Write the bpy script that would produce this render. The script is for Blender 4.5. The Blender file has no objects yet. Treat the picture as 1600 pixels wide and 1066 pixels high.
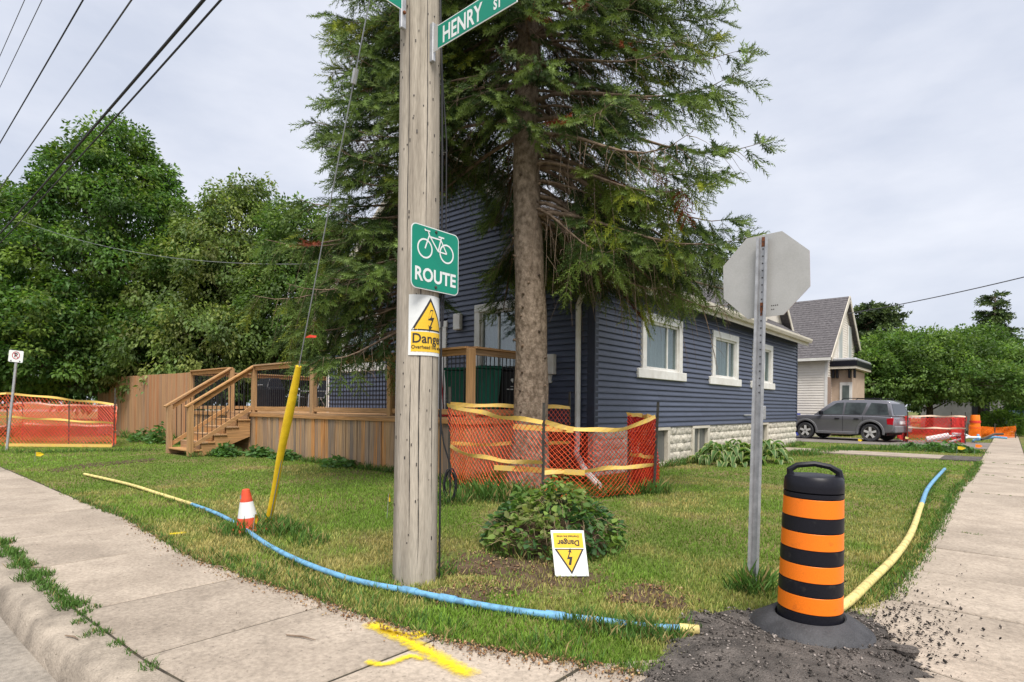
import bpy, bmesh, math, random
import numpy as np
from mathutils import Vector, Matrix

# ------------------------------------------------------------------ camera, sky, sun
BETA = math.radians(40.84)          # yaw of the view against the street grid (X along one street, Y along the other)
SB, CB = math.sin(BETA), math.cos(BETA)
CAM_H, FPX, ROLL = 1.3, 900.0, math.radians(0.5)
scene = bpy.context.scene
cam_d = bpy.data.cameras.new('camera')
cam_d.sensor_width = 36.0
cam_d.lens = 36.0 * FPX / 1600.0
cam_d.shift_y = 103.0 / 1600.0
cam_d.clip_start = 0.05
cam_d.clip_end = 3000.0
cam = bpy.data.objects.new('camera', cam_d)
scene.collection.objects.link(cam)
cam.matrix_world = Matrix.Translation((0, 0, CAM_H)) @ Matrix.Rotation(BETA, 4, 'Z') @ Matrix.Rotation(math.pi / 2, 4, 'X') @ Matrix.Rotation(ROLL, 4, 'Z')
scene.camera = cam

SUN_EL, SUN_AZ = math.radians(60), math.radians(128)   # azimuth clockwise from +Y
world = bpy.data.worlds.new('World')
scene.world = world
world.use_nodes = True
wn, wl = world.node_tree.nodes, world.node_tree.links
wn.clear()
w_out = wn.new('ShaderNodeOutputWorld')
w_bg = wn.new('ShaderNodeBackground')
w_sky = wn.new('ShaderNodeTexSky')
w_sky.sky_type = 'NISHITA'
w_sky.sun_disc = False
w_sky.sun_elevation = SUN_EL
w_sky.sun_rotation = SUN_AZ
w_sky.dust_density = 3.0
w_tc = wn.new('ShaderNodeTexCoord')
w_map = wn.new('ShaderNodeMapping')
w_map.inputs['Scale'].default_value = (1.0, 1.0, 2.6)
w_no = wn.new('ShaderNodeTexNoise')
w_no.inputs['Scale'].default_value = 2.6
w_no.inputs['Detail'].default_value = 6.0
w_no.inputs['Roughness'].default_value = 0.55
w_ramp = wn.new('ShaderNodeValToRGB')            # overcast cloud deck: paler and greyer lumps
w_ramp.color_ramp.elements[0].position = 0.32
w_ramp.color_ramp.elements[0].color = (4.1, 4.4, 5.15, 1)
w_ramp.color_ramp.elements[1].position = 0.68
w_ramp.color_ramp.elements[1].color = (5.65, 5.8, 6.3, 1)
w_mix = wn.new('ShaderNodeMixRGB')
w_mix.inputs['Fac'].default_value = 0.9
wl.new(w_tc.outputs['Generated'], w_map.inputs['Vector'])
wl.new(w_map.outputs['Vector'], w_no.inputs['Vector'])
wl.new(w_no.outputs['Fac'], w_ramp.inputs['Fac'])
wl.new(w_sky.outputs['Color'], w_mix.inputs['Color1'])
wl.new(w_ramp.outputs['Color'], w_mix.inputs['Color2'])
wl.new(w_mix.outputs['Color'], w_bg.inputs['Color'])
w_bg.inputs['Strength'].default_value = 0.1
wl.new(w_bg.outputs['Background'], w_out.inputs['Surface'])

sun_d = bpy.data.lights.new('sun', 'SUN')
sun_d.energy = 3.0
sun_d.angle = math.radians(28)
sun_d.color = (1.0, 0.95, 0.87)
sun = bpy.data.objects.new('sun', sun_d)
scene.collection.objects.link(sun)
sdir = Vector((math.sin(SUN_AZ) * math.cos(SUN_EL), math.cos(SUN_AZ) * math.cos(SUN_EL), math.sin(SUN_EL)))
sun.rotation_euler = sdir.to_track_quat('Z', 'Y').to_euler()

scene.view_settings.view_transform = 'Standard'
scene.view_settings.look = 'None'
scene.view_settings.gamma = 1.0
scene.view_settings.exposure = 0.76
scene.view_settings.use_curve_mapping = False
scene.render.engine = 'CYCLES'
scene.cycles.use_denoising = True
scene.cycles.max_bounces = 6
scene.cycles.transparent_max_bounces = 12

# ------------------------------------------------------------------ helpers
RNG = np.random.default_rng(7)
random.seed(7)
C = scene.collection
CR, SR = math.cos(ROLL), math.sin(ROLL)

def site(xc, d, z=0.0):
    """metres right of / in front of the camera -> street-grid coordinates"""
    return Vector((xc * CB - d * SB, xc * SB + d * CB, z))

def unroll(u, v):
    du, dv = u - 800.0, v - 636.0
    return du * CR + dv * SR, -du * SR + dv * CR

def G(u, v, z=0.0):
    """point of the horizontal plane z seen at photograph pixel (u, v)"""
    du, dv = unroll(u, v)
    d = FPX * (CAM_H - z) / dv
    return site(du / FPX * d, d, z)

def at(u, v, d):
    du, dv = unroll(u, v)
    return site(du / FPX * d, d, CAM_H - dv / FPX * d)

def thing(name, label, cat, loc=(0, 0, 0), rotz=0.0, group=None):
    o = bpy.data.objects.new(name, None)
    o.empty_display_size = 0.2
    C.objects.link(o)
    o.location = loc
    o.rotation_euler = (0, 0, rotz)
    o['label'] = label
    o['category'] = cat
    if group:
        o['group'] = group
    return o

def tag(o, label, cat, group=None):
    o['label'] = label
    o['category'] = cat
    if group:
        o['group'] = group
    return o

def raw_mesh(name, verts, faces):
    me = bpy.data.meshes.new(name)
    me.from_pydata([tuple(v) for v in verts], [], [tuple(f) for f in faces])
    me.update()
    return me

def piece(name, me, parent=None, loc=(0, 0, 0), rot=(0, 0, 0), scale=(1, 1, 1)):
    o = bpy.data.objects.new(name, me)
    C.objects.link(o)
    o.parent = parent
    o.location = loc
    o.rotation_euler = rot
    o.scale = scale
    return o

class MB:
    """collects shapes and links them as one mesh object; coordinates are street-grid metres minus the offset of `ref`"""
    def __init__(self, ref=None):
        self.v, self.f = [], []
        self.o = Vector(ref.location) if ref is not None else Vector((0, 0, 0))
    def add(self, vs, fs):
        b = len(self.v)
        self.v += [Vector(p) - self.o for p in vs]
        self.f += [tuple(b + i for i in f) for f in fs]
        return self
    def box(self, lo, hi):
        x0, y0, z0 = lo; x1, y1, z1 = hi
        return self.add([(x0,y0,z0),(x1,y0,z0),(x1,y1,z0),(x0,y1,z0),(x0,y0,z1),(x1,y0,z1),(x1,y1,z1),(x0,y1,z1)],
                        [(0,3,2,1),(4,5,6,7),(0,1,5,4),(1,2,6,5),(2,3,7,6),(3,0,4,7)])
    def obox(self, c, ex, ey, ez):
        """oriented box: centre and three half-axis vectors"""
        c, ex, ey, ez = Vector(c), Vector(ex), Vector(ey), Vector(ez)
        vs = [c + sx*ex + sy*ey + sz*ez for sz in (-1,1) for sx, sy in ((-1,-1),(1,-1),(1,1),(-1,1))]
        fs = [(0,3,2,1),(4,5,6,7),(0,1,5,4),(1,2,6,5),(2,3,7,6),(3,0,4,7)]
        if ex.cross(ey).dot(ez) < 0:
            fs = [f[::-1] for f in fs]
        return self.add(vs, fs)
    def bar(self, a, b, w, h, up=(0,0,1)):
        """rectangular bar from a to b, w wide and h high"""
        a, b = Vector(a), Vector(b)
        t = (b - a); L = t.length; t = t / L
        s = t.cross(Vector(up)); s = s.normalized() if s.length > 1e-6 else Vector((1,0,0))
        n = s.cross(t)
        return self.obox((a + b) / 2, t * L / 2, s * w / 2, n * h / 2)
    def tube(self, pts, rad, seg=8, cap=True):
        pts = [Vector(p) for p in pts]
        n = len(pts)
        if not hasattr(rad, '__len__'):
            rad = [rad] * n
        vs, fs = [], []
        ref = None
        for i, p in enumerate(pts):
            t = (pts[min(i+1, n-1)] - pts[max(i-1, 0)])
            t = t.normalized() if t.length > 1e-9 else Vector((0,0,1))
            if ref is None:
                ref = t.orthogonal().normalized()
            s = ref - t * ref.dot(t)
            s = s.normalized() if s.length > 1e-6 else t.orthogonal().normalized()
            ref = s
            q = t.cross(s)
            for k in range(seg):
                a = 2 * math.pi * k / seg
                vs.append(p + (s * math.cos(a) + q * math.sin(a)) * rad[i])
        for i in range(n - 1):
            for k in range(seg):
                k2 = (k + 1) % seg
                fs.append((i*seg+k, i*seg+k2, (i+1)*seg+k2, (i+1)*seg+k))
        if cap:
            fs.append(tuple(range(seg - 1, -1, -1)))
            fs.append(tuple((n-1)*seg + k for k in range(seg)))
        return self.add(vs, fs)
    def lathe(self, prof, c, seg=32, M=None, cap=True):
        """prof = [(radius, z)...] around the vertical through c (optionally tilted by matrix M)"""
        vs, fs = [], []
        c = Vector(c)
        for r, z in prof:
            for k in range(seg):
                a = 2 * math.pi * k / seg
                p = Vector((r * math.cos(a), r * math.sin(a), z))
                if M is not None:
                    p = M @ p
                vs.append(c + p)
        for i in range(len(prof) - 1):
            for k in range(seg):
                k2 = (k + 1) % seg
                fs.append((i*seg+k, i*seg+k2, (i+1)*seg+k2, (i+1)*seg+k))
        if cap:
            fs.append(tuple(range(seg - 1, -1, -1)))
            fs.append(tuple((len(prof)-1)*seg + k for k in range(seg)))
        return self.add(vs, fs)
    def prism(self, poly, org, ex, ey, h0, h1):
        """polygon in the plane (org, ex, ey) extruded along the plane normal from h0 to h1"""
        org, ex, ey = Vector(org), Vector(ex), Vector(ey)
        en = ex.cross(ey).normalized()
        n = len(poly)
        vs = [org + ex*a + ey*b + en*h0 for a, b in poly] + [org + ex*a + ey*b + en*h1 for a, b in poly]
        fs = [tuple(range(n - 1, -1, -1)), tuple(range(n, 2*n))]
        fs += [(i, (i+1) % n, n + (i+1) % n, n + i) for i in range(n)]
        return self.add(vs, fs)
    def flat(self, vs2, fs, org, ex, ey, h):
        org, ex, ey = Vector(org), Vector(ex), Vector(ey)
        en = ex.cross(ey).normalized()
        return self.add([org + ex*a + ey*b + en*h for a, b in vs2], fs)
    def mesh(self, name, bevel=0.0, smooth=False, segs=1):
        me = raw_mesh(name, self.v, self.f)
        if bevel > 0:
            bm = bmesh.new(); bm.from_mesh(me)
            bmesh.ops.remove_doubles(bm, verts=bm.verts, dist=1e-5)
            bmesh.ops.bevel(bm, geom=[e for e in bm.edges if e.is_manifold and e.calc_face_angle(0) > 0.35], offset=bevel, segments=segs, affect='EDGES', profile=0.5)
            bm.to_mesh(me); bm.free()
        if smooth:
            me.polygons.foreach_set('use_smooth', [True] * len(me.polygons))
            try:
                me.set_sharp_from_angle(angle=math.radians(38))
            except Exception:
                pass
        return me
    def build(self, name, mat, parent=None, bevel=0.0, smooth=False, segs=1):
        me = self.mesh(name, bevel, smooth, segs)
        if mat:
            me.materials.append(mat)
        return piece(name, me, parent)

def np_mesh(name, verts, faces, mat, parent=None, cols=None, smooth=False):
    """fast mesh from numpy arrays; faces (F,3) or (F,4); cols (V,3)"""
    verts = np.ascontiguousarray(verts, dtype=np.float32)
    faces = np.ascontiguousarray(faces, dtype=np.int32)
    me = bpy.data.meshes.new(name)
    k = faces.shape[1]
    me.vertices.add(len(verts)); me.vertices.foreach_set('co', verts.ravel())
    me.loops.add(faces.size); me.loops.foreach_set('vertex_index', faces.ravel())
    me.polygons.add(len(faces))
    me.polygons.foreach_set('loop_start', np.arange(len(faces), dtype=np.int32) * k)
    try:
        me.polygons.foreach_set('loop_total', np.full(len(faces), k, dtype=np.int32))
    except Exception:
        pass
    me.update(calc_edges=True)
    if cols is not None:
        a = me.color_attributes.new('Col', 'FLOAT_COLOR', 'POINT')
        c4 = np.ones((len(verts), 4), dtype=np.float32); c4[:, :3] = cols
        a.data.foreach_set('color', c4.ravel())
    if smooth:
        me.polygons.foreach_set('use_smooth', np.ones(len(faces), dtype=bool))
    me.materials.append(mat)
    return piece(name, me, parent)

def frames(d, up=None, roll=None):
    """(N,3) directions -> (N,3,3) matrices with columns x=d, y, z"""
    d = d / np.maximum(np.linalg.norm(d, axis=1, keepdims=True), 1e-9)
    if up is None:
        up = np.tile(np.array([[0.0, 0.0, 1.0]]), (len(d), 1))
    y = np.cross(up, d)
    bad = np.linalg.norm(y, axis=1) < 1e-4
    y[bad] = np.array([0.0, 1.0, 0.0])
    y /= np.linalg.norm(y, axis=1, keepdims=True)
    z = np.cross(d, y)
    if roll is not None:
        c, s = np.cos(roll)[:, None], np.sin(roll)[:, None]
        y, z = y * c + z * s, z * c - y * s
    return np.stack([d, y, z], axis=2)

def scatter(name, tv, tf, pos, M, sc, cols, mat, parent=None, tshade=None):
    """copies of a small template merged into one mesh"""
    N, V = len(pos), len(tv)
    sc = np.asarray(sc)
    t = tv[None] * (sc[:, None, None] if sc.ndim == 1 else sc[:, None, :])
    vs = np.einsum('nij,nvj->nvi', M, t) + pos[:, None, :]
    fs = tf[None] + (np.arange(N) * V)[:, None, None]
    cc = np.repeat(cols[:, None, :], V, axis=1)
    if tshade is not None:
        cc = cc * tshade[None, :, None]
    return np_mesh(name, vs.reshape(-1, 3), fs.reshape(-1, tf.shape[1]), mat, parent, cc.reshape(-1, 3))

def vnoise(x, y, seed=0):
    """smooth value noise in 0..1"""
    def h(i, j):
        n = (i * 374761393 + j * 668265263 + seed * 974711) & 0xffffffff
        n = ((n ^ (n >> 13)) * 1274126177) & 0xffffffff
        return ((n ^ (n >> 16)) & 0xffff) / 65535.0
    xi, yi = np.floor(x).astype(np.int64), np.floor(y).astype(np.int64)
    fx, fy = x - xi, y - yi
    fx, fy = fx*fx*(3-2*fx), fy*fy*(3-2*fy)
    return (h(xi,yi)*(1-fx)+h(xi+1,yi)*fx)*(1-fy)+(h(xi,yi+1)*(1-fx)+h(xi+1,yi+1)*fx)*fy

def inpoly(px, py, poly):
    r = np.zeros(len(px), dtype=bool)
    n = len(poly)
    for i in range(n):
        x0, y0 = poly[i]; x1, y1 = poly[(i+1) % n]
        c = (y0 > py) != (y1 > py)
        with np.errstate(divide='ignore', invalid='ignore'):
            r ^= c & (px < (x1 - x0) * (py - y0) / (y1 - y0 + 1e-12) + x0)
    return r

# ------------------------------------------------------------------ materials
def _nt(name):
    m = bpy.data.materials.new(name)
    m.use_nodes = True
    nt = m.node_tree
    return m, nt, nt.nodes, nt.links, nt.nodes['Principled BSDF']

def pm(name, c1, c2=None, scale=6.0, stretch=(1,1,1), rough=0.7, bump=0.0, bscale=None, metal=0.0, spec=0.4, detail=5.0, fine=0.0, coat=0.0, lo=0.35, hi=0.65, rand=0.0, spots=0.0):
    """principled with a two-colour noise, optional fine speckle, bump and per-object brightness"""
    m, nt, N, L, b = _nt(name)
    b.inputs['Roughness'].default_value = rough
    b.inputs['Metallic'].default_value = metal
    b.inputs['Specular IOR Level'].default_value = spec
    if coat:
        b.inputs['Coat Weight'].default_value = coat
        b.inputs['Coat Roughness'].default_value = 0.08
    tc = N.new('ShaderNodeTexCoord'); mp = N.new('ShaderNodeMapping')
    mp.inputs['Scale'].default_value = stretch
    L.new(tc.outputs['Object'], mp.inputs['Vector'])
    vec = mp.outputs['Vector']
    if rand:
        oi = N.new('ShaderNodeObjectInfo')
        ad = N.new('ShaderNodeVectorMath'); ad.operation = 'ADD'
        mu = N.new('ShaderNodeMath'); mu.operation = 'MULTIPLY'; mu.inputs[1].default_value = 37.0
        L.new(oi.outputs['Random'], mu.inputs[0]); L.new(vec, ad.inputs[0]); L.new(mu.outputs[0], ad.inputs[1])
        vec = ad.outputs['Vector']
    no = N.new('ShaderNodeTexNoise')
    no.inputs['Scale'].default_value = scale; no.inputs['Detail'].default_value = detail; no.inputs['Roughness'].default_value = 0.6
    L.new(vec, no.inputs['Vector'])
    ra = N.new('ShaderNodeValToRGB')
    c2 = c2 or tuple(x * 0.8 for x in c1)
    ra.color_ramp.elements[0].position = lo; ra.color_ramp.elements[0].color = (*c2, 1)
    ra.color_ramp.elements[1].position = hi; ra.color_ramp.elements[1].color = (*c1, 1)
    L.new(no.outputs['Fac'], ra.inputs['Fac'])
    col = ra.outputs['Color']
    if fine:
        n2 = N.new('ShaderNodeTexNoise'); n2.inputs['Scale'].default_value = scale * 22; n2.inputs['Detail'].default_value = 3
        L.new(vec, n2.inputs['Vector'])
        mr = N.new('ShaderNodeMapRange'); mr.inputs['From Min'].default_value = 0.3; mr.inputs['From Max'].default_value = 0.7
        mr.inputs['To Min'].default_value = 1 - fine; mr.inputs['To Max'].default_value = 1 + fine
        L.new(n2.outputs['Fac'], mr.inputs['Value'])
        mx = N.new('ShaderNodeVectorMath'); mx.operation = 'MULTIPLY'
        L.new(col, mx.inputs[0]); L.new(mr.outputs['Result'], mx.inputs[1]); col = mx.outputs['Vector']
    if spots:
        for sc_, t0, t1, k in ((38.0, 0.62, 0.70, 1 - spots), (0.55, 0.35, 0.7, 1.0 + spots*0.35), (7.0, 0.58, 0.72, 1 - spots*0.45)):
            n3 = N.new('ShaderNodeTexNoise'); n3.inputs['Scale'].default_value = sc_; n3.inputs['Detail'].default_value = 3
            L.new(vec, n3.inputs['Vector'])
            m3 = N.new('ShaderNodeMapRange'); m3.inputs['From Min'].default_value = t0; m3.inputs['From Max'].default_value = t1
            m3.inputs['To Min'].default_value = 1.0 if k < 1 else 2 - k; m3.inputs['To Max'].default_value = k
            L.new(n3.outputs['Fac'], m3.inputs['Value'])
            x3 = N.new('ShaderNodeVectorMath'); x3.operation = 'MULTIPLY'
            L.new(col, x3.inputs[0]); L.new(m3.outputs['Result'], x3.inputs[1]); col = x3.outputs['Vector']
    if rand:
        mr = N.new('ShaderNodeMapRange'); mr.inputs['To Min'].default_value = 1 - rand; mr.inputs['To Max'].default_value = 1 + rand
        L.new(oi.outputs['Random'], mr.inputs['Value'])
        mx = N.new('ShaderNodeVectorMath'); mx.operation = 'MULTIPLY'
        L.new(col, mx.inputs[0]); L.new(mr.outputs['Result'], mx.inputs[1]); col = mx.outputs['Vector']
    L.new(col, b.inputs['Base Color'])
    if bump:
        nb = N.new('ShaderNodeTexNoise'); nb.inputs['Scale'].default_value = bscale or scale * 6; nb.inputs['Detail'].default_value = 4
        L.new(vec, nb.inputs['Vector'])
        bp = N.new('ShaderNodeBump'); bp.inputs['Strength'].default_value = bump; bp.inputs['Distance'].default_value = 0.02
        L.new(nb.outputs['Fac'], bp.inputs['Height']); L.new(bp.outputs['Normal'], b.inputs['Normal'])
    return m

def wood(name, cols, along='Z', rough=0.8, bump=0.4):
    """weathered boards: every board picks its own tone, grain runs along one axis"""
    m, nt, N, L, b = _nt(name)
    b.inputs['Roughness'].default_value = rough; b.inputs['Specular IOR Level'].default_value = 0.2
    oi = N.new('ShaderNodeObjectInfo')
    tc = N.new('ShaderNodeTexCoord'); mp = N.new('ShaderNodeMapping')
    s = {'X': (0.6, 16, 16), 'Y': (16, 0.6, 16), 'Z': (16, 16, 0.6)}[along]
    mp.inputs['Scale'].default_value = s
    L.new(tc.outputs['Object'], mp.inputs['Vector'])
    ad = N.new('ShaderNodeVectorMath'); ad.operation = 'ADD'
    mu = N.new('ShaderNodeMath'); mu.operation = 'MULTIPLY'; mu.inputs[1].default_value = 91.0
    L.new(oi.outputs['Random'], mu.inputs[0]); L.new(mp.outputs['Vector'], ad.inputs[0]); L.new(mu.outputs[0], ad.inputs[1])
    ra = N.new('ShaderNodeValToRGB'); ra.color_ramp.interpolation = 'LINEAR'
    cr = ra.color_ramp
    while len(cr.elements) < len(cols):
        cr.elements.new(0.5)
    for i, c in enumerate(cols):
        cr.elements[i].position = i / (len(cols) - 1); cr.elements[i].color = (*c, 1)
    no = N.new('ShaderNodeTexNoise'); no.inputs['Scale'].default_value = 1.3; no.inputs['Detail'].default_value = 6; no.inputs['Roughness'].default_value = 0.65
    L.new(ad.outputs['Vector'], no.inputs['Vector'])
    # tone picked per board, pushed about by the grain
    wm = N.new('ShaderNodeMath'); wm.operation = 'MULTIPLY_ADD'; wm.inputs[1].default_value = 0.75; 
    sb_ = N.new('ShaderNodeMath'); sb_.operation = 'SUBTRACT'; sb_.inputs[1].default_value = 0.375
    L.new(no.outputs['Fac'], wm.inputs[0]); L.new(oi.outputs['Random'], sb_.inputs[0]); L.new(sb_.outputs[0], wm.inputs[2])
    L.new(wm.outputs[0], ra.inputs['Fac'])
    mr = N.new('ShaderNodeMapRange'); mr.inputs['From Min'].default_value = 0.3; mr.inputs['From Max'].default_value = 0.7
    mr.inputs['To Min'].default_value = 0.62; mr.inputs['To Max'].default_value = 1.15
    n2 = N.new('ShaderNodeTexNoise'); n2.inputs['Scale'].default_value = 3.5; n2.inputs['Detail'].default_value = 5
    L.new(ad.outputs['Vector'], n2.inputs['Vector']); L.new(n2.outputs['Fac'], mr.inputs['Value'])
    mx = N.new('ShaderNodeVectorMath'); mx.operation = 'MULTIPLY'
    L.new(ra.outputs['Color'], mx.inputs[0]); L.new(mr.outputs['Result'], mx.inputs[1])
    L.new(mx.outputs['Vector'], b.inputs['Base Color'])
    bp = N.new('ShaderNodeBump'); bp.inputs['Strength'].default_value = bump; bp.inputs['Distance'].default_value = 0.006
    L.new(n2.outputs['Fac'], bp.inputs['Height']); L.new(bp.outputs['Normal'], b.inputs['Normal'])
    return m

def leafmat(name, trans=0.35, rough=0.55, spec=0.25):
    m, nt, N, L, b = _nt(name)
    at_ = N.new('ShaderNodeAttribute'); at_.attribute_name = 'Col'
    b.inputs['Roughness'].default_value = rough; b.inputs['Specular IOR Level'].default_value = spec
    L.new(at_.outputs['Color'], b.inputs['Base Color'])
    tr = N.new('ShaderNodeBsdfTranslucent')
    hs = N.new('ShaderNodeVectorMath'); hs.operation = 'MULTIPLY'; hs.inputs[1].default_value = (1.25, 1.35, 0.7)
    L.new(at_.outputs['Color'], hs.inputs[0]); L.new(hs.outputs['Vector'], tr.inputs['Color'])
    mx = N.new('ShaderNodeMixShader'); mx.inputs['Fac'].default_value = trans
    L.new(b.outputs['BSDF'], mx.inputs[1]); L.new(tr.outputs['BSDF'], mx.inputs[2])
    L.new(mx.outputs['Shader'], N['Material Output'].inputs['Surface'])
    return m

def glassmat(name, tint=(0.72, 0.79, 0.80), refl=0.14):
    m, nt, N, L, b = _nt(name)
    N.remove(b)
    tr = N.new('ShaderNodeBsdfTransparent'); tr.inputs['Color'].default_value = (*tint, 1)
    gl = N.new('ShaderNodeBsdfGlossy'); gl.inputs['Roughness'].default_value = 0.03
    mx = N.new('ShaderNodeMixShader'); mx.inputs['Fac'].default_value = refl
    L.new(tr.outputs['BSDF'], mx.inputs[1]); L.new(gl.outputs['BSDF'], mx.inputs[2])
    L.new(mx.outputs['Shader'], N['Material Output'].inputs['Surface'])
    return m

def lawnmat(name):
    m, nt, N, L, b = _nt(name)
    b.inputs['Roughness'].default_value = 0.9; b.inputs['Specular IOR Level'].default_value = 0.1
    tc = N.new('ShaderNodeTexCoord')
    n1 = N.new('ShaderNodeTexNoise'); n1.inputs['Scale'].default_value = 0.8; n1.inputs['Detail'].default_value = 5
    n2 = N.new('ShaderNodeTexNoise'); n2.inputs['Scale'].default_value = 22; n2.inputs['Detail'].default_value = 4
    L.new(tc.outputs['Object'], n1.inputs['Vector']); L.new(tc.outputs['Object'], n2.inputs['Vector'])
    r1 = N.new('ShaderNodeValToRGB')
    e = r1.color_ramp.elements
    e[0].position = 0.36; e[0].color = (0.20, 0.165, 0.075, 1); e[1].position = 0.56; e[1].color = (0.115, 0.155, 0.036, 1)
    L.new(n1.outputs['Fac'], r1.inputs['Fac'])
    mr = N.new('ShaderNodeMapRange'); mr.inputs['From Min'].default_value = 0.3; mr.inputs['From Max'].default_value = 0.7
    mr.inputs['To Min'].default_value = 0.45; mr.inputs['To Max'].default_value = 1.3
    L.new(n2.outputs['Fac'], mr.inputs['Value'])
    mx = N.new('ShaderNodeVectorMath'); mx.operation = 'MULTIPLY'
    L.new(r1.outputs['Color'], mx.inputs[0]); L.new(mr.outputs['Result'], mx.inputs[1]); L.new(mx.outputs['Vector'], b.inputs['Base Color'])
    bp = N.new('ShaderNodeBump'); bp.inputs['Strength'].default_value = 0.6; bp.inputs['Distance'].default_value = 0.03
    L.new(n2.outputs['Fac'], bp.inputs['Height']); L.new(bp.outputs['Normal'], b.inputs['Normal'])
    return m

def paintmat(name, col, thresh=0.42):
    """spray paint on concrete: thin and broken up, the slab shows through the gaps"""
    m, nt, N, L, b = _nt(name)
    b.inputs['Base Color'].default_value = (*col, 1); b.inputs['Roughness'].default_value = 0.8
    at_ = N.new('ShaderNodeAttribute'); at_.attribute_name = 'Col'
    tc = N.new('ShaderNodeTexCoord')
    no = N.new('ShaderNodeTexNoise'); no.inputs['Scale'].default_value = 34; no.inputs['Detail'].default_value = 8; no.inputs['Roughness'].default_value = 0.75
    L.new(tc.outputs['Object'], no.inputs['Vector'])
    ad = N.new('ShaderNodeMath'); ad.operation = 'MULTIPLY_ADD'; ad.inputs[1].default_value = 1.3
    L.new(no.outputs['Fac'], ad.inputs[0]); L.new(at_.outputs['Fac'], ad.inputs[2])
    mr = N.new('ShaderNodeMapRange'); mr.inputs['From Min'].default_value = 0.72; mr.inputs['From Max'].default_value = 1.28; mr.inputs['To Max'].default_value = 0.92
    L.new(ad.outputs[0], mr.inputs['Value'])
    tr = N.new('ShaderNodeBsdfTransparent'); mx = N.new('ShaderNodeMixShader')
    L.new(mr.outputs['Result'], mx.inputs['Fac']); L.new(tr.outputs['BSDF'], mx.inputs[1]); L.new(b.outputs['BSDF'], mx.inputs[2])
    L.new(mx.outputs['Shader'], N['Material Output'].inputs['Surface'])
    return m

M = {}
M['concrete'] = pm('concrete', (0.40, 0.337, 0.275), (0.30, 0.25, 0.202), scale=1.9, rough=0.9, bump=0.3, bscale=90, fine=0.18, spec=0.2, rand=0.08, spots=0.30)
M['kerb'] = pm('kerb_concrete', (0.37, 0.315, 0.255), (0.20, 0.17, 0.138), scale=4.0, rough=0.9, bump=0.35, bscale=60, fine=0.16, spec=0.2, spots=0.35)
M['road'] = pm('road_surface', (0.30, 0.265, 0.225), (0.20, 0.178, 0.152), scale=1.2, rough=0.92, bump=0.4, bscale=120, fine=0.2, spec=0.2)
M['joint'] = pm('joint_dirt', (0.08, 0.07, 0.05), (0.04, 0.035, 0.03), scale=12, rough=1.0, spec=0.1)
M['asphalt'] = pm('asphalt', (0.135, 0.118, 0.106), (0.062, 0.055, 0.05), scale=6, rough=0.9, bump=0.8, bscale=90, fine=0.35, spec=0.25)
M['driveway'] = pm('driveway_asphalt', (0.22, 0.195, 0.175), (0.14, 0.125, 0.115), scale=2, rough=0.9, bump=0.3, bscale=60, fine=0.15, spec=0.2)
M['soil'] = pm('soil', (0.13, 0.09, 0.06), (0.06, 0.042, 0.03), scale=7, rough=1.0, bump=0.9, bscale=40, fine=0.3, spec=0.1)
M['lawn'] = lawnmat('lawn')
M['grass'] = leafmat('grass_blades', 0.3, 0.6, 0.2)
M['leaf'] = leafmat('leaves', 0.42, 0.5, 0.3)
M['needle'] = leafmat('needles', 0.2, 0.6, 0.2)
M['bark'] = pm('bark', (0.17, 0.13, 0.10), (0.06, 0.045, 0.035), scale=7, stretch=(1,1,0.35), rough=0.95, bump=1.0, bscale=30, fine=0.25, spec=0.1)
M['sprucebark'] = pm('spruce_bark', (0.30, 0.235, 0.18), (0.12, 0.09, 0.065), scale=14, stretch=(1,1,0.7), rough=0.95, bump=1.0, bscale=26, fine=0.4, spec=0.1)
M['twig'] = pm('twigs', (0.27, 0.20, 0.145), (0.12, 0.085, 0.06), scale=10, rough=0.9, spec=0.1)
M['polewood'] = pm('pole_wood', (0.44, 0.39, 0.325), (0.22, 0.19, 0.155), scale=11, stretch=(1,1,0.05), rough=0.9, bump=0.7, bscale=30, fine=0.22, spec=0.15, lo=0.28, hi=0.62)
M['cedar'] = wood('cedar_boards', [(0.24,0.185,0.145),(0.46,0.30,0.17),(0.52,0.32,0.16),(0.30,0.225,0.17),(0.62,0.28,0.085),(0.50,0.31,0.17),(0.36,0.27,0.20)], 'Z')
M['cedarX'] = wood('cedar_rails_across', [(0.44,0.255,0.125),(0.50,0.275,0.115),(0.40,0.26,0.155),(0.50,0.26,0.10)], 'X')
M['cedarY'] = wood('cedar_rails_along', [(0.44,0.255,0.125),(0.50,0.275,0.115),(0.40,0.26,0.155),(0.50,0.26,0.10)], 'Y')
M['cedarP'] = wood('cedar_posts', [(0.45,0.27,0.135),(0.49,0.285,0.13),(0.41,0.265,0.155)], 'Z')
M['fencewood'] = wood('fence_boards', [(0.45,0.27,0.155),(0.50,0.285,0.145),(0.38,0.24,0.15),(0.48,0.22,0.10),(0.51,0.32,0.19)], 'Z')
M['black'] = pm('black_metal', (0.012, 0.012, 0.014), (0.02, 0.02, 0.022), rough=0.45)
M['siding'] = pm('navy_siding', (0.066, 0.079, 0.124), (0.054, 0.066, 0.104), scale=3, stretch=(1,1,6), rough=0.42, bump=0.05, bscale=200, spec=0.5, rand=0.12, spots=0.12)
M['navytrim'] = pm('navy_trim', (0.028, 0.034, 0.06), rough=0.5)
M['white'] = pm('white_trim', (0.74, 0.73, 0.70), (0.62, 0.60, 0.56), scale=4, rough=0.5)
M['cream'] = pm('cream_metal', (0.62, 0.57, 0.48), (0.50, 0.455, 0.38), scale=3, stretch=(1,0.5,1), rough=0.5)
M['block'] = pm('painted_block', (0.68, 0.635, 0.54), (0.47, 0.43, 0.36), scale=7, rough=0.85, bump=0.8, bscale=22, rand=0.08)
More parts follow.
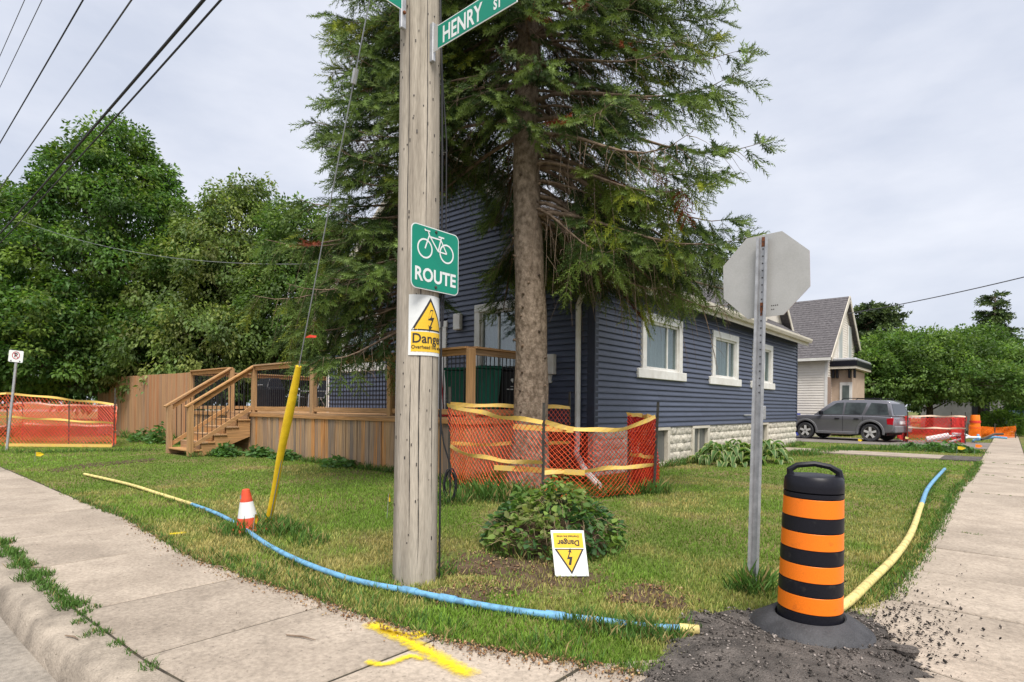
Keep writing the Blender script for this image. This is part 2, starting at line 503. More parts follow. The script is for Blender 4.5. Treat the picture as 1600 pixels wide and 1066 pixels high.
M['shingle'] = pm('shingles', (0.15, 0.14, 0.145), (0.065, 0.06, 0.065), scale=9, stretch=(1,1,1), rough=0.95, bump=0.5, bscale=50, fine=0.4, lo=0.3, hi=0.7)
M['glass'] = glassmat('window_glass')
M['carglass'] = glassmat('car_glass', (0.16, 0.18, 0.19), 0.10)
M['curtain'] = pm('curtain', (0.42, 0.44, 0.42), (0.27, 0.30, 0.29), scale=3, stretch=(6,6,0.3), rough=0.9)
M['dark'] = pm('dark_interior', (0.02, 0.022, 0.026), rough=0.9)
M['galv'] = pm('galvanised_steel', (0.50, 0.505, 0.52), (0.36, 0.365, 0.38), scale=14, rough=0.5, metal=0.55, fine=0.12)
M['rust'] = pm('rust', (0.22, 0.075, 0.03), (0.11, 0.05, 0.03), scale=40, rough=0.95)
M['alu'] = pm('bare_aluminium', (0.46, 0.455, 0.44), (0.41, 0.405, 0.39), scale=5, rough=0.5, metal=0.25, fine=0.05)
M['signgreen'] = pm('sign_green', (0.0, 0.235, 0.155), (0.0, 0.21, 0.14), scale=3, rough=0.45)
M['signwhite'] = pm('sign_white', (0.75, 0.77, 0.77), (0.68, 0.70, 0.70), scale=5, rough=0.5)
M['signyellow'] = pm('sign_yellow', (0.80, 0.50, 0.035), (0.76, 0.47, 0.03), scale=5, rough=0.5)
M['signdark'] = pm('sign_dark', (0.035, 0.03, 0.03), rough=0.6)
M['signred'] = pm('sign_red', (0.45, 0.02, 0.035), rough=0.5)
M['yellow'] = pm('yellow_plastic', (0.80, 0.55, 0.015), (0.62, 0.40, 0.01), scale=9, rough=0.5, fine=0.08)
M['paleyellow'] = pm('pale_yellow_pipe', (0.70, 0.59, 0.22), (0.42, 0.33, 0.13), scale=16, rough=0.6, fine=0.25, lo=0.36, hi=0.55)
M['blue'] = pm('blue_pipe', (0.15, 0.36, 0.56), (0.10, 0.22, 0.34), scale=16, rough=0.55, fine=0.28, lo=0.38, hi=0.55)
M['orange'] = pm('reflective_orange', (0.92, 0.20, 0.008), (0.62, 0.13, 0.012), scale=13, rough=0.4, fine=0.12, lo=0.27, hi=0.40)
M['cone'] = pm('cone_orange', (0.72, 0.09, 0.035), (0.55, 0.065, 0.03), scale=14, rough=0.55)
M['rubber'] = pm('black_rubber', (0.055, 0.055, 0.06), (0.03, 0.03, 0.033), scale=9, rough=0.65, bump=0.25, bscale=80, fine=0.2)
M['drumblack'] = pm('drum_black', (0.010, 0.010, 0.015), (0.034, 0.032, 0.031), scale=9, rough=0.4, fine=0.3, spec=0.22, lo=0.30, hi=0.42)
M['net'] = pm('orange_netting', (0.88, 0.125, 0.04), (0.78, 0.09, 0.03), scale=4, rough=0.5)
M['netred'] = pm('red_netting', (0.72, 0.045, 0.03), (0.58, 0.03, 0.025), scale=4, rough=0.5)
M['tape'] = pm('yellow_tape', (0.76, 0.50, 0.10), (0.68, 0.46, 0.16), scale=12, rough=0.6, fine=0.2)
M['paletape'] = pm('pale_tape', (0.72, 0.55, 0.42), (0.62, 0.44, 0.32), scale=12, rough=0.6)
M['stake'] = pm('stake_steel', (0.075, 0.07, 0.06), (0.045, 0.04, 0.035), scale=20, rough=0.8)
M['paint'] = paintmat('spray_paint_yellow', (0.80, 0.60, 0.005))
M['whitesiding'] = pm('white_siding', (0.74, 0.69, 0.62), (0.66, 0.61, 0.54), scale=2, rough=0.6)
M['tan'] = pm('tan_stucco', (0.50, 0.385, 0.29), (0.44, 0.33, 0.25), scale=4, rough=0.9)
M['brick'] = pm('weathered_brick', (0.33, 0.25, 0.20), (0.2, 0.14, 0.11), scale=20, rough=0.9)
M['carpaint'] = pm('grey_car_paint', (0.20, 0.197, 0.222), (0.185, 0.182, 0.205), scale=3, rough=0.25, metal=0.4, coat=0.9)
M['cartrim'] = pm('grey_car_cladding', (0.17, 0.17, 0.18), rough=0.5)
M['rim'] = pm('alloy_rim', (0.68, 0.67, 0.65), (0.6, 0.59, 0.57), scale=9, rough=0.45, metal=0.2)
M['tail'] = pm('tail_light', (0.55, 0.01, 0.02), (0.4, 0.01, 0.02), rough=0.15)
M['bingreen'] = pm('green_bin', (0.0, 0.10, 0.065), (0.0, 0.085, 0.055), rough=0.45)
M['bluebin'] = pm('blue_bin', (0.03, 0.05, 0.35), rough=0.5)
M['cable'] = pm('black_cable', (0.016, 0.016, 0.02), rough=0.6)
M['wire'] = pm('wire', (0.10, 0.10, 0.11), rough=0.6, metal=0.3)
M['palewire'] = pm('pale_wire', (0.30, 0.31, 0.33), rough=0.5, metal=0.4)
M['redtag'] = pm('red_ribbon', (0.75, 0.06, 0.03), rough=0.6)
M['bluecar'] = pm('blue_car_paint', (0.22, 0.32, 0.42), rough=0.3, coat=0.5)
# ------------------------------------------------------------------ ground, roads, walks
def struct(o):
    o['kind'] = 'structure'
    return o

struct(MB().add([(-900,-900,-0.22),(900,-900,-0.22),(900,900,-0.22),(-900,900,-0.22)], [(0,1,2,3)]).build('ground', M['lawn']))
struct(MB().add([(-160,-9,-0.15),(9,-9,-0.15),(9,160,-0.15),(-160,160,-0.15)], [(0,1,2,3)]).build('road', M['road']))

# lawn edge towards the two walks, as seen round the corner
EDGE_PX = [(200,810),(300,870),(400,905),(500,936),(580,965),(700,1000),(800,1018),(900,1033),(1010,1052),(1110,1060),(1240,1040),(1320,985),(1385,935),(1432,875),(1463,825),(1496,763)]
EDGE = [(-110.0, 2.06), (-20.0, 2.06), (-9.6, 2.06)] + [(G(u, v).x, G(u, v).y) for u, v in EDGE_PX] + [(-0.60, 13.5), (-0.58, 19.2)]
LAWN = EDGE + [(-0.58, 110.0), (-110.0, 110.0)]

def sheet(poly, z0, z1, name, mat):
    b = MB()
    n = len(poly)
    b.add([(x, y, z1) for x, y in poly] + [(x, y, z0) for x, y in poly], [tuple(range(n - 1, -1, -1) if False else range(n))] + [(n+i, n+(i+1) % n, (i+1) % n, i) for i in range(n)])
    return b.build(name, mat)

def ccw(poly):
    a = sum(poly[i][0]*poly[(i+1) % len(poly)][1] - poly[(i+1) % len(poly)][0]*poly[i][1] for i in range(len(poly)))
    return poly if a > 0 else poly[::-1]

struct(sheet(ccw(LAWN), -0.2, -0.006, 'lawn', M['lawn']))
struct(sheet([(9.3,-160),(160,-160),(160,160),(9.3,160)], -0.2, 0.0, 'verge_across_street', M['lawn']))

# kerb line (inner edge of kerb = outer edge of walk)
KIN = [(-110,0.94),(-30,0.94),(-15,0.94),(-9,0.94),(-7,0.94),(-5.3,0.94),(-4.2,0.955),(-3.0,1.01),(-2.1,1.17),(-1.2,1.55),(-0.5,2.05),(0.1,2.75),(0.55,3.6),(0.85,4.7),(0.98,6.0),(1.0,8.0),(1.0,14),(1.0,30),(1.0,60),(1.0,140)]
def smooth_path(pts, it=2):
    for _ in range(it):
        q = [pts[0]]
        for a, b in zip(pts, pts[1:]):
            q.append((a[0]*.75+b[0]*.25, a[1]*.75+b[1]*.25)); q.append((a[0]*.25+b[0]*.75, a[1]*.25+b[1]*.75))
        q.append(pts[-1]); pts = q
    return pts
KS = smooth_path(KIN)
def offset(pts, d):
    r = []
    for i, p in enumerate(pts):
        a, b = pts[max(i-1,0)], pts[min(i+1,len(pts)-1)]
        t = Vector((b[0]-a[0], b[1]-a[1])).normalized()
        r.append((p[0]+t.y*d, p[1]-t.x*d))
    return r
prof = [(0.0,-0.19),(0.0,-0.004),(0.012,0.004),(0.155,0.0),(0.19,-0.012),(0.215,-0.04),(0.25,-0.150),(0.25,-0.19)]
rings = [offset(KS, o) for o, z in prof]
kv = [(rings[j][i][0], rings[j][i][1], prof[j][1] + 0.004*math.sin(i*1.7)) for i in range(len(KS)) for j in range(len(prof))]
np_ = len(prof)
kf = [(i*np_+j, i*np_+j+1, (i+1)*np_+j+1, (i+1)*np_+j) for i in range(len(KS)-1) for j in range(np_-1)]
struct(MB().add(kv, kf).build('kerb', M['kerb'], smooth=True))

def lerp_y(path, x):
    for a, b in zip(path, path[1:]):
        if (a[0] - x) * (b[0] - x) <= 0 and a[0] != b[0]:
            return a[1] + (b[1]-a[1]) * (x-a[0]) / (b[0]-a[0])
    return path[-1][1]
def lerp_x(path, y):
    best = None
    for a, b in zip(path, path[1:]):
        if (a[1] - y) * (b[1] - y) <= 0 and a[1] != b[1]:
            best = a[0] + (b[0]-a[0]) * (y-a[1]) / (b[1]-a[1])
    return best if best is not None else path[-1][0]

# bed under the slabs shows as the dirt in the joints
bed = [(x, y) for x, y in KS] + [(-0.55, 140.0), (-0.55, 14.0)] + [(x, y) for x, y in EDGE[::-1]]
walk = struct(sheet(ccw([(x, y) for x, y in KS] + [(-0.7,140.0)] + [(x - 0.02, y + 0.02) for x, y in EDGE[::-1]]), -0.19, -0.005, 'sidewalk', M['joint']))

def slab(poly, dz=0.0, gap=0.014):
    """one paving slab: shrunk by the joint, edges eased"""
    c = Vector((sum(p[0] for p in poly)/len(poly), sum(p[1] for p in poly)/len(poly), 0))
    poly = ccw(poly)
    n = len(poly)
    sh = []
    for i in range(n):
        p, a, b = Vector(poly[i]), Vector(poly[i-1]), Vector(poly[(i+1) % n])
        e1 = (p-a); e2 = (b-p)
        n1 = Vector((-e1.y, e1.x)).normalized() if e1.length > 1e-6 else Vector((0,0))
        n2 = Vector((-e2.y, e2.x)).normalized() if e2.length > 1e-6 else Vector((0,0))
        k = (n1 + n2); k = k.normalized() if k.length > 1e-6 else n1
        sh.append(p + k * gap)
    top = [p + (Vector((c.x, c.y)) - p).normalized() * 0.008 for p in sh]
    b = MB(walk)
    b.o = Vector((c.x, c.y, 0))
    vs = [(p.x, p.y, -0.1) for p in sh] + [(p.x, p.y, -0.008+dz) for p in sh] + [(p.x, p.y, dz) for p in top]
    fs = [(i, (i+1)%n, n+(i+1)%n, n+i) for i in range(n)] + [(n+i, n+(i+1)%n, 2*n+(i+1)%n, 2*n+i) for i in range(n)] + [tuple(2*n+i for i in range(n))]
    o = b.add(vs, fs).build('slab', M['concrete'], walk)
    o.location = c
    return o

JX = [-30.0]
while JX[-1] < -10.1:
    JX.append(JX[-1] + 1.43)
JX = [x for x in JX if x < -10.2] + [-10.02, -8.6, -7.17, -5.77, -4.38, -3.36, -2.42, -1.62]
PITCH = [(-110,0.95)] + KS
for i, (x0, x1) in enumerate(zip(JX, JX[1:])):
    xs = [x0] + [x0 + (x1-x0)*k/4 for k in (1,2,3)] + [x1]
    lo = [(x, lerp_y(KS, x)) for x in xs]
    hi = [(x, lerp_y(EDGE[:12], x)) for x in xs]
    slab(lo + hi[::-1], 0.004*((i*7) % 5)/5)
slab([(-110,0.94),(-30,0.94),(-30,2.06),(-110,2.06)])
# corner slabs, swinging round from one walk to the other
JC = [((-1.62, lerp_y(KS,-1.62)), (-1.62, lerp_y(EDGE[:12],-1.62))), ((-0.55, lerp_y(KS,-0.55)), (-1.15, 3.05)), ((0.42, 3.35), (-1.0, 3.75)), ((0.9, 4.75), (lerp_x(EDGE[-10:],4.7), 4.7)), ((0.98, 5.72), (lerp_x(EDGE[-10:],5.72), 5.72))]
for k, ((a, b), (c, d)) in enumerate(zip(JC, JC[1:])):
    xs = [p for p in KS if (a[0] < p[0] < c[0]) and a[1] < p[1] < c[1]]
    slab([a] + xs + [c, d, b], 0.003*(k % 2))
JY = [5.72, 6.75, 7.8, 9.1, 10.4, 11.8, 13.2, 14.6, 16.0, 17.4, 18.8]
while JY[-1] < 52:
    JY.append(JY[-1] + 1.42)
for i, (y0, y1) in enumerate(zip(JY, JY[1:])):
    xr = 0.98 if y1 < 8 else 0.34
    e0, e1 = (lerp_x(EDGE[-10:], y0), lerp_x(EDGE[-10:], y1)) if y1 < 19 else (-0.58, -0.58)
    slab([(xr, y0), (xr, y1), (e1, y1), (e0, y0)], 0.005*((i*3) % 4)/4)
slab([(0.34,JY[-1]),(0.34,139),(-0.58,139),(-0.58,JY[-1])])
struct(sheet([(0.35,7.82),(0.99,7.82),(0.99,139),(0.35,139)], -0.15, -0.004, 'verge', M['lawn']))
struct(sheet([(-5.8,19.0),(-1.4,19.0),(-1.4,20.5),(-5.8,20.5)], -0.1, 0.035, 'path', M['concrete']))
struct(sheet([(-1.4,18.9),(-0.56,18.9),(-0.56,20.6),(-1.4,20.6)], -0.1, 0.030, 'path_patch', M['asphalt']))
struct(sheet([(-30,25.3),(-0.57,25.3),(-0.57,30.4),(-30,30.4)], -0.1, 0.010, 'driveway', M['driveway']))
struct(sheet(ccw([tuple(G(u,v)[:2]) for u,v in ((72,735),(110,727),(242,716),(245,719),(125,732),(90,738))]), -0.1, 0.004, 'dirt_path', M['soil']))

# ------------------------------------------------------------------ blue house
HX0, HX1, HY0, HY1 = -15.09, -5.93, 9.22, 22.80
Z_SID, Z_EAVE, PITCHR = 0.88, 3.96, 0.80
XM = (HX0 + HX1) / 2
Z_RIDGE = Z_EAVE + PITCHR * (HX1 - XM)
house = thing('blue_house', 'navy blue gabled bungalow with white window trim behind the spruces', 'house', (XM, (HY0+HY1)/2, 0))
wall_core = MB(house)
wall_core.box((HX0+0.16, HY0+0.16, 0.02), (HX1-0.16, HY1-0.16, Z_EAVE))
wall_core.build('wall', M['dark'], house)
wall_front = MB(house).add([(HX0+0.3,HY0+0.155,1.3),(HX1-0.3,HY0+0.155,1.3),(HX1-0.3,HY0+0.155,1.5),(HX0+0.3,HY0+0.155,1.5)], [(0,1,2,3)]).build('front_wall', M['navytrim'], house)
wall_side = MB(house).add([(HX1-0.155,HY0+0.3,1.3),(HX1-0.155,HY1-0.3,1.3),(HX1-0.155,HY1-0.3,1.5),(HX1-0.155,HY0+0.3,1.5)], [(0,1,2,3)]).build('side_wall', M['navytrim'], house)

def subtract(a, b, holes):
    segs = [(a, b)]
    for h0, h1 in holes:
        nxt = []
        for s0, s1 in segs:
            if h1 <= s0 or h0 >= s1:
                nxt.append((s0, s1)); continue
            if h0 > s0: nxt.append((s0, h0))
            if h1 < s1: nxt.append((h1, s1))
        segs = nxt
    return [s for s in segs if s[1] - s[0] > 0.02]

def course(mb, org, ex, out, a0b, a1b, a0t, a1t, z0, z1, lip=0.034):
    """one lap of siding: proud at the bottom, tucked in at the top, with an underside"""
    org, ex, out = Vector(org), Vector(ex), Vector(out)
    p = lambda a, o, z: org + ex*a + out*o + Vector((0,0,z))
    zk = z0 + (z1-z0)*0.22
    mb.add([p(a0b,-0.12,z0), p(a1b,-0.12,z0), p(a1b,lip,z0), p(a0b,lip,z0), p(a1b,lip-0.002,zk), p(a0b,lip-0.002,zk), p(a1t,0.0,z1), p(a0t,0.0,z1), p(a1t,-0.12,z1), p(a0t,-0.12,z1)],
           [(0,1,2,3),(3,2,4,5),(5,4,6,7),(1,8,6,4,2),(0,3,5,7,9)])

SIDE_WINS = [(1.80,3.75),(5.61,7.48),(8.76,10.62)]
WZ0, WZ1 = 2.14, 3.36
FRONT_WINS = [(1.18,3.13,1.95,3.56),(6.54,8.38,2.40,3.75)]      # from the right corner leftwards
DOOR_T = (4.05, 5.0)
CH = 0.1184
nc = int(round((Z_EAVE - Z_SID) / CH))
for i in range(nc):
    z0, z1 = Z_SID + i*CH, Z_SID + (i+1)*CH
    holes = [(a-0.02, b+0.02) for a, b in SIDE_WINS if z0 >= WZ0-0.2 and z1 <= WZ1]
    cuts = [((i//2)*1.31) % 3.66 + 3.66*k for k in range(-1, 5)]
    for a, b in subtract(0.0, HY1-HY0, holes):
        es = [a] + [q for q in cuts if a+0.3 < q < b-0.3] + [b]
        for a_, b_ in zip(es, es[1:]):
            c = MB(house); course(c, (HX1, HY0, 0), (0,1,0), (1,0,0), a_+0.0015, b_-0.0015, a_+0.0015, b_-0.0015, z0, z1)
            c.build('siding_board', M['siding'], wall_side)
ngab = int((Z_RIDGE - Z_SID) / CH)
for i in range(ngab):
    z0, z1 = Z_SID + i*CH, Z_SID + (i+1)*CH
    ins0, ins1 = max(0.0, (z0-Z_EAVE)/PITCHR), max(0.0, (z1-Z_EAVE)/PITCHR)
    W = HX1 - HX0
    holes = [(a-0.02, b+0.02) for a, b, q0, q1 in FRONT_WINS if z0 >= q0-0.17 and z1 <= q1]
    if z0 < 3.28: holes.append((DOOR_T[0], DOOR_T[1]))
    if W - 2*ins1 < 0.1: break
    if holes:
        for a, b in subtract(ins0, W-ins0, holes):
            c = MB(house); course(c, (HX1, HY0, 0), (-1,0,0), (0,-1,0), a, b, a, b, z0, z1); c.build('siding_board', M['siding'], wall_front)
    else:
        c = MB(house); course(c, (HX1, HY0, 0), (-1,0,0), (0,-1,0), ins0, W-ins0, ins1, W-ins1, z0, z1); c.build('siding_board', M['siding'], wall_front)
# gable core, corner boards
MB(house).add([(HX0+0.2,HY0+0.16,Z_EAVE-0.05),(HX1-0.2,HY0+0.16,Z_EAVE-0.05),(XM,HY0+0.16,Z_RIDGE-0.2),(HX0+0.2,HY1-0.16,Z_EAVE-0.05),(HX1-0.2,HY1-0.16,Z_EAVE-0.05),(XM,HY1-0.16,Z_RIDGE-0.2)], [(0,1,2),(5,4,3),(0,2,5,3),(1,4,5,2)]).build('gable_core', M['navytrim'], house)
for (x0,x1,y0,y1) in ((HX1-0.14,HX1+0.032,HY0-0.034,HY0+0.10),(HX1-0.1,HX1+0.032,HY1-0.09,HY1+0.03),(HX0-0.03,HX0+0.10,HY0-0.034,HY0+0.1)):
    MB(house).box((x0,y0,Z_SID-0.03),(x1,y1,Z_EAVE)).build('corner_board', M['navytrim'] if x0 > -12 else M['white'], house, bevel=0.006)

# foundation of painted rock-face block
found = MB(house)
found.box((HX0+0.1,HY0+0.1,-0.15),(HX1-0.1,HY1-0.1,Z_SID-0.01))
fo = found.build('foundation', M['joint'], house)
def block_mesh(seed):
    r = random.Random(seed)
    nx, nz = 9, 5
    vs, fs = [], []
    for j in range(nz+1):
        for i in range(nx+1):
            e = min(i, nx-i, j, nz-j)
            vs.append((0.004*r.random() if e == 0 else 0.014 + r.random()**2*0.034 - 0.006*(e == 1), i/nx - 0.5, j/nz))
    for j in range(nz):
        for i in range(nx):
            a = j*(nx+1)+i
            fs.append((a, a+1, a+nx+2, a+nx+1))
    n = len(vs)
    vs += [(-0.12,-0.5,0),(-0.12,0.5,0),(-0.12,0.5,1),(-0.12,-0.5,1)]
    for k, (s, e) in enumerate(((list(range(nx+1)), (n, n+1)), ([j*(nx+1)+nx for j in range(nz+1)], (n+1, n+2)), ([nz*(nx+1)+i for i in range(nx,-1,-1)], (n+2, n+3)), ([j*(nx+1) for j in range(nz,-1,-1)], (n+3, n)))):
        fs.append(tuple(s[::-1] + [e[0], e[1]]))
    me = raw_mesh('block', vs, fs); me.materials.append(M['block'])
    me.polygons.foreach_set('use_smooth', [True]*len(me.polygons))
    try: me.set_sharp_from_angle(angle=math.radians(22))
    except Exception: pass
    return me
BLK = [block_mesh(s) for s in range(6)]
BASE_WINS = [(2.25,3.08),(4.55,5.40),(9.4,10.2)]
k = 0
for r in range(5):
    z0 = -0.12 + r*0.2; hgt = 0.194 if r < 4 else 0.19
    y = -0.2*(r % 2)
    while y < HY1-HY0:
        a, b = max(y, 0.0), min(y+0.4, HY1-HY0)
        holes = [(p-0.12, q+0.12) for p, q in BASE_WINS if 0.05 < z0+0.1 < 0.85]
        for s, e in subtract(a, b, holes):
            piece('block', BLK[(k*5+r) % 6], fo, Vector((HX1-0.012, HY0+(s+e)/2, z0)) - house.location, (0,0,0), (1, e-s-0.012, hgt)); k += 1
        y += 0.4
def basement_window(s0, s1):
    w = MB(house); y0, y1 = HY0+s0, HY0+s1
    for lo, hi in (((HX1-0.1,y0-0.11,0.02),(HX1+0.025,y0,0.80)),((HX1-0.1,y1,0.02),(HX1+0.025,y1+0.11,0.80)),((HX1-0.1,y0-0.11,0.80),(HX1+0.03,y1+0.11,0.868)),((HX1-0.1,y0-0.13,-0.04),(HX1+0.06,y1+0.13,0.02))):
        w.box(lo, hi)
    wo = w.build('basement_window', M['cream'], house, bevel=0.006)
    MB(house).box((HX1-0.085,y0,0.02),(HX1-0.07,y1,0.80)).build('pane', pm('basement_pane',(0.16,0.16,0.15),(0.10,0.105,0.10),scale=2,stretch=(1,14,0.4),rough=0.25), wo)
    MB(house).box((HX1-0.07,(y0+y1)/2-0.02,0.02),(HX1-0.045,(y0+y1)/2+0.02,0.80)).build('mullion', M['cream'], wo)
for s0, s1 in BASE_WINS: basement_window(s0, s1)

def curtain_mesh(org, ex, w, z0, z1, amp=0.02, waves=9):
    org, ex = Vector(org), Vector(ex)
    out = Vector((ex.y, -ex.x, 0))
    n = waves*6
    vs, fs = [], []
    for i in range(n+1):
        a = w*i/n
        o = amp*math.sin(2*math.pi*waves*i/n + 0.7*math.sin(i*0.3))
        vs += [org + ex*a + out*o + Vector((0,0,z0)), org + ex*a + out*o*0.7 + Vector((0,0,z1))]
    for i in range(n):
        fs.append((2*i, 2*i+2, 2*i+3, 2*i+1))
    return vs, fs

def wall_window(parent, org, ex, out, a0, a1, z0, z1, sill=0.2, fw=0.17, sillx=0.2, hung=False, cur='curtain'):
    """white trimmed window standing proud of the siding; a0..a1 along ex from org"""
    org, ex, out = Vector(org), Vector(ex), Vector(out)
    def bx(m_, p0, p1, o0, o1, q0, q1):
        c = org + ex*(p0+p1)/2 + out*(o0+o1)/2 + Vector((0,0,(q0+q1)/2))
        m_.obox(c, ex*(p1-p0)/2, out*(o1-o0)/2, Vector((0,0,(q1-q0)/2)))
    f = MB(house)
    bx(f, a0, a0+fw, -0.10, 0.06, z0, z1-fw)
    bx(f, a1-fw, a1, -0.10, 0.06, z0, z1-fw)
    bx(f, a0, a1, -0.10, 0.063, z1-fw, z1)
    fo_ = f.build('window', M['white'], parent, bevel=0.008)
    s = MB(house); bx(s, a0-sillx, a1+sillx, -0.10, 0.075, z0-sill, z0); s.build('sill', M['white'], fo_, bevel=0.01)
    i0, i1, j0, j1 = a0+fw, a1-fw, z0, z1-fw
    r = MB(house)
    for q in ((i0,i0+0.05,j0,j1),(i1-0.05,i1,j0,j1),(i0+0.05,i1-0.05,j0,j0+0.06),(i0+0.05,i1-0.05,j1-0.05,j1)):
        bx(r, q[0], q[1], -0.07, 0.015, q[2], q[3])
    bx(r, i1-0.05-0.30*(i1-i0), i1-0.05-0.30*(i1-i0)+0.04, -0.055, 0.0, j0+0.06, j1-0.05)
    r.build('sash', M['white'], fo_, bevel=0.004)
    g = MB(house); bx(g, i0+0.05, i1-0.05, -0.034, -0.028, j0+0.06, j1-0.05); g.build('pane', M['glass'], fo_)
    cv, cf = curtain_mesh(org + ex*(i0+0.02) + out*(-0.085), ex, i1-i0-0.04, j0+0.02, j1-0.02, 0.016, 8)
    MB(house).add(cv, cf).build('curtain', M[cur], fo_, smooth=True)
    return fo_
for a, b in SIDE_WINS:
    wall_window(house, (HX1,HY0,0), (0,1,0), (1,0,0), a, b, WZ0, WZ1)
for a, b, q0, q1 in FRONT_WINS:
    wall_window(house, (HX1,HY0,0), (-1,0,0), (0,-1,0), a, b, q0, q1, sill=0.17)
w0 = MB(house); w0.obox((HX1-0.05, HY0+2.06, 2.32), (0.004,0,0), (0,0.05,0), (0,0,0.05)); w0.build('sticker', M['bluebin'], house)
# front door
d = MB(house)
dx0, dx1 = HX1-DOOR_T[1], HX1-DOOR_T[0]
d.box((dx0,HY0-0.06,1.1),(dx0+0.12,HY0+0.1,3.15)); d.box((dx1-0.12,HY0-0.06,1.1),(dx1,HY0+0.1,3.15)); d.box((dx0-0.03,HY0-0.065,3.15),(dx1+0.03,HY0+0.1,3.30))
do = d.build('door_frame', M['white'], house, bevel=0.006)
MB(house).box((dx0+0.12,HY0+0.02,1.1),(dx1-0.12,HY0+0.06,3.15)).build('door', M['signwhite'], do, bevel=0.004)
MB(house).lathe([(0.0,0),(0.03,0.01),(0.035,0.03),(0.02,0.06),(0.0,0.065)], (dx1-0.2,HY0-0.02,2.05), 10).build('handle', M['galv'], do)

# roof: two slabs, shingle courses on the side that shows, white rakes, cream gutter
OV, RT = 0.32, 0.09
roof = None
sl = math.hypot(1, PITCHR)
for sgn in (1, -1):
    r = MB(house)
    xe = (HX1+OV) if sgn > 0 else (HX0-OV)
    ze = Z_EAVE - OV*PITCHR + 0.12
    zr = Z_RIDGE + 0.12
    y0, y1 = HY0-0.3, HY1+0.3
    vs = [(xe,y0,ze),(xe,y1,ze),(XM,y1,zr),(XM,y0,zr)]
    vs += [(x,y,z-RT) for x,y,z in vs]
    r.add(vs, [(0,1,2,3),(7,6,5,4),(0,4,5,1),(1,5,6,2),(2,6,7,3),(3,7,4,0)])
    o = r.build('roof', M['shingle'], house)
    if sgn > 0: roof = o
nsh = 38
for i in range(nsh):
    f0, f1 = i/nsh, (i+1)/nsh
    b = MB(house)
    x0 = HX1+OV+(XM-HX1-OV)*f0; x1 = HX1+OV+(XM-HX1-OV)*f1
    z0 = Z_EAVE-OV*PITCHR+0.12+(Z_RIDGE-Z_EAVE+OV*PITCHR)*f0; z1 = Z_EAVE-OV*PITCHR+0.12+(Z_RIDGE-Z_EAVE+OV*PITCHR)*f1
    b.add([(x0,HY0-0.31,z0+0.022),(x0,HY1+0.31,z0+0.022),(x1,HY1+0.31,z1+0.006),(x1,HY0-0.31,z1+0.006),(x0,HY0-0.31,z0+0.001),(x0,HY1+0.31,z0+0.001)], [(0,1,2,3),(4,5,1,0)])
    b.build('shingle_row', M['shingle'], roof)
for sgn in (1, -1):
    for yy in (HY0-0.34, HY1+0.31):
        b = MB(house)
        xe = (HX1+OV) if sgn > 0 else (HX0-OV)
        ze, zr = Z_EAVE-OV*PITCHR+0.14, Z_RIDGE+0.14
        b.add([(xe,yy,ze),(XM,yy,zr),(XM,yy,zr-0.26),(xe,yy,ze-0.24),(xe,yy+0.03,ze),(XM,yy+0.03,zr),(XM,yy+0.03,zr-0.26),(xe,yy+0.03,ze-0.24)], [(0,3,2,1),(4,5,6,7),(0,1,5,4),(2,3,7,6),(0,4,7,3)])
        b.build('rake_board', M['cream'], house)
    xe = (HX1+OV) if sgn > 0 else (HX0-OV)
    s = MB(house); s.box((min(xe, HX1 if sgn>0 else HX0), HY0-0.3, Z_EAVE-0.10), (max(xe, HX1 if sgn>0 else HX0), HY1+0.3, Z_EAVE-0.07)); s.build('soffit', M['cream'], house)
g = MB(house)
gp = [(0.0,-0.12),(0.0,0.02),(0.015,0.02),(0.015,-0.10),(0.09,-0.10),(0.115,-0.03),(0.115,0.02),(0.135,0.025),(0.135,-0.035),(0.10,-0.12)]
gx, gz = HX1+OV, Z_EAVE-OV*PITCHR+0.14
vs = [(gx+a, y, gz+b) for y in (HY0-0.33, HY1+0.33) for a, b in gp]
n = len(gp)
g.add(vs, [(i,(i+1)%n,n+(i+1)%n,n+i) for i in range(n)] + [tuple(range(n-1,-1,-1)), tuple(range(n,2*n))])
gut = g.build('gutter', M['cream'], house)
f = MB(house); f.box((gx-0.02,HY0-0.3,gz-0.22),(gx-0.002,HY1+0.3,gz)); f.build('fascia', M['cream'], house)
ds = MB(house)
px = HX1-0.30
ds.tube([(gx+0.06,HY0-0.2,gz-0.1),(gx-0.02,HY0-0.22,gz-0.26),(px+0.1,HY0-0.12,gz-0.42),(px,HY0-0.1,gz-0.58),(px,HY0-0.1,2.2),(px,HY0-0.1,0.62),(px+0.06,HY0-0.22,0.42),(px+0.75,HY0-0.95,0.22),(px+1.35,HY0-1.45,0.06)], 0.055, 8)
ds.build('downspout', M['white'], house, smooth=True)
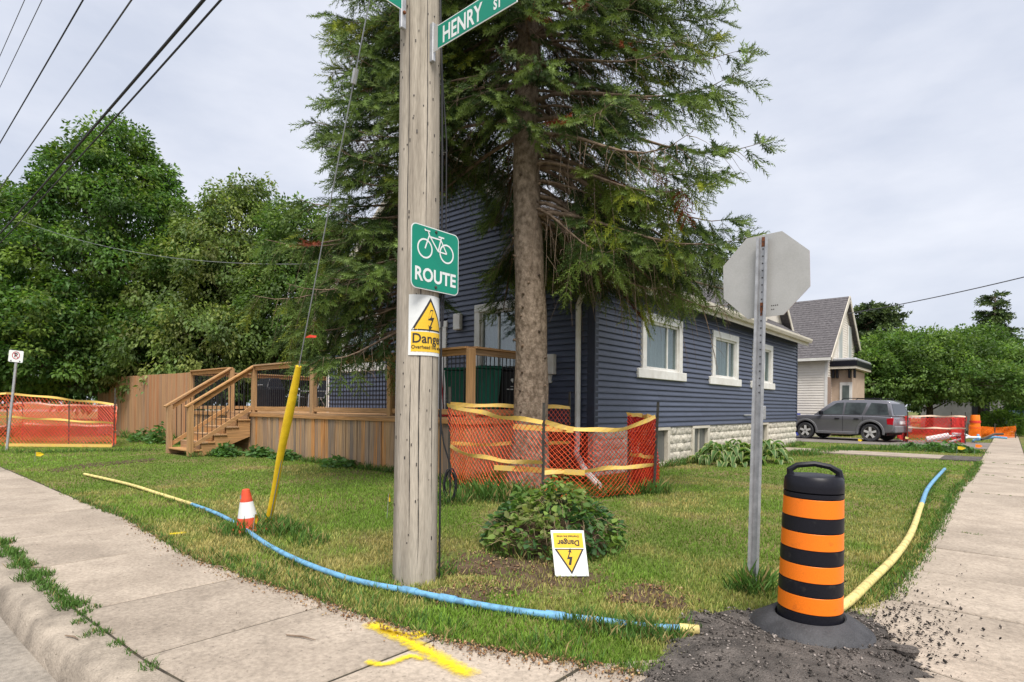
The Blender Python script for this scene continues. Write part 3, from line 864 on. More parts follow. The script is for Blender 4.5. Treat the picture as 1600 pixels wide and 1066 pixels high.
# small cross gable towards the back with pale siding
gy, gw, gb, gt = 21.1, 1.75, 4.0, 5.75
MB(house).add([(HX1-0.4,gy-gw,gb),(HX1-0.4,gy+gw,gb),(HX1-0.4,gy,gt),(HX1-4.2,gy,gt),(HX1-2.0,gy-gw,gb),(HX1-2.0,gy+gw,gb)], [(0,1,2),(0,2,3,4),(1,5,3,2)]).build('dormer', M['whitesiding'], house)
for sg in (1,-1):
    b = MB(house)
    b.add([(HX1-0.12,gy+sg*(gw+0.25),gb-0.2),(HX1-0.12,gy,gt+0.1),(HX1-4.2,gy,gt+0.1),(HX1-2.6,gy+sg*(gw+0.25),gb-0.2),(HX1-0.12,gy+sg*(gw+0.25),gb-0.32),(HX1-0.12,gy,gt-0.04),(HX1-4.2,gy,gt-0.04),(HX1-2.6,gy+sg*(gw+0.25),gb-0.32)], [(0,1,2,3),(7,6,5,4),(0,4,5,1),(0,3,7,4)])
    b.build('dormer_roof', M['shingle'], house)
    MB(house).bar((HX1-0.10,gy+sg*(gw+0.26),gb-0.26),(HX1-0.10,gy,gt+0.03),0.03,0.16).build('rake_board', M['cream'], house)
# meter box, hose bib and pipe on the side wall, mailbox by the door
m_ = MB(house); m_.box((HX1+0.02,HY0+9.35,0.98),(HX1+0.16,HY0+9.62,1.40)); m_.build('meter_box', M['galv'], house, bevel=0.02)
MB(house).tube([(HX1+0.03,HY0+8.0,1.12),(HX1+0.1,HY0+8.4,1.12),(HX1+0.12,HY0+8.9,1.10),(HX1+0.1,HY0+9.0,0.75),(HX1+0.12,HY0+9.05,0.2)], 0.02, 6).build('gas_pipe', M['galv'], house)
m_ = MB(house); m_.box((HX1-1.02,HY0-0.14,1.95),(HX1-0.86,HY0-0.03,2.35)); m_.build('mailbox', M['white'], house, bevel=0.01)
m_ = MB(house); m_.box((HX1-3.75,HY0-0.13,3.05),(HX1-3.52,HY0-0.03,3.42)); m_.build('porch_lamp', M['white'], house, bevel=0.015)

# ------------------------------------------------------------------ deck
DX0, DX1, DY0, DY1, DZ = -19.7, -7.09, 7.10, 9.17, 1.10
SX0, SX1 = -16.75, -15.34
deck = thing('timber_deck', 'cedar deck with black balusters, board skirt and side stairs before the house', 'deck', ((DX0+DX1)/2, DY0+1, 0))
def mesh_box(name, sx, sy, sz, mat, bevel=0.004):
    b = MB(); b.box((-sx/2,-sy/2,0),(sx/2,sy/2,sz))
    me = b.mesh(name, bevel); me.materials.append(mat); return me
skirt = MB(deck); skirt.box((DX0+0.05,DY0+0.05,-0.05),(DX1-0.05,DY0+0.09,1.0)); skirt.box((DX1-0.09,DY0+0.1,-0.05),(DX1-0.05,DY1,1.0))
sko = skirt.build('skirt', M['dark'], deck)
pl = [mesh_box('plank', 0.136, 0.022, 1.0, M['cedar'], 0.003) for _ in range(1)][0]
x = DX1 - 0.07; k = 0
while x > DX0:
    if not (SX0+0.1 < x < SX1-0.1):
        piece('plank', pl, sko, Vector((x, DY0+0.012+0.006*((k*7)%3), 0.0)) - deck.location, (0,0,0), (1,1,0.995+0.012*((k*5)%3))); 
    x -= 0.1415; k += 1
pls = mesh_box('plank', 0.022, 0.136, 1.0, M['cedar'], 0.003)
y = DY0 + 0.1
while y < DY1 - 0.05:
    piece('plank', pls, sko, Vector((DX1-0.012, y, 0.0)) - deck.location); y += 0.1415
floor = MB(deck); floor.box((DX0+0.02,DY0+0.06,0.98),(DX1-0.02,DY1,1.055)); floor.box((DX0+0.02,DY1,0.98),(HX0-0.06,11.6,1.055))
flo = floor.build('floor', M['dark'], deck)
nb = 15
bw = (DY1-DY0)/nb
bd = mesh_box('floor_board', DX1-DX0+0.06, bw-0.006, 0.04, M['cedarX'], 0.003)
for i in range(nb):
    piece('floor_board', bd, flo, Vector(((DX0+DX1)/2, DY0-0.02+bw*(i+0.5), 1.06)) - deck.location)
bd2 = mesh_box('floor_board', HX0-0.08-DX0, 0.132, 0.04, M['cedarX'], 0.003)
y = DY1 + 0.05
while y < 11.55:
    piece('floor_board', bd2, flo, Vector(((DX0+HX0-0.08)/2, y, 1.06)) - deck.location); y += 0.138
MB(deck).box((DX0,DY0-0.035,0.985),(DX1+0.035,DY0-0.002,1.058)).build('edge_board', M['cedarX'], deck, bevel=0.004)
MB(deck).box((DX1+0.002,DY0,0.985),(DX1+0.034,DY1,1.058)).build('edge_board', M['cedarY'], deck, bevel=0.004)

ZR = 2.36
def rail_run(p, q, z_floor=DZ, top=ZR, slope=None, along='X', posts=True):
    """top cap, sub rail, bottom rail and round balusters from p to q"""
    p, q = Vector(p), Vector(q)
    mt = M['cedarX'] if along == 'X' else M['cedarY']
    z0 = Vector((0,0,1))
    MB(deck).bar(p + z0*(top-0.02), q + z0*(top-0.02), 0.15, 0.04).build('handrail', mt, deck, bevel=0.005)
    MB(deck).bar(p + z0*(top-0.095), q + z0*(top-0.095), 0.045, 0.105).build('rail', mt, deck, bevel=0.004)
    MB(deck).bar(p + z0*(z_floor+0.10), q + z0*(z_floor+0.10), 0.045, 0.10).build('rail', mt, deck, bevel=0.004)
    L = (q-p).length
    n = max(2, int(round(L/0.107)))
    zb, zt = z_floor+0.15, top-0.147
    me = bpy.data.meshes.get('baluster_std')
    if me is None:
        b = MB(); b.tube([(0,0,0),(0,0,1)], 0.0095, 6); me = b.mesh('baluster_std', smooth=True); me.materials.append(M['black'])
    for i in range(1, n):
        c = p + (q-p)*i/n
        piece('baluster', me, deck, Vector((c.x, c.y, c.z+zb)) - deck.location, (0,0,0), (1,1,zt-zb))
pw = 0.125
pm_ = mesh_box('post', pw, pw, 1.0, M['cedarP'], 0.006)
def post(x, y, z0, z1):
    piece('post', pm_, deck, Vector((x, y, z0)) - deck.location, (0,0,0), (1,1,z1-z0))
YF = DY0 + 0.07
PXS = [DX1-0.07, -9.42, -12.36, SX1+0.0]
for x_ in PXS + [SX0, DX0+0.07]:
    post(x_, YF, 1.06, ZR-0.04)
for a, b in zip(PXS, PXS[1:]):
    rail_run((a-pw/2, YF, 0), (b+pw/2, YF, 0))
rail_run((SX0-pw/2, YF, 0), (DX0+0.07+pw/2, YF, 0))
post(DX1-0.07, DY1-0.12, 1.06, ZR-0.04)
rail_run((DX1-0.07, YF+pw/2, 0), (DX1-0.07, DY1-0.12-pw/2, 0), along='Y')
post(DX0+0.07, 11.5, 1.06, ZR-0.04); post(-17.3, 11.5, 1.06, ZR-0.04); post(HX0-0.15, 11.5, 1.06, ZR-0.04)
rail_run((DX0+0.07+pw/2, 11.5, 0), (-17.3-pw/2, 11.5, 0)); rail_run((-17.3+pw/2, 11.5, 0), (HX0-0.15-pw/2, 11.5, 0))
rail_run((DX0+0.07, YF+pw/2, 0), (DX0+0.07, 11.5-pw/2, 0), along='Y')
# stairs down to the lawn
RUN, NST = 0.30, 5
stairs = MB(deck); stairs.box((SX0+0.1,DY0-0.02,0.05),(SX1-0.1,DY0+0.04,0.98)); sto = stairs.build('stairs', M['cedarX'], deck)
rise = DZ/(NST+0.85)
for i in range(NST):
    z = DZ - rise*(i+1); y1 = DY0 - 0.035 - RUN*i; y0 = y1 - RUN - 0.03
    for h in range(2):
        ya = y0 + (y1-y0)*h/2 + 0.004; yb = y0 + (y1-y0)*(h+1)/2 - 0.004
        b = MB(deck); b.box((SX0-0.03,ya,z-0.038),(SX1+0.03,yb,z)); b.build('tread', M['cedarX'], sto, bevel=0.006)
    b = MB(deck); b.box((SX0+0.06,y1-0.03,z+0.0),(SX1-0.06,y1-0.008,z+rise-0.04)); b.build('riser', M['cedarX'], sto)
for x_ in (SX0+0.02, SX1-0.045):
    poly = [(DY0-0.04, 0.45)]
    poly = []
    for i in range(NST):
        z = DZ - rise*(i+1) - 0.042; y1 = DY0 - 0.04 - RUN*i
        poly += [(y1, z), (y1-RUN, z)]
    poly = poly + [(DY0-0.04-RUN*NST, 0.0), (DY0-0.04-RUN*(NST-1.1), 0.0), (DY0-0.04, DZ-rise-0.46)]
    MB(deck).prism([(p, q) for p, q in poly], (x_,0,0), (0,1,0), (0,0,1), 0.0, 0.045).build('stringer', M['cedarY'], sto)
YN = DY0 - RUN*NST - 0.02
for x_ in (SX0, SX1):
    post(x_, YN, 0.0, 1.27)
    p, q = Vector((x_, YF-0.03, 0)), Vector((x_, YN, 0))
    zt0, zt1, zb0, zb1 = ZR, 1.30, DZ+0.13, 0.20
    MB(deck).bar((x_,YF-0.02,zt0-0.02),(x_,YN-0.12,zt1-0.07),0.15,0.04).build('handrail', M['cedarY'], deck, bevel=0.005)
    MB(deck).bar((x_,YF-0.06,zt0-0.10),(x_,YN+0.06,zt1-0.09),0.045,0.10).build('rail', M['cedarY'], deck, bevel=0.004)
    MB(deck).bar((x_,YF-0.06,zb0-0.0),(x_,YN+0.06,zb1+0.05),0.045,0.10).build('rail', M['cedarY'], deck, bevel=0.004)
    me = bpy.data.meshes['baluster_std']
    for i in range(1, 13):
        f_ = i/13
        y = (YF-0.06)*(1-f_) + (YN+0.06)*f_
        zb = zb0*(1-f_)+(zb1+0.05)*f_ + 0.04; zt = (zt0-0.10)*(1-f_)+(zt1-0.09)*f_ - 0.04
        piece('baluster', me, deck, Vector((x_, y, zb)) - deck.location, (0,0,0), (1,1,zt-zb))

# things standing on the deck
def wheeled_bin(loc, label, mat, rotz, logo):
    t = thing('wheeled_bin', label, 'bin', loc, rotz)
    t.scale = (0.78, 0.78, 0.98)
    b = MB()
    b.add([(-0.22,-0.24,0.06),(0.22,-0.24,0.06),(0.22,0.24,0.06),(-0.22,0.24,0.06),(-0.29,-0.32,0.92),(0.29,-0.32,0.92),(0.29,0.32,0.92),(-0.29,0.32,0.92)], [(0,3,2,1),(0,1,5,4),(1,2,6,5),(2,3,7,6),(3,0,4,7),(4,5,6,7)])
    b.build('body', mat, t, bevel=0.025, segs=2)
    b = MB(); b.box((-0.31,-0.34,0.925),(0.31,0.36,0.985)); b.build('lid', mat, t, bevel=0.025, segs=2)
    for s in (-1,1):
        b = MB(); b.tube([(s*0.25,0.24,0.1),(s*0.30,0.24,0.1)], 0.1, 14); b.build('wheel', M['rubber'], t)
    b = MB(); b.tube([(-0.26,0.36,0.9),(-0.26,0.43,0.93),(0.26,0.43,0.93),(0.26,0.36,0.9)], 0.016, 6); b.build('handle', mat, t)
    if logo:
        b = MB()
        o = Vector((0,-0.325,0.68)); 
        for r_ in (0.06,):
            b.prism([(-r_,0),(0,-r_),(r_,0),(0,r_)], (0,-0.306,0.74), (1,0,0), (0,0.09,1), 0.0, 0.003)
            b.prism([(-0.05,-0.015),(0.05,-0.015),(0.05,0.0),(-0.05,0.0)], (0,-0.298,0.62), (1,0,0), (0,0.09,1), 0.0, 0.003)
            b.prism([(-0.16,-0.015),(0.16,-0.015),(0.16,0.005),(-0.16,0.005)], (0,-0.291,0.56), (1,0,0), (0,0.09,1), 0.0, 0.003)
        b.build('logo', M['signwhite'], t)
    return t
wheeled_bin((-7.55,7.98,1.102), 'green wheeled bin just inside the deck corner post', M['bingreen'], math.radians(60), False)
wheeled_bin((-7.62,8.62,1.102), 'black wheeled bin with white logo beside the spruce trunk', M['drumblack'], math.radians(75), True)
wheeled_bin((-8.35,8.05,1.102), 'green wheeled bin left of the deck corner post', M['bingreen'], math.radians(20), False)
b = MB(); b.tube([(-8.2,7.5,1.1),(-8.22,7.56,2.25)], 0.014, 6); ro = thing('red_pole', 'thin red pole leaning inside the deck rail', 'pole', (-8.2,7.5,1.1))
b = MB(ro); b.tube([(-8.2,7.5,1.102),(-8.24,7.42,2.22)], 0.014, 6); b.build('handle', M['signred'], ro); b = MB(ro); b.box((-8.32,7.44,1.104),(-8.08,7.53,1.16)); b.build('head', M['signred'], ro, bevel=0.01)
grill = thing('covered_grill', 'black covered barbecue on the deck behind the stair rails', 'grill', (-17.4,8.6,1.102))
b = MB(grill); b.box((-18.0,8.3,1.12),(-16.9,8.9,1.85)); b.build('cover', M['drumblack'], grill, bevel=0.08, segs=2)
b = MB(grill); 
b.add([(-17.85,8.32,1.84),(-17.0,8.32,1.84),(-17.0,8.88,1.84),(-17.85,8.88,1.84),(-17.75,8.45,2.12),(-17.1,8.45,2.12),(-17.1,8.8,2.12),(-17.75,8.8,2.12)], [(0,1,5,4),(1,2,6,5),(2,3,7,6),(3,0,4,7),(4,5,6,7)]); b.build('hood', M['drumblack'], grill, bevel=0.03, segs=2)
b = MB(grill); b.tube([(-17.7,8.28,1.9),(-17.7,8.2,1.9),(-17.15,8.2,1.9),(-17.15,8.28,1.9)], 0.014, 6); b.build('handle', M['galv'], grill)
chair = thing('patio_chair', 'black patio chair with pale metal frame near the top of the stairs', 'chair', (-15.9,9.2,1.102))
cx, cy = -15.9, 9.2
b = MB(chair)
for s in (-0.27,0.27):
    b.tube([(cx+s,cy-0.3,1.104),(cx+s,cy-0.28,1.55),(cx+s,cy+0.22,1.52),(cx+s,cy+0.42,2.05)], 0.014, 6)
    b.tube([(cx+s,cy+0.35,1.104),(cx+s,cy+0.1,1.53)], 0.014, 6)
    b.tube([(cx+s,cy-0.28,1.55),(cx+s,cy-0.25,1.72),(cx+s,cy+0.28,1.72)], 0.014, 6)
b.build('frame', M['galv'], chair, smooth=True)
MB(chair).box((cx-0.27,cy-0.27,1.52),(cx+0.27,cy+0.22,1.545)).build('seat', M['drumblack'], chair)
MB(chair).add([(cx-0.27,cy+0.22,1.55),(cx+0.27,cy+0.22,1.55),(cx+0.27,cy+0.42,2.05),(cx-0.27,cy+0.42,2.05),(cx-0.27,cy+0.24,1.55),(cx+0.27,cy+0.24,1.55),(cx+0.27,cy+0.44,2.05),(cx-0.27,cy+0.44,2.05)], [(0,1,2,3),(7,6,5,4),(0,4,5,1),(3,2,6,7)]).build('backrest', M['drumblack'], chair)

# ------------------------------------------------------------------ board fence
fence = thing('board_fence', 'tall cedar board fence running left from the deck', 'fence', (-24.7, DY0, 0))
fm = mesh_box('plank', 0.136, 0.02, 1.0, M['fencewood'], 0.003)
rf = random.Random(5)
x = DX0 - 0.09; k = 0
while x > -29.8:
    piece('plank', fm, fence, Vector((x, DY0+0.02+0.004*rf.random(), 0.02)) - fence.location, (0, math.radians(rf.uniform(-0.3,0.3)), 0), (1,1,2.27+0.012*rf.random() + 0.010*(DX0-x)))
    x -= 0.1395; k += 1
for z in (0.4, 1.1, 1.85):
    MB(fence).box((-29.8,DY0+0.036,z),(DX0-0.02,DY0+0.075,z+0.09)).build('rail', M['cedarX'], fence)
for x in (-29.6,-27.4,-25.3,-23.4,-21.5,-19.85):
    MB(fence).box((x-0.05,DY0+0.08,0),(x+0.05,DY0+0.18,2.1)).build('post', M['cedarP'], fence)

# ------------------------------------------------------------------ neighbour's house
NX, NY, NW, NDEP = -6.74, 31.2, 7.4, 9.0
neigh = thing('white_house', 'white sided gabled house with grey shingle roof behind the parked car', 'house', (NX-NDEP/2, NY+NW/2, 0))
NE, NS = 4.0, 0.87
NRZ = NE + NS*NW/2
MB(neigh).box((NX-NDEP,NY+0.05,0),(NX-0.05,NY+NW-0.05,NE)).build('wall', M['whitesiding'], neigh)
b = MB(neigh)
nn = int(NE/0.125)
for i in range(2, nn):
    course(b, (NX,NY,0), (-1,0,0), (0,-1,0), 0, NDEP, 0, NDEP, i*0.125, (i+1)*0.125, 0.02)
b.build('side_siding', M['whitesiding'], neigh)
b = MB(neigh)
for i in range(2, int(NRZ/0.125)):
    z0, z1 = i*0.125, (i+1)*0.125
    i0, i1 = max(0,(z0-NE)/NS), max(0,(z1-NE)/NS)
    if NW-2*i1 < 0.1: break
    course(b, (NX,NY,0), (0,1,0), (1,0,0), i0, NW-i0, i1, NW-i1, z0, z1, 0.02)
b.build('front_siding', M['whitesiding'], neigh)
MB(neigh).box((NX-0.1,NY-0.03,0.2),(NX+0.03,NY+0.08,NE)).build('corner_board', M['white'], neigh)
b = MB(neigh); b.box((NX-0.02,NY-0.02,0),(NX+0.04,NY+0.7,2.9)); b.build('brick_pier', M['brick'], neigh)
for sg in (-1,1):
    b = MB(neigh)
    ye = NY-0.35 if sg < 0 else NY+NW+0.35
    ze = NE-0.35*NS+0.12
    vs = [(NX+0.25,ye,ze),(NX-NDEP,ye,ze),(NX-NDEP,NY+NW/2,NRZ+0.12),(NX+0.25,NY+NW/2,NRZ+0.12)]
    vs += [(x,y,z-0.12) for x,y,z in vs]
    b.add(vs, [(0,1,2,3),(7,6,5,4),(0,4,5,1),(1,5,6,2),(2,6,7,3),(3,7,4,0)])
    ro = b.build('roof', M['shingle'], neigh)
    if sg < 0:
        for i in range(26):
            f0, f1 = i/26, (i+1)/26
            y0_, y1_ = ye+(NY+NW/2-ye)*f0, ye+(NY+NW/2-ye)*f1
            z0_, z1_ = ze+(NRZ+0.12-ze)*f0, ze+(NRZ+0.12-ze)*f1
            MB(neigh).add([(NX+0.26,y0_,z0_+0.03),(NX-NDEP,y0_,z0_+0.03),(NX-NDEP,y1_,z1_+0.006),(NX+0.26,y1_,z1_+0.006),(NX+0.26,y0_,z0_),(NX-NDEP,y0_,z0_)], [(0,3,2,1),(4,0,1,5)]).build('shingle_row', M['shingle'], ro)
        b = MB(neigh); b.box((NX-3.2,NY+2.9,NE+2.15),(NX-2.6,NY+3.3,NE+2.75)); b.build('roof_vent', M['galv'], ro, bevel=0.03)
        MB(neigh).box((NX-NDEP,ye-0.1,ze-0.14),(NX+0.25,ye+0.0,ze-0.01)).build('gutter', M['white'], neigh)
    MB(neigh).bar((NX+0.27,ye,ze-0.1),(NX+0.27,NY+NW/2,NRZ+0.04),0.04,0.24).build('rake_board', M['cream'], neigh)
for (a0,a1) in ((2.3,3.0),(4.6,5.3)):
    b = MB(neigh); b.box((NX+0.02,NY+a0-0.08,3.9),(NX+0.06,NY+a1+0.08,5.9)); wo = b.build('window', M['white'], neigh, bevel=0.01)
    MB(neigh).box((NX+0.055,NY+a0,3.98),(NX+0.07,NY+a1,5.82)).build('pane', M['curtain'], wo)
# entry porch
PY0, PX1 = NY+0.9, NX+0.9
MB(neigh).box((NX,PY0,0.1),(PX1,PY0+3.2,3.25)).build('porch', M['tan'], neigh)
b = MB(neigh); b.box((NX-0.02,PY0-0.4,3.3),(PX1+0.25,PY0+3.5,3.42)); b.build('porch_soffit', M['cream'], neigh)
b = MB(neigh); b.box((NX-0.02,PY0-0.42,3.42),(PX1+0.28,PY0+3.52,3.66)); b.build('porch_fascia', M['drumblack'], neigh)
b = MB(neigh); b.box((NX-0.02,PY0-0.40,3.66),(PX1+0.26,PY0+3.5,3.82)); b.build('porch_roof', M['galv'], neigh, bevel=0.05)
for x_ in (NX+0.08, NX+0.26, PX1-0.12, PX1+0.1):
    MB(neigh).box((x_,PY0-0.28,2.85),(x_+0.08,PY0-0.02,3.29)).build('bracket', M['drumblack'], neigh, bevel=0.02)
b = MB(neigh); b.box((NX+0.38,PY0-0.05,0.4),(NX+0.92,PY0-0.002,2.65)); dd = b.build('door_frame', M['white'], neigh, bevel=0.01)
MB(neigh).box((NX+0.5,PY0-0.07,0.5),(NX+0.8,PY0-0.045,2.5)).build('door', pm('storm_door',(0.16,0.19,0.18),(0.10,0.12,0.115),scale=3,rough=0.2), dd)
bb = thing('blue_bin', 'blue recycling box against the white house wall', 'bin', (NX-1.6,NY-0.7,0.0))
b = MB(bb); b.box((NX-2.1,NY-0.95,0.0),(NX-1.1,NY-0.45,1.02)); b.build('body', M['bluebin'], bb, bevel=0.03)
b = MB(bb); b.box((NX-2.14,NY-0.98,1.02),(NX-1.06,NY-0.42,1.1)); b.build('rim', M['bluebin'], bb, bevel=0.02)
# ------------------------------------------------------------------ utility pole and what hangs on it
def text2d(s, size, xs=1.0, bold=0.0, align='CENTER'):
    cu = bpy.data.curves.new('txt', 'FONT')
    cu.body = s; cu.size = size; cu.align_x = align; cu.align_y = 'CENTER'; cu.offset = bold; cu.resolution_u = 3
    o = bpy.data.objects.new('txt', cu); C.objects.link(o)
    dg = bpy.context.evaluated_depsgraph_get()
    me = bpy.data.meshes.new_from_object(o.evaluated_get(dg))
    vs = [(v.co.x*xs, v.co.y) for v in me.vertices]; fs = [tuple(p.vertices) for p in me.polygons]
    C.objects.unlink(o); bpy.data.objects.remove(o); bpy.data.curves.remove(cu); bpy.data.meshes.remove(me)
    return vs, fs

def rrect(w, h, r, n=5):
    p = []
    for cx, cy, a0 in ((w/2-r,h/2-r,0),(-w/2+r,h/2-r,90),(-w/2+r,-h/2+r,180),(w/2-r,-h/2+r,270)):
        for i in range(n+1):
            a = math.radians(a0 + 90*i/n); p.append((cx+r*math.cos(a), cy+r*math.sin(a)))
    return p

def ring2d(c, r0, r1, n=28, arc=(0,360)):
    vs, fs = [], []
    for i in range(n+1):
        a = math.radians(arc[0]+(arc[1]-arc[0])*i/n)
        vs += [(c[0]+r0*math.cos(a), c[1]+r0*math.sin(a)), (c[0]+r1*math.cos(a), c[1]+r1*math.sin(a))]
        if i: fs.append((2*i-2, 2*i-1, 2*i+1, 2*i))
    return vs, fs

def line2d(a, b, w):
    a, b = Vector(a), Vector(b); t = (b-a).normalized(); n = Vector((-t.y, t.x))*w/2
    return [tuple(a+n), tuple(a-n), tuple(b-n), tuple(b+n)], [(0,1,2,3)]

POLE = site(-0.72, 4.33)
PX_, PY_ = POLE.x, POLE.y
PH = 11.6
def prad(z): return 0.164 - 0.0040*z
pole = thing('utility_pole', 'weathered grey timber utility pole carrying the street signs', 'utility pole', (PX_, PY_, 0))
seg, rows = 40, 60
vs, fs = [], []
rp = random.Random(3)
ph = [rp.random()*6.28 for _ in range(6)]
for j in range(rows+1):
    z = -0.2 + (PH+0.2)*(j/rows)**1.25
    for i in range(seg):
        a = 2*math.pi*i/seg
        r = prad(z)*(1+0.006*math.sin(5*a+ph[0]+z*0.4)+0.005*math.sin(11*a+ph[1]-z*0.7)+0.004*math.sin(19*a+ph[2]+z)) - (0.004 if rp.random()<0.05 else 0)
        vs.append((PX_+r*math.cos(a)+0.012*math.sin(z*0.5), PY_+r*math.sin(a), z))
for j in range(rows):
    for i in range(seg):
        i2 = (i+1) % seg
        fs.append((j*seg+i, j*seg+i2, (j+1)*seg+i2, (j+1)*seg+i))
fs.append(tuple(rows*seg+i for i in range(seg)))
MB(pole).add(vs, fs).build('shaft', M['polewood'], pole, smooth=True)
def on_pole(ang, z, dr=0.0):
    r = prad(z)+dr
    return Vector((PX_+r*math.cos(ang)+0.012*math.sin(z*0.5), PY_+r*math.sin(ang), z))
A_M = math.atan2(0, 1)                       # towards +X (the sign side)
A_CAM = math.atan2(-PY_, -PX_)
# drying cracks: long narrow dark slits in the shaft
for (a0, z0, z1, w) in ((A_CAM+0.10,0.15,2.55,0.0045),(A_CAM-0.55,2.2,4.4,0.003),(A_CAM+0.35,2.4,4.6,0.003),(A_CAM-0.3,0.3,1.6,0.003),(A_CAM+0.75,0.5,2.2,0.003)):
    b = MB(pole); n = 26
    L_, R_ = [], []
    for i in range(n+1):
        z = z0+(z1-z0)*i/n; ww = w*(1-abs(2*i/n-1)**3)*(0.6+0.8*rp.random())
        aa = a0+0.02*math.sin(z*4)+0.008*rp.random()
        L_.append(on_pole(aa-ww/0.17, z, 0.0025)); R_.append(on_pole(aa+ww/0.17, z, 0.0025))
    b.add(L_+R_, [(i,n+1+i,n+2+i,i+1) for i in range(n)]).build('crack', M['signdark'], pole)
b = MB(pole)
for i in range(70):
    c = on_pole(A_CAM+rp.uniform(-1.3,1.3), rp.uniform(0.3,4.6), 0.001)
    out = Vector((c.x-PX_, c.y-PY_, 0)).normalized(); sd = Vector((-out.y,out.x,0))
    hw, hh = rp.uniform(0.002,0.0045), rp.uniform(0.003,0.013)
    b.obox(c, sd*hw, Vector((0,0,hh)), out*0.002)
b.build('nail_holes', M['signdark'], pole)['kind'] = 'stuff'
b = MB(pole)
b.tube([on_pole(A_CAM+1.05, 4.9, 0.02), on_pole(A_CAM+1.1,4.3,0.015), on_pole(A_CAM+1.25,3.75,0.02), on_pole(A_CAM+1.38,3.2,0.02), on_pole(A_CAM+1.43,2.4,0.02), on_pole(A_CAM+1.43,1.0,0.02), on_pole(A_CAM+1.45,0.0,0.02)], 0.0075, 6)
b.tube([on_pole(A_CAM+1.35,3.9,0.01), on_pole(A_CAM+1.5,3.3,0.05), on_pole(A_CAM+1.5,2.6,0.05), on_pole(A_CAM+1.5,1.9,0.03)], 0.005, 6)
b.build('ground_cable', M['cable'], pole, smooth=True)

EXR, EYR = Vector((0,1,0)), Vector((0,0,1))
# bicycle route sign: plane along +Y, faces +X
SC = on_pole(0.0, 0, 0.012); SZ = CAM_H + (636-407)/FPX*4.2
bs = thing('bicycle_route_sign', 'green bicycle route sign bolted to the wooden pole', 'sign', (SC.x, SC.y, SZ))
o = Vector((SC.x+0.012, SC.y+0.015, SZ))
MB(bs).prism(rrect(0.46,0.46,0.045), o, EXR, EYR, -0.002, 0.0).build('panel', M['signwhite'], bs)
MB(bs).prism(rrect(0.446,0.446,0.04), o, EXR, EYR, 0.0005, 0.0016).build('green_field', M['signgreen'], bs)
b = MB(bs); H = 0.0028
wl_, wr_ = (-0.105, 0.065), (0.105, 0.065)
for c in (wl_, wr_):
    v, f = ring2d(c, 0.060, 0.072); b.flat(v, f, o, EXR, EYR, H)
bbk, seat_, head = (0.02,0.068), (0.045,0.158), (-0.065,0.168)
for k_, (p, q, w) in enumerate(((wl_,head,0.011),(head,(-0.075,0.195),0.011),(head,bbk,0.011),((-0.06,0.158),seat_,0.011),(bbk,(0.05,0.172),0.011),(bbk,wr_,0.010),(wr_,seat_,0.010),((0.022,0.176),(0.078,0.176),0.011),((-0.105,0.197),(-0.058,0.197),0.010),((-0.11,0.205),(-0.10,0.192),0.010))):
    v, f = line2d(p, q, w); b.flat(v, f, o, EXR, EYR, H + 0.00015*(k_+1))
b.build('bicycle_symbol', M['signwhite'], bs)
v, f = text2d('ROUTE', 0.135, 0.92, 0.0035); MB(bs).flat(v, f, o + EYR*(-0.128), EXR, EYR, H).build('lettering', M['signwhite'], bs)
for zz in (0.205, -0.198):
    MB(bs).lathe([(0.011,0),(0.011,0.006),(0.006,0.009)], o + EYR*zz + Vector((0.001,0,0)), 8, Matrix.Rotation(math.pi/2,3,'Y')).build('bolt', M['stake'], bs)

# danger notice wrapped round the pole
def danger(parent, mapf, w, h):
    """white card, yellow triangle with bolt, yellow box with words; mapf(a, b, layer) -> point"""
    def grid(poly_rows, layer, mat, name, nx=10):
        b = MB(parent); vs, fs = [], []
        for (l, r, y) in poly_rows:
            for i in range(nx+1):
                vs.append(mapf(l+(r-l)*i/nx, y, layer))
        for j in range(len(poly_rows)-1):
            for i in range(nx):
                a = j*(nx+1)+i; fs.append((a, a+1, a+nx+2, a+nx+1))
        return b.add(vs, fs).build(name, mat, parent)
    grid([(-w/2,w/2,-h/2+h*j/8) for j in range(9)], 0, M['signwhite'], 'card')
    tw, t0, t1 = w*0.88, -0.07*h/0.42*1.0+0.0, 0.46*h
    t0 = -0.09*h
    grid([(-tw/2*(1-j/8)-0.0, tw/2*(1-j/8)+0.0, t0+(t1-t0)*j/8) for j in range(9)], 1, M['signdark'], 'triangle_border')
    c = 0.055*h
    hw = lambda y: tw/2*(1-(y-t0)/(t1-t0)) - c*0.75
    ys = [t0+c*0.42+(t1-1.25*c-t0-c*0.42)*j/8 for j in range(9)]
    grid([(-max(hw(y),0.0005), max(hw(y),0.0005), y) for y in ys], 2, M['signyellow'], 'triangle')
    grid([(-w*0.44, w*0.44, -0.44*h+0.33*h*j/3) for j in range(4)], 1, M['signyellow'], 'word_panel')
    s = h/0.42
    bolt = [(-0.002,0.11),(0.026,0.11),(0.008,0.056),(0.036,0.056),(0.003,-0.010),(0.017,-0.007),(-0.010,-0.045),(-0.020,0.002),(-0.008,-0.007),(0.012,0.035),(-0.024,0.035)]
    b = MB(parent); b.add([mapf(p*s*0.9, q*s, 3) for p, q in bolt], [tuple(range(len(bolt)))]); b.build('bolt_symbol', M['signdark'], parent)
    for txt, sz, y, bo in (('Danger', 0.088*s*w/0.32, -0.225*h, 0.0016), ('Overhead live wires', 0.033*s*w/0.32, -0.365*h, 0.0005)):
        v, f = text2d(txt, sz, 0.98, bo)
        MB(parent).add([mapf(p, q + y, 3) for p, q in v], f).build('lettering', M['signdark'], parent)
A0 = A_CAM + 0.60; ZD = CAM_H + (636-509)/FPX*4.17
dn = thing('danger_notice', 'white and yellow overhead danger notice wrapped on the pole', 'sign', on_pole(A0, ZD, 0.004))
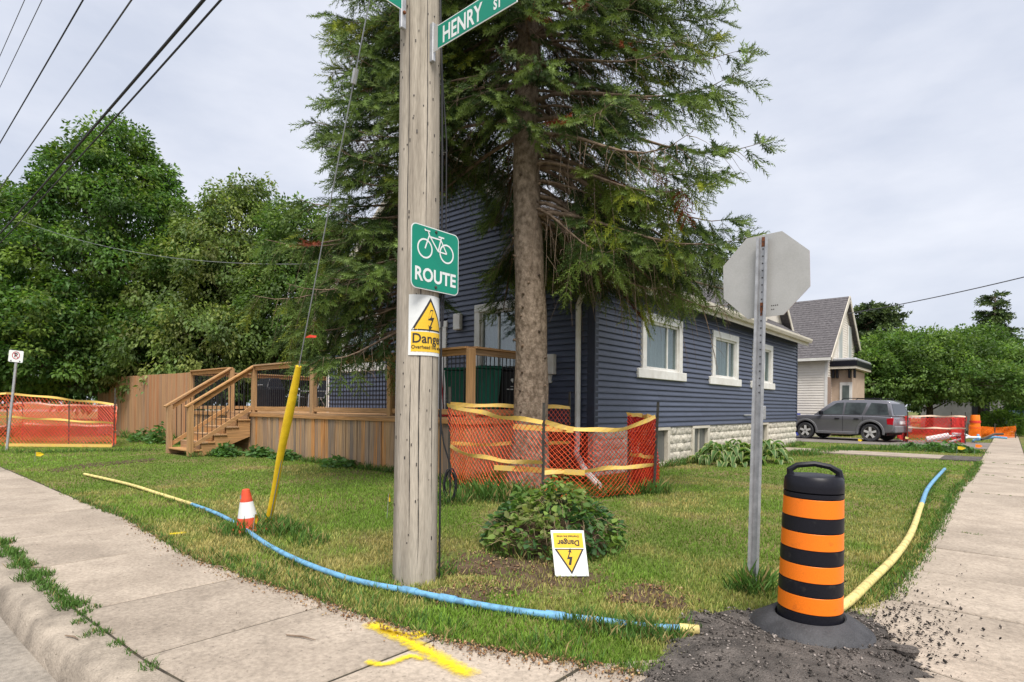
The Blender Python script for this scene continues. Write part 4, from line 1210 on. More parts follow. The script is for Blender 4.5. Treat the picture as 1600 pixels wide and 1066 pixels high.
danger(dn, lambda a, b_, l: on_pole(A0 + a/0.166 , ZD + b_, 0.005+0.0009*l+0.0012*math.sin(b_*25)), 0.34, 0.44)

# street name blades
def blade(label, org, ex, L, zc, txt_parts, rev=False):
    t = thing('street_name_sign', label, 'street sign', (org.x, org.y, zc))
    ex = Vector(ex); en = ex.cross(EYR)
    hgt = 0.172
    o = Vector((org.x, org.y, zc))
    mid = o + ex*(L/2)
    MB(t).prism([(-L/2,-hgt/2),(L/2,-hgt/2),(L/2,hgt/2),(-L/2,hgt/2)], mid, ex, EYR, -0.004, 0.0).build('panel', M['signwhite'], t)
    MB(t).prism([(-L/2,-hgt/2+0.007),(L/2-0.007,-hgt/2+0.007),(L/2-0.007,hgt/2-0.007),(-L/2,hgt/2-0.007)], mid, ex, EYR, 0.0004, 0.0014).build('green_field', M['signgreen'], t)
    for s, sz, a, b_, al in txt_parts:
        v, f = text2d(s, sz, 0.74, 0.0036, al)
        MB(t).flat(v, f, o + ex*a + EYR*b_, ex, EYR, 0.0026).build('lettering', M['signwhite'], t)
    return t
b0 = on_pole(0.0, 3.95, 0.045)
hs = blade('green street sign reading HENRY ST on the right of the pole', Vector((b0.x, b0.y-0.02, 0)), (1,0,0), 0.78, CAM_H+(636-64)/FPX*4.2, [('HENRY', 0.165, 0.075, -0.012, 'LEFT'), ('ST', 0.092, 0.575, -0.022, 'LEFT')])
z_ = hs.location.z
MB(hs).box((b0.x-0.05,b0.y-0.035,z_-0.16),(b0.x-0.012,b0.y-0.005,z_+0.12)).build('bracket', M['galv'], hs, bevel=0.004)
MB(hs).box((b0.x-0.012,b0.y-0.027,z_-0.10),(b0.x+0.03,b0.y-0.024,z_+0.09)).build('bracket_flange', M['alu'], hs)
b1 = on_pole(-math.pi/2, 4.2, 0.03)
Lb = 0.78
zb = CAM_H + (632-0)/FPX*4.16 + 0.015
bs2 = blade('green street sign cut by the photo edge, left of the pole', Vector((b1.x+0.035, b1.y-0.02-Lb, 0)), (0,1,0), Lb, zb, [('ST', 0.075, Lb-0.19, 0.02, 'LEFT'), ('D', 0.142, Lb-0.30, -0.012, 'LEFT')])
MB(bs2).box((b1.x+0.01,b1.y-0.03,zb-0.21),(b1.x+0.04,b1.y+0.012,zb+0.12)).build('bracket', M['galv'], bs2, bevel=0.004)
for zz in (-0.10, 0.06):
    MB(bs2).lathe([(0.012,0),(0.012,0.012),(0.006,0.016)], (b1.x+0.04,b1.y-0.01,zb+zz), 8, Matrix.Rotation(math.pi/2,3,'Y')).build('bolt', M['rust'], bs2)

# guy wire with its yellow guard
GA = G(417, 824); GT = on_pole(math.pi, 6.0, 0.0)
guy = thing('guy_wire', 'steel guy wire with long yellow plastic guard beside the cone', 'guy wire', (GA.x, GA.y, 0))
gd = (GT - GA)
MB(guy).tube([GA + Vector((0,0,-0.1)), GA + gd*0.5, GT], 0.0055, 6).build('wire', M['palewire'], guy)
p1 = GA + gd*0.005; 
gl = [GA + gd*(0.012 + 0.268*i/10) + Vector((0.004*math.sin(i*1.3), 0.006*math.sin(i*0.9), 0)) for i in range(11)]
b = MB(guy); b.tube(gl, [0.034,0.034,0.034,0.034,0.035,0.038,0.042,0.044,0.041,0.036,0.028], 12); b.build('guard', M['yellow'], guy, smooth=True)
c = GA + gd*0.688
MB(guy).tube([c - gd.normalized()*0.06, c + gd.normalized()*0.06], 0.024, 8).build('insulator', M['galv'], guy, smooth=True)
MB(guy).tube([GA + Vector((0.0,0.0,-0.05)), GA + Vector((-0.01,-0.01,0.12))], 0.012, 6).build('anchor_rod', M['galv'], guy)
c = GA + gd*0.325
MB(guy).add([c, c+Vector((0.05,0.04,0.03)), c+Vector((0.10,0.08,0.02)), c+Vector((0.05,0.04,0.01)), c+Vector((0.09,0.07,0.0))], [(0,1,2),(0,4,3),(0,2,4)]).build('ribbon', M['redtag'], guy)

# black cable coil at the foot of the deck side
cc = G(703, 786)
coil = thing('cable_coil', 'coil of black cable hanging beside the pole at the lawn', 'cable', cc)
b = MB(coil)
for k_, (r_, tz) in enumerate(((0.20,0.0),(0.185,0.25),(0.17,-0.2),(0.195,0.5))):
    pts = []
    for i in range(25):
        a = 2*math.pi*i/24
        pts.append(cc + Vector((0.07*math.cos(a)*math.cos(0.7+tz), 0.07*math.cos(a)*math.sin(0.7+tz)+0.03*math.sin(a+k_), 0.24+r_*1.12*math.sin(a))))
    b.tube(pts, 0.008, 6, cap=False)
b.tube([cc+Vector((0,0,0.05)), cc+Vector((-0.02,0.02,0.5)), cc+Vector((-0.08,-0.05,0.8)), cc+Vector((-0.12,-0.1,1.25))], 0.011, 6)
b.build('loops', M['cable'], coil, smooth=True)

# overhead lines along the street
def wire_obj(label, pts, r, mat, name='overhead_wire', seg=6):
    t = thing(name, label, 'wire', pts[len(pts)//2])
    b = MB(t); b.tube(pts, r, seg); b.build('strand', mat, t, smooth=True)
    return t
def span(a, b, sag, n=24):
    a, b = Vector(a), Vector(b)
    return [a + (b-a)*i/n - Vector((0,0,4*sag*(i/n)*(1-i/n))) for i in range(n+1)]
def along(z, y, sag=0.25, x0=-48.0):
    a, b, c = (x0, y, z+0.1), (PX_, y, z+0.1), (26.0, y, z+0.1)
    return span(a, b, sag, 30)[:-1] + span(b, c, sag, 14)
wire_obj('thick black cable, lowest of the overhead lines at top left', along(6.22, 2.83), 0.020, M['cable'])
wire_obj('second thick cable running close along the lowest overhead line', along(6.05, 2.86, 0.30), 0.013, M['cable'])
wire_obj('single overhead line just above the thick pair at top left', along(7.45, 2.80), 0.012, M['wire'])
wire_obj('knotted overhead line third up from the thick pair', along(8.75, 2.80), 0.013, M['cable'])
wire_obj('thin overhead line second from the top left corner', along(10.35, 2.80), 0.008, M['wire'])
wire_obj('thin overhead line nearest the top left corner', along(11.25, 2.80), 0.008, M['wire'])
wire_obj('thin pale service wire sagging across the left trees', span(at(-60,300,25), at(503,412,15.4), 0.9), 0.007, M['palewire'])
wire_obj('dark service wire from the white house to the right edge', span(at(1326,490,29.5), at(1700,408,20), 0.12), 0.02, M['wire'])
wire_obj('thin service wire low at the far right edge', span(at(1575,556,40), at(1700,520,36), 0.1), 0.015, M['wire'])
b = MB(pole)
for z in (6.3, 6.12, 7.5, 8.8):
    b.box((PX_-0.03,PY_-0.03,z),(PX_+0.03,2.9,z+0.05))
b.box((PX_-0.06,PY_-1.1,10.2),(PX_+0.06,PY_+1.1,10.33))
b.build('crossarm', M['polewood'], pole)

# ------------------------------------------------------------------ back of the stop sign
SB0 = G(1177, 921)
top = at(1192, 371, 4.16)
ss = thing('stop_sign', 'plain grey back of an octagonal sign on a perforated steel post', 'sign', SB0)
ax = (top - SB0)
ez = ax.normalized(); ex_ = Vector((1,0,0)); ex_ = (ex_ - ez*ex_.dot(ez)).normalized(); ey_ = ez.cross(ex_)
b = MB(ss)
U = [(-0.040,-0.018),(-0.022,-0.018),(-0.018,0.012),(0.018,0.012),(0.022,-0.018),(0.040,-0.018),(0.040,-0.014),(0.025,-0.014),(0.021,0.016),(-0.021,0.016),(-0.025,-0.014),(-0.040,-0.014)]
n = len(U)
vs = [SB0 - ez*0.2 + ex_*p + ey_*q for p, q in U] + [top + ex_*p + ey_*q for p, q in U]
b.add(vs, [(i,(i+1)%n,n+(i+1)%n,n+i) for i in range(n)] + [tuple(range(n,2*n))])
b.build('post', M['galv'], ss, smooth=False)
for i in range(22):
    c = top - ez*(0.03+0.052*i)
    MB(ss).lathe([(0.0052,0),(0.0052,0.002)], c + ey_*0.0105, 8, Matrix((ex_,ez,-ey_)).transposed()).build('hole', M['signdark'], ss)
for i, (dz, w_, h_) in enumerate(((0.03,0.011,0.035),(0.50,0.010,0.03),(0.545,0.007,0.02))):
    c = top - ez*dz
    b = MB(ss); b.obox(c + ey_*0.0098, ex_*w_, ez*h_, ey_*0.0006); b.build('rust_patch', M['rust'], ss)
cen = at(1193, 430, 4.16) + ey_*0.025
r8 = 0.30/math.cos(math.pi/8)
oct_ = [(r8*math.cos(math.pi/8+k_*math.pi/4), r8*math.sin(math.pi/8+k_*math.pi/4)) for k_ in range(8)]
tilt = Matrix.Rotation(math.radians(-2.5), 3, ey_)
MB(ss).prism(oct_, cen, tilt @ ex_, tilt @ ez, -0.0035, 0.0).build('panel', M['alu'], ss)
MB(ss).prism(oct_, cen, tilt @ ex_, tilt @ ez, -0.0055, -0.0036).build('red_face', M['signred'], ss)
b = MB(ss)
for k_, (a, w_) in enumerate(((0.05,0.035),(0.06,0.025))):
    b.prism([(a,-0.235-0.025*k_),(a+w_,-0.235-0.025*k_),(a+w_,-0.226-0.025*k_),(a,-0.226-0.025*k_)], cen, tilt @ ex_, tilt @ ez, -0.0065-0.0005,-0.0064)
b = MB(ss)
for k_, (a, w_) in enumerate(((0.045,0.045),(0.045,0.018))):
    for q in range(4):
        if k_ and q > 1: continue
        b.obox(cen + (tilt@ex_)*(a+q*0.013) + (tilt@ez)*(-0.225-0.027*k_) - ey_*0.0, (tilt@ex_)*0.004, (tilt@ez)*0.004, ey_*0.0008)
b.build('stamped_marks', M['stake'], ss)

# ------------------------------------------------------------------ construction drum
DB = G(1264, 988)
drum = thing('traffic_drum', 'orange and black striped construction drum in a black rubber base', 'traffic drum', (DB.x, DB.y, 0))
TL = Matrix.Rotation(math.radians(1.2), 3, 'Y')
def dr(z): return 0.171 - 0.019*(z/0.88)
bands = [(0.03,0.15,0),(0.15,0.255,1),(0.255,0.325,0),(0.325,0.430,1),(0.430,0.505,0),(0.505,0.61,1),(0.61,0.685,0),(0.685,0.80,1),(0.80,0.825,0)]
b = MB(drum)
prof = []
for z0, z1, o_ in bands:
    prof += [(dr(z0)+(0.005 if not o_ else 0.0), z0+0.001), (dr(z1)+(0.005 if not o_ else 0.0), z1-0.001)]
b.lathe(prof, DB, 48, TL); b.build('body', M['drumblack'], drum, smooth=True)
for z0, z1, o_ in bands:
    if o_:
        MB(drum).lathe([(dr(z0)+0.002,z0+0.006),(dr(z0)+0.004,z0+0.008),(dr(z1)+0.004,z1-0.008),(dr(z1)+0.002,z1-0.006)], DB, 48, TL, cap=False).build('reflective_band', M['orange'], drum, smooth=True)
b = MB(drum); b.lathe([(0.150,0.826),(0.158,0.832),(0.158,0.86),(0.155,0.90),(0.142,0.918),(0.085,0.925),(0.0,0.926)], DB, 48, TL, cap=False); b.build('lid', M['drumblack'], drum, smooth=True)
b = MB(drum)
hx = Vector((CB*0.92+SB*0.3, SB*0.92-CB*0.3, 0)).normalized()
hp = [(-0.118,0.90),(-0.128,0.945),(-0.09,0.972),(0.0,0.985),(0.08,0.972),(0.128,0.945),(0.132,0.90)]
b.tube([DB + TL @ (hx*a + Vector((0,0,z))) for a, z in hp], [0.026,0.020,0.016,0.016,0.016,0.020,0.027], 8); b.build('handle', M['drumblack'], drum, bevel=0, smooth=True)
b = MB(drum); b.lathe([(0.322,0.004),(0.333,0.012),(0.333,0.028),(0.322,0.036),(0.312,0.040),(0.308,0.05),(0.222,0.105),(0.192,0.115),(0.182,0.108),(0.178,0.06)], DB, 56, Matrix.Rotation(math.radians(2.2),3,'X'), cap=False); b.build('base', M['rubber'], drum, smooth=True)

# ------------------------------------------------------------------ small cone, leaning card, flags, pipes
CB0 = G(388, 830)
cone = thing('traffic_cone', 'small orange and white traffic cone standing in the grass', 'traffic cone', (CB0.x, CB0.y, 0))
TC_ = Matrix.Rotation(math.radians(4), 3, 'X')
def cr_(z): return 0.118 - 0.082*(z/0.43)
b = MB(cone); b.lathe([(cr_(0.0),0.02),(cr_(0.43),0.43),(cr_(0.43)-0.008,0.436)], CB0, 28, TC_); b.build('body', M['cone'], cone, smooth=True)
MB(cone).lathe([(cr_(0.15)+0.003,0.15),(cr_(0.31)+0.003,0.31)], CB0, 28, TC_, cap=False).build('collar', M['signwhite'], cone, smooth=True)
b = MB(cone); b.box((CB0.x-0.15,CB0.y-0.15,0.004),(CB0.x+0.15,CB0.y+0.15,0.035)); b.build('base', M['cone'], cone, bevel=0.012)
b = MB(cone); b.obox(CB0 + TC_ @ Vector((-0.012,-cr_(0.36)-0.002,0.36)), (0.014,0,0), (0,0.001,0), (0,0,0.018)); b.build('patch', M['galv'], cone)

gs0 = G(894, 903)
card = thing('danger_card', 'fallen danger notice card propped upside down against the weeds', 'sign', (gs0.x, gs0.y, 0))
fx = Vector((CB, SB, 0)); fx = (Matrix.Rotation(math.radians(2.5), 3, 'Z') @ fx); fy = (Vector((-SB, CB, 0))*0.30 + Vector((0,0,1))).normalized() + fx*(-0.09); fn = fx.cross(fy).normalized()
cw, ch = 0.262, 0.345
cc0 = gs0 + Vector((0,0,0.012)) + fy*(ch/2)
danger(card, lambda a, b_, l: cc0 - fx*a - fy*b_ + fn*(0.0008*l + 0.010*math.sin((a/cw+0.2)*2.6) - 0.012*(b_/ch-0.5)**2), cw, ch)

def flag(px, label, mat, h=0.30, w=0.075, rot=0.0, d=None):
    p = G(*px)
    t = thing('marker_flag', label, 'marker flag', p, 0, 'utility marker flags in the grass')
    lean = Vector((0.03*math.sin(rot*3), 0.02, 0))
    MB(t).tube([p + Vector((0,0,-0.05)), p + Vector((0,0,h*0.5)) + lean*0.5, p + Vector((0,0,h)) + lean], 0.0028, 5).build('stem', M['galv'], t)
    b = MB(t); q = p + Vector((0,0,h)) + lean; e = Vector((math.cos(rot), math.sin(rot), 0))
    b.add([q, q+e*w*0.55+Vector((0.01,0,-0.01)), q+e*w+Vector((0,0,-0.05)), q+e*w*0.5+Vector((0.012,0,-0.10)), q+Vector((0,0,-0.085)), q+e*w*0.4+Vector((-0.01,-0.01,-0.05))], [(0,1,5),(1,2,5),(2,3,5),(3,4,5),(4,0,5)])
    b.build('flag', mat, t)
flag((393,846), 'yellow marker flag in front of the small traffic cone', M['yellow'], 0.26, 0.075, 2.4)
flag((604,813), 'yellow marker flag at the left edge of the wooden pole', M['yellow'], 0.30, 0.06, 2.2)
flag((54,722), 'yellow marker flag in the verge before the left netting', M['yellow'], 0.22, 0.16, 0.9)
flag((1339,699), 'yellow marker flag in front of the parked car', M['yellow'], 0.30, 0.14, 0.6)
flag((1494,714), 'yellow marker flag in the grass strip beside the driveway', M['yellow'], 0.30, 0.22, 0.6)
flag((1522,710), 'amber marker flag at the end of the grass strip by the walk', M['orange'], 0.30, 0.20, 0.6)
flag((1413,692), 'pale yellow marker flag behind the rear of the car', M['paleyellow'], 0.25, 0.14, 0.6)

def ctr_path(pts, n=8):
    """Catmull-Rom through ground points"""
    r = []
    P = [pts[0]] + pts + [pts[-1]]
    for i in range(1, len(P)-2):
        for k in range(n):
            t = k/n
            r.append(0.5*((2*P[i]) + (P[i+1]-P[i-1])*t + (2*P[i-1]-5*P[i]+4*P[i+1]-P[i+2])*t*t + (3*P[i]-P[i-1]-3*P[i+1]+P[i+2])*t**3))
    r.append(P[-2]); return r
R_P = 0.0225
lp = [G(u, v, 0.03) for u, v in ((132,741),(200,757),(250,772),(300,788),(345,806),(385,829),(420,852),(470,878),(530,900),(580,912),(640,924),(700,937),(780,950),(868,962),(930,970),(985,976),(1030,980),(1062,983),(1092,985))]
lp = [p + Vector((0,0,0.004*math.sin(i*1.9))) for i, p in enumerate(lp)]
def pipe_thing(label, pts, cuts, loc):
    t = thing('water_pipe', label, 'pipe', (loc.x, loc.y, 0))
    path = ctr_path(pts, 8)
    for name, mat, i0, i1, r in cuts:
        seg_ = path[i0*8:i1*8+1]
        if len(seg_) > 1:
            b = MB(t); b.tube(seg_, r, 10); b.build(name, mat, t, smooth=True)
    return t
pt = pipe_thing('long thin pipe along the left walk, yellow then blue', lp, [('yellow_section', M['paleyellow'], 0, 3, 0.024), ('blue_section', M['blue'], 3, 17, R_P), ('yellow_end', M['paleyellow'], 17, 18, 0.029)], lp[9])
for k_ in (10, 11, 13):
    p = lp[k_]; tdir = (lp[k_+1]-lp[k_-1]).normalized()
    MB(pt).tube([p - tdir*0.06, p + tdir*0.06], R_P+0.006, 12).build('coupling', M['blue'], pt, smooth=True)
rp_ = [G(u, v, 0.05) for u, v in ((1250,985),(1318,946),(1360,908),(1400,868),(1425,830),(1440,788),(1452,760),(1476,733))]
pipe_thing('pale yellow pipe curving from the drum along the right walk', rp_, [('yellow_section', M['paleyellow'], 0, 5, 0.031), ('blue_section', M['blue'], 5, 7, 0.030)], rp_[3])

# ------------------------------------------------------------------ safety netting
def net_strands(b, P, s0, s1, a, hmin, rad=0.0045, rows=20):
    """diamond mesh on the surface P(s, t), t from 0 (bottom) to 1 (top)"""
    n = max(2, int(round((s1-s0)/a)))
    for i in range(n):
        for j in range(rows):
            for d0, d1 in (((0,0),(1,1)),((1,0),(0,1))):
                if (i+j) % 1 == 0:
                    p = P(s0+(s1-s0)*(i+d0[0])/n, (j+d0[1])/rows); q = P(s0+(s1-s0)*(i+d1[0])/n, (j+d1[1])/rows)
                    t_ = (q-p).normalized(); s_ = t_.orthogonal().normalized()*rad; w_ = t_.cross(s_)
                    vs = []
                    for c_ in (p, q):
                        vs += [c_+s_, c_-s_*0.5+w_*0.87, c_-s_*0.5-w_*0.87]
                    b.add(vs, [(0,1,4,3),(1,2,5,4),(2,0,3,5)])

def net_run(parent, A, B, ztA, ztB, sag, mat, a=0.05, bow=0.0, zb=0.03, dens=20, rad=0.0045, tape='tape', mid=0.45, midsag=0.0, tapes=True, twist=0.0):
    A, B = Vector((A[0],A[1],0)), Vector((B[0],B[1],0))
    L = (B-A).length; e = (B-A)/L; nrm = Vector((-e.y, e.x, 0))
    def P(s, t):
        f = s/L
        top = ztA+(ztB-ztA)*f - 4*sag*f*(1-f)
        z = zb + (top-zb)*t
        return A + e*s + nrm*(bow*math.sin(math.pi*f) + 0.03*math.sin(7*f+5*t) + 0.012*math.sin(23*f-9*t)) + Vector((0,0,z + 0.01*math.sin(13*f+t*3)))
    b = MB(parent); net_strands(b, P, 0, L, a, 0, rad, dens); b.build('netting', mat, parent)
    if tapes:
        for t0, w_, sg in ((1.0, 0.060, 0.0), (mid, 0.055, midsag)):
            b = MB(parent); n = max(6, int(L/0.12)); vs, fs = [], []
            for i in range(n+1):
                f = i/n
                c = P(L*f, t0) - Vector((0,0,4*sg*f*(1-f))) - nrm*0.012
                tw_ = 0.012*math.sin(f*9+t0*5)
                vs += [c + Vector((0,0,-w_/2)) - nrm*tw_, c + Vector((0,0,w_/2+0.008*math.sin(f*17))) + nrm*tw_]
            m0 = len(vs)
            vs += [v - nrm*0.003 for v in vs]
            for i in range(n):
                fs += [(2*i,2*i+2,2*i+3,2*i+1),(m0+2*i,m0+2*i+1,m0+2*i+3,m0+2*i+2),(2*i+1,2*i+3,m0+2*i+3,m0+2*i+1),(2*i,m0+2*i,m0+2*i+2,2*i+2)]
            b.add(vs, fs).build('tape_band', M[tape], parent)
    return P
def stake(parent, p, z1, lean=(0,0)):
    b = MB(parent); b.bar((p[0],p[1],-0.1),(p[0]+lean[0],p[1]+lean[1],z1),0.035,0.022,up=(0,1,0)); b.build('stake', M['stake'], parent)

tA, tB, tC, tD, tE = site(-1.02,9.40), site(0.43,7.85), site(1.03,10.3), site(2.19,8.85), site(1.90,9.35)
tn = thing('safety_netting', 'orange safety netting with yellow bands staked round the spruce trunk', 'safety fence', ((tA+tD)/2).to_tuple())
net_run(tn, tA, tB, 1.32, 1.10, 0.02, M['net'], a=0.085, dens=13, rad=0.0042, bow=-0.08, mid=0.48, midsag=0.05)
net_run(tn, tB, tD, 1.10, 1.18, 0.16, M['net'], a=0.085, dens=13, rad=0.0042, bow=-0.12, mid=0.34, midsag=-0.08)
net_run(tn, tA, tC, 1.34, 1.30, 0.01, M['net'], a=0.085, dens=13, rad=0.0038, mid=0.5)
net_run(tn, tC, tE, 0.95, 0.80, 0.05, M['netred'], a=0.085, dens=10, rad=0.004, tapes=False)
for k_ in range(3):
    net_run(tn, tE+Vector((0.03*k_,0.02*k_,0)), tD+Vector((0.02*k_-0.02,0.03*k_+0.03,0)), 1.2, 1.16, 0.0, M['netred'], a=0.055, dens=20, rad=0.0085, tapes=(k_==0))
ov = site(0.30,7.80); ov2 = site(0.95,7.78)
b = MB(tn)
for (p, q, z0_, z1_) in ((site(0.02,8.20), site(0.85,7.93), 1.02, 0.99), (site(-0.25,8.35), site(1.0,7.85), 0.42, 0.41)):
    b.bar((p.x,p.y,z0_),(q.x,q.y,z1_),0.004,0.075)
b.build('loose_band', M['paletape'] if False else M['tape'], tn)
for p, z, ln in ((tA,1.62,(0,0)),(tB,1.36,(0.0,0.01)),(tC,1.58,(0,0)),(tD,1.40,(0.04,0.04)),(tE,1.15,(0,0))):
    stake(tn, p, z, ln)

lA, lB, lC, lD, l0 = site(-14.9,17.0), site(-11.75,17.0), site(-13.0,18.9), site(-16.4,19.3), site(-16.6,16.2)
ln_ = thing('safety_netting', 'orange netting pen with yellow bands at the far left verge', 'safety fence', ((lA+lB)/2).to_tuple())
net_run(ln_, lA, lB, 1.58, 1.28, 0.0, M['net'], a=0.11, dens=11, rad=0.005, mid=0.55)
net_run(ln_, l0, lA, 1.20, 1.58, 0.0, M['net'], a=0.10, dens=11, rad=0.0045, mid=0.55)
net_run(ln_, lB, lC, 1.28, 1.25, 0.25, M['net'], a=0.10, dens=11, rad=0.0045, mid=0.4, tape='paletape')
net_run(ln_, lC, lD, 1.25, 1.30, 0.05, M['netred'], a=0.09, dens=12, rad=0.006, tape='paletape')
net_run(ln_, lD, l0, 1.30, 1.20, 0.15, M['net'], a=0.10, dens=11, rad=0.0045, tape='paletape')
net_run(ln_, lA+Vector((0.05,0.1,0)), site(-13.4,17.5), 1.35, 1.25, 0.1, M['net'], a=0.09, dens=12, rad=0.005, tapes=False)
b = MB(ln_); b.bar((lA.x,lA.y-0.04,0.05),(lB.x,lB.y-0.04,0.05),0.01,0.09); b.build('tape_band', M['tape'], ln_)
for p, z, q in ((lA,1.55,(0.02,0)),(lB,1.75,(-0.12,0.06)),(lC,1.5,(0,0)),(lD,1.5,(0,0)),((lA*0.42+lB*0.58),1.40,(0,0.0))):
    stake(ln_, p, z, q)

rA, rB, rC, rD = G(1418,692), G(1508,694), site(20.6,27.0), site(17.6,26.3)
rn = thing('safety_netting', 'dark red netting pen with pale bands behind the parked car', 'safety fence', ((rA+rB)/2).to_tuple())
net_run(rn, rA, rB, 1.08, 1.08, 0.0, M['netred'], a=0.14, dens=7, rad=0.006, tape='paletape', mid=0.55)
net_run(rn, rB, rC, 1.08, 1.0, 0.05, M['netred'], a=0.08, dens=13, rad=0.009, tapes=False)
net_run(rn, rC, rD, 1.0, 1.0, 0.05, M['netred'], a=0.09, dens=12, rad=0.009, tapes=False)
net_run(rn, rD, rA, 1.0, 1.08, 0.05, M['netred'], a=0.08, dens=13, rad=0.009, tapes=False)
for p in (rA, rB, rC, rD): stake(rn, p, 1.25)
b = MB(rn); b.tube([rA*0.7+rB*0.3+Vector((0,0.6,0.12)), rA*0.3+rB*0.7+Vector((0,0.5,0.3))], 0.12, 10); b.build('pipe_roll', M['signwhite'], rn)

# far drum, low orange fence, scrap and a pale blue car at the end of the walk
fd = site(23.0, 28.6)
t = thing('traffic_drum', 'distant orange construction drum at the end of the walk', 'traffic drum', fd)
MB(t).lathe([(0.25,0.0),(0.22,0.3),(0.21,0.62),(0.19,1.05),(0.17,1.1)], fd, 20).build('body', M['orange'], t, smooth=True)
for z in (0.42, 0.72): MB(t).lathe([(0.232,z),(0.226,z+0.1)], fd, 20, cap=False).build('stripe', M['netred'], t)
t = thing('orange_barrier', 'low bright orange netting fence at the far end of the walk', 'safety fence', site(22.4,27.6))
net_run(t, site(22.1,27.9), site(24.4,27.9), 0.65, 0.6, 0.1, M['orange'], a=0.07, dens=9, rad=0.009, tapes=False)
for p in (site(22.1,27.9), site(23.4,27.9), site(24.4,27.9)): stake(t, p, 0.7)
t = thing('scrap_pile', 'small pile of blue and dark pipe scraps beside the walk', 'debris', G(1520,692))
rs = random.Random(11); pc = G(1520,692)
for k_ in range(9):
    a = rs.uniform(0,3.14); p = pc + Vector((rs.uniform(-0.6,0.6), rs.uniform(-0.5,0.5), 0.08+0.05*k_*0.5)); dv_ = Vector((math.cos(a),math.sin(a),rs.uniform(-0.2,0.3)))*rs.uniform(0.3,0.6)
    MB(t).tube([p-dv_, p+dv_*0.2+Vector((0,0,0.08)), p+dv_], 0.045, 7).build('scrap', (M['blue'], M['stake'], M['signwhite'])[k_ % 3], t, smooth=True)

# ------------------------------------------------------------------ parked SUV
sv_r = site(14.75, 23.6); th = math.radians(53)
hd = site(-math.cos(th), math.sin(th)) ; ang = math.atan2(hd.y, hd.x)
suv = thing('parked_car', 'dark grey sport utility vehicle parked on the driveway', 'car', (0,0,0.01), ang)
WB, WRAD, HWID = 2.62, 0.36, 0.90
# local frame: x forward from the rear axle, y to the car's left, z up
suv.location = (sv_r.x, sv_r.y, 0.012)
loc_right = Vector((math.sin(ang), -math.cos(ang), 0))
to_cam = Vector((-sv_r.x, -sv_r.y, 0))
suv_side = 1 if Vector((-math.sin(ang), math.cos(ang), 0)).dot(to_cam) > 0 else -1      # which side faces the street corner
suv.location = Vector((sv_r.x, sv_r.y, 0.012)) - Vector((-math.sin(ang), math.cos(ang), 0))*suv_side*0.72
def arc(cx, cz, r, a0, a1, n=10):
    return [(cx+r*math.cos(math.radians(a0+(a1-a0)*i/n)), cz+r*math.sin(math.radians(a0+(a1-a0)*i/n))) for i in range(n+1)]
xr, xf = -0.86, 3.56
body = [(xr+0.05,0.42),(xr,0.60),(xr+0.02,0.86),(xr+0.08,1.02)] + [(0.0,1.05),(2.3,1.06),(2.55,1.07),(3.15,1.03),(3.45,0.96),(3.54,0.82),(xf,0.60),(xf-0.04,0.36)] + [(WB+0.46,0.30)] + arc(WB,0.36,0.44,0,180) + [(WB-0.46,0.28),(0.46,0.28)] + arc(0,0.36,0.44,0,180) + [(-0.46,0.34)]
b = MB(); b.prism(body[::-1], (0,0,0), (1,0,0), (0,0,1), -HWID, HWID)
b.build('body', M['carpaint'], suv, bevel=0.045, segs=3, smooth=True)
b = MB(); b.box((xr+0.3,-HWID+0.12,0.26),(xf-0.3,HWID-0.12,0.7)); b.build('underbody', M['drumblack'], suv)
gh = [(-0.80,1.03),(-0.66,1.60),(-0.52,1.685),(0.3,1.715),(1.15,1.71),(1.55,1.655),(2.30,1.06)]
ins = lambda z: 0.02 + 0.16*max(0,(z-1.03))/0.68
vs = [(x, -HWID+ins(z)+0.03, z) for x, z in gh] + [(x, HWID-ins(z)-0.03, z) for x, z in gh]
n = len(gh)
b = MB(); b.add(vs, [tuple(range(n)), tuple(range(2*n-1,n-1,-1))] + [(i, n+i, n+(i+1)%n, (i+1)%n) for i in range(n)])
b.build('cabin', M['carpaint'], suv, bevel=0.03, segs=2, smooth=True)
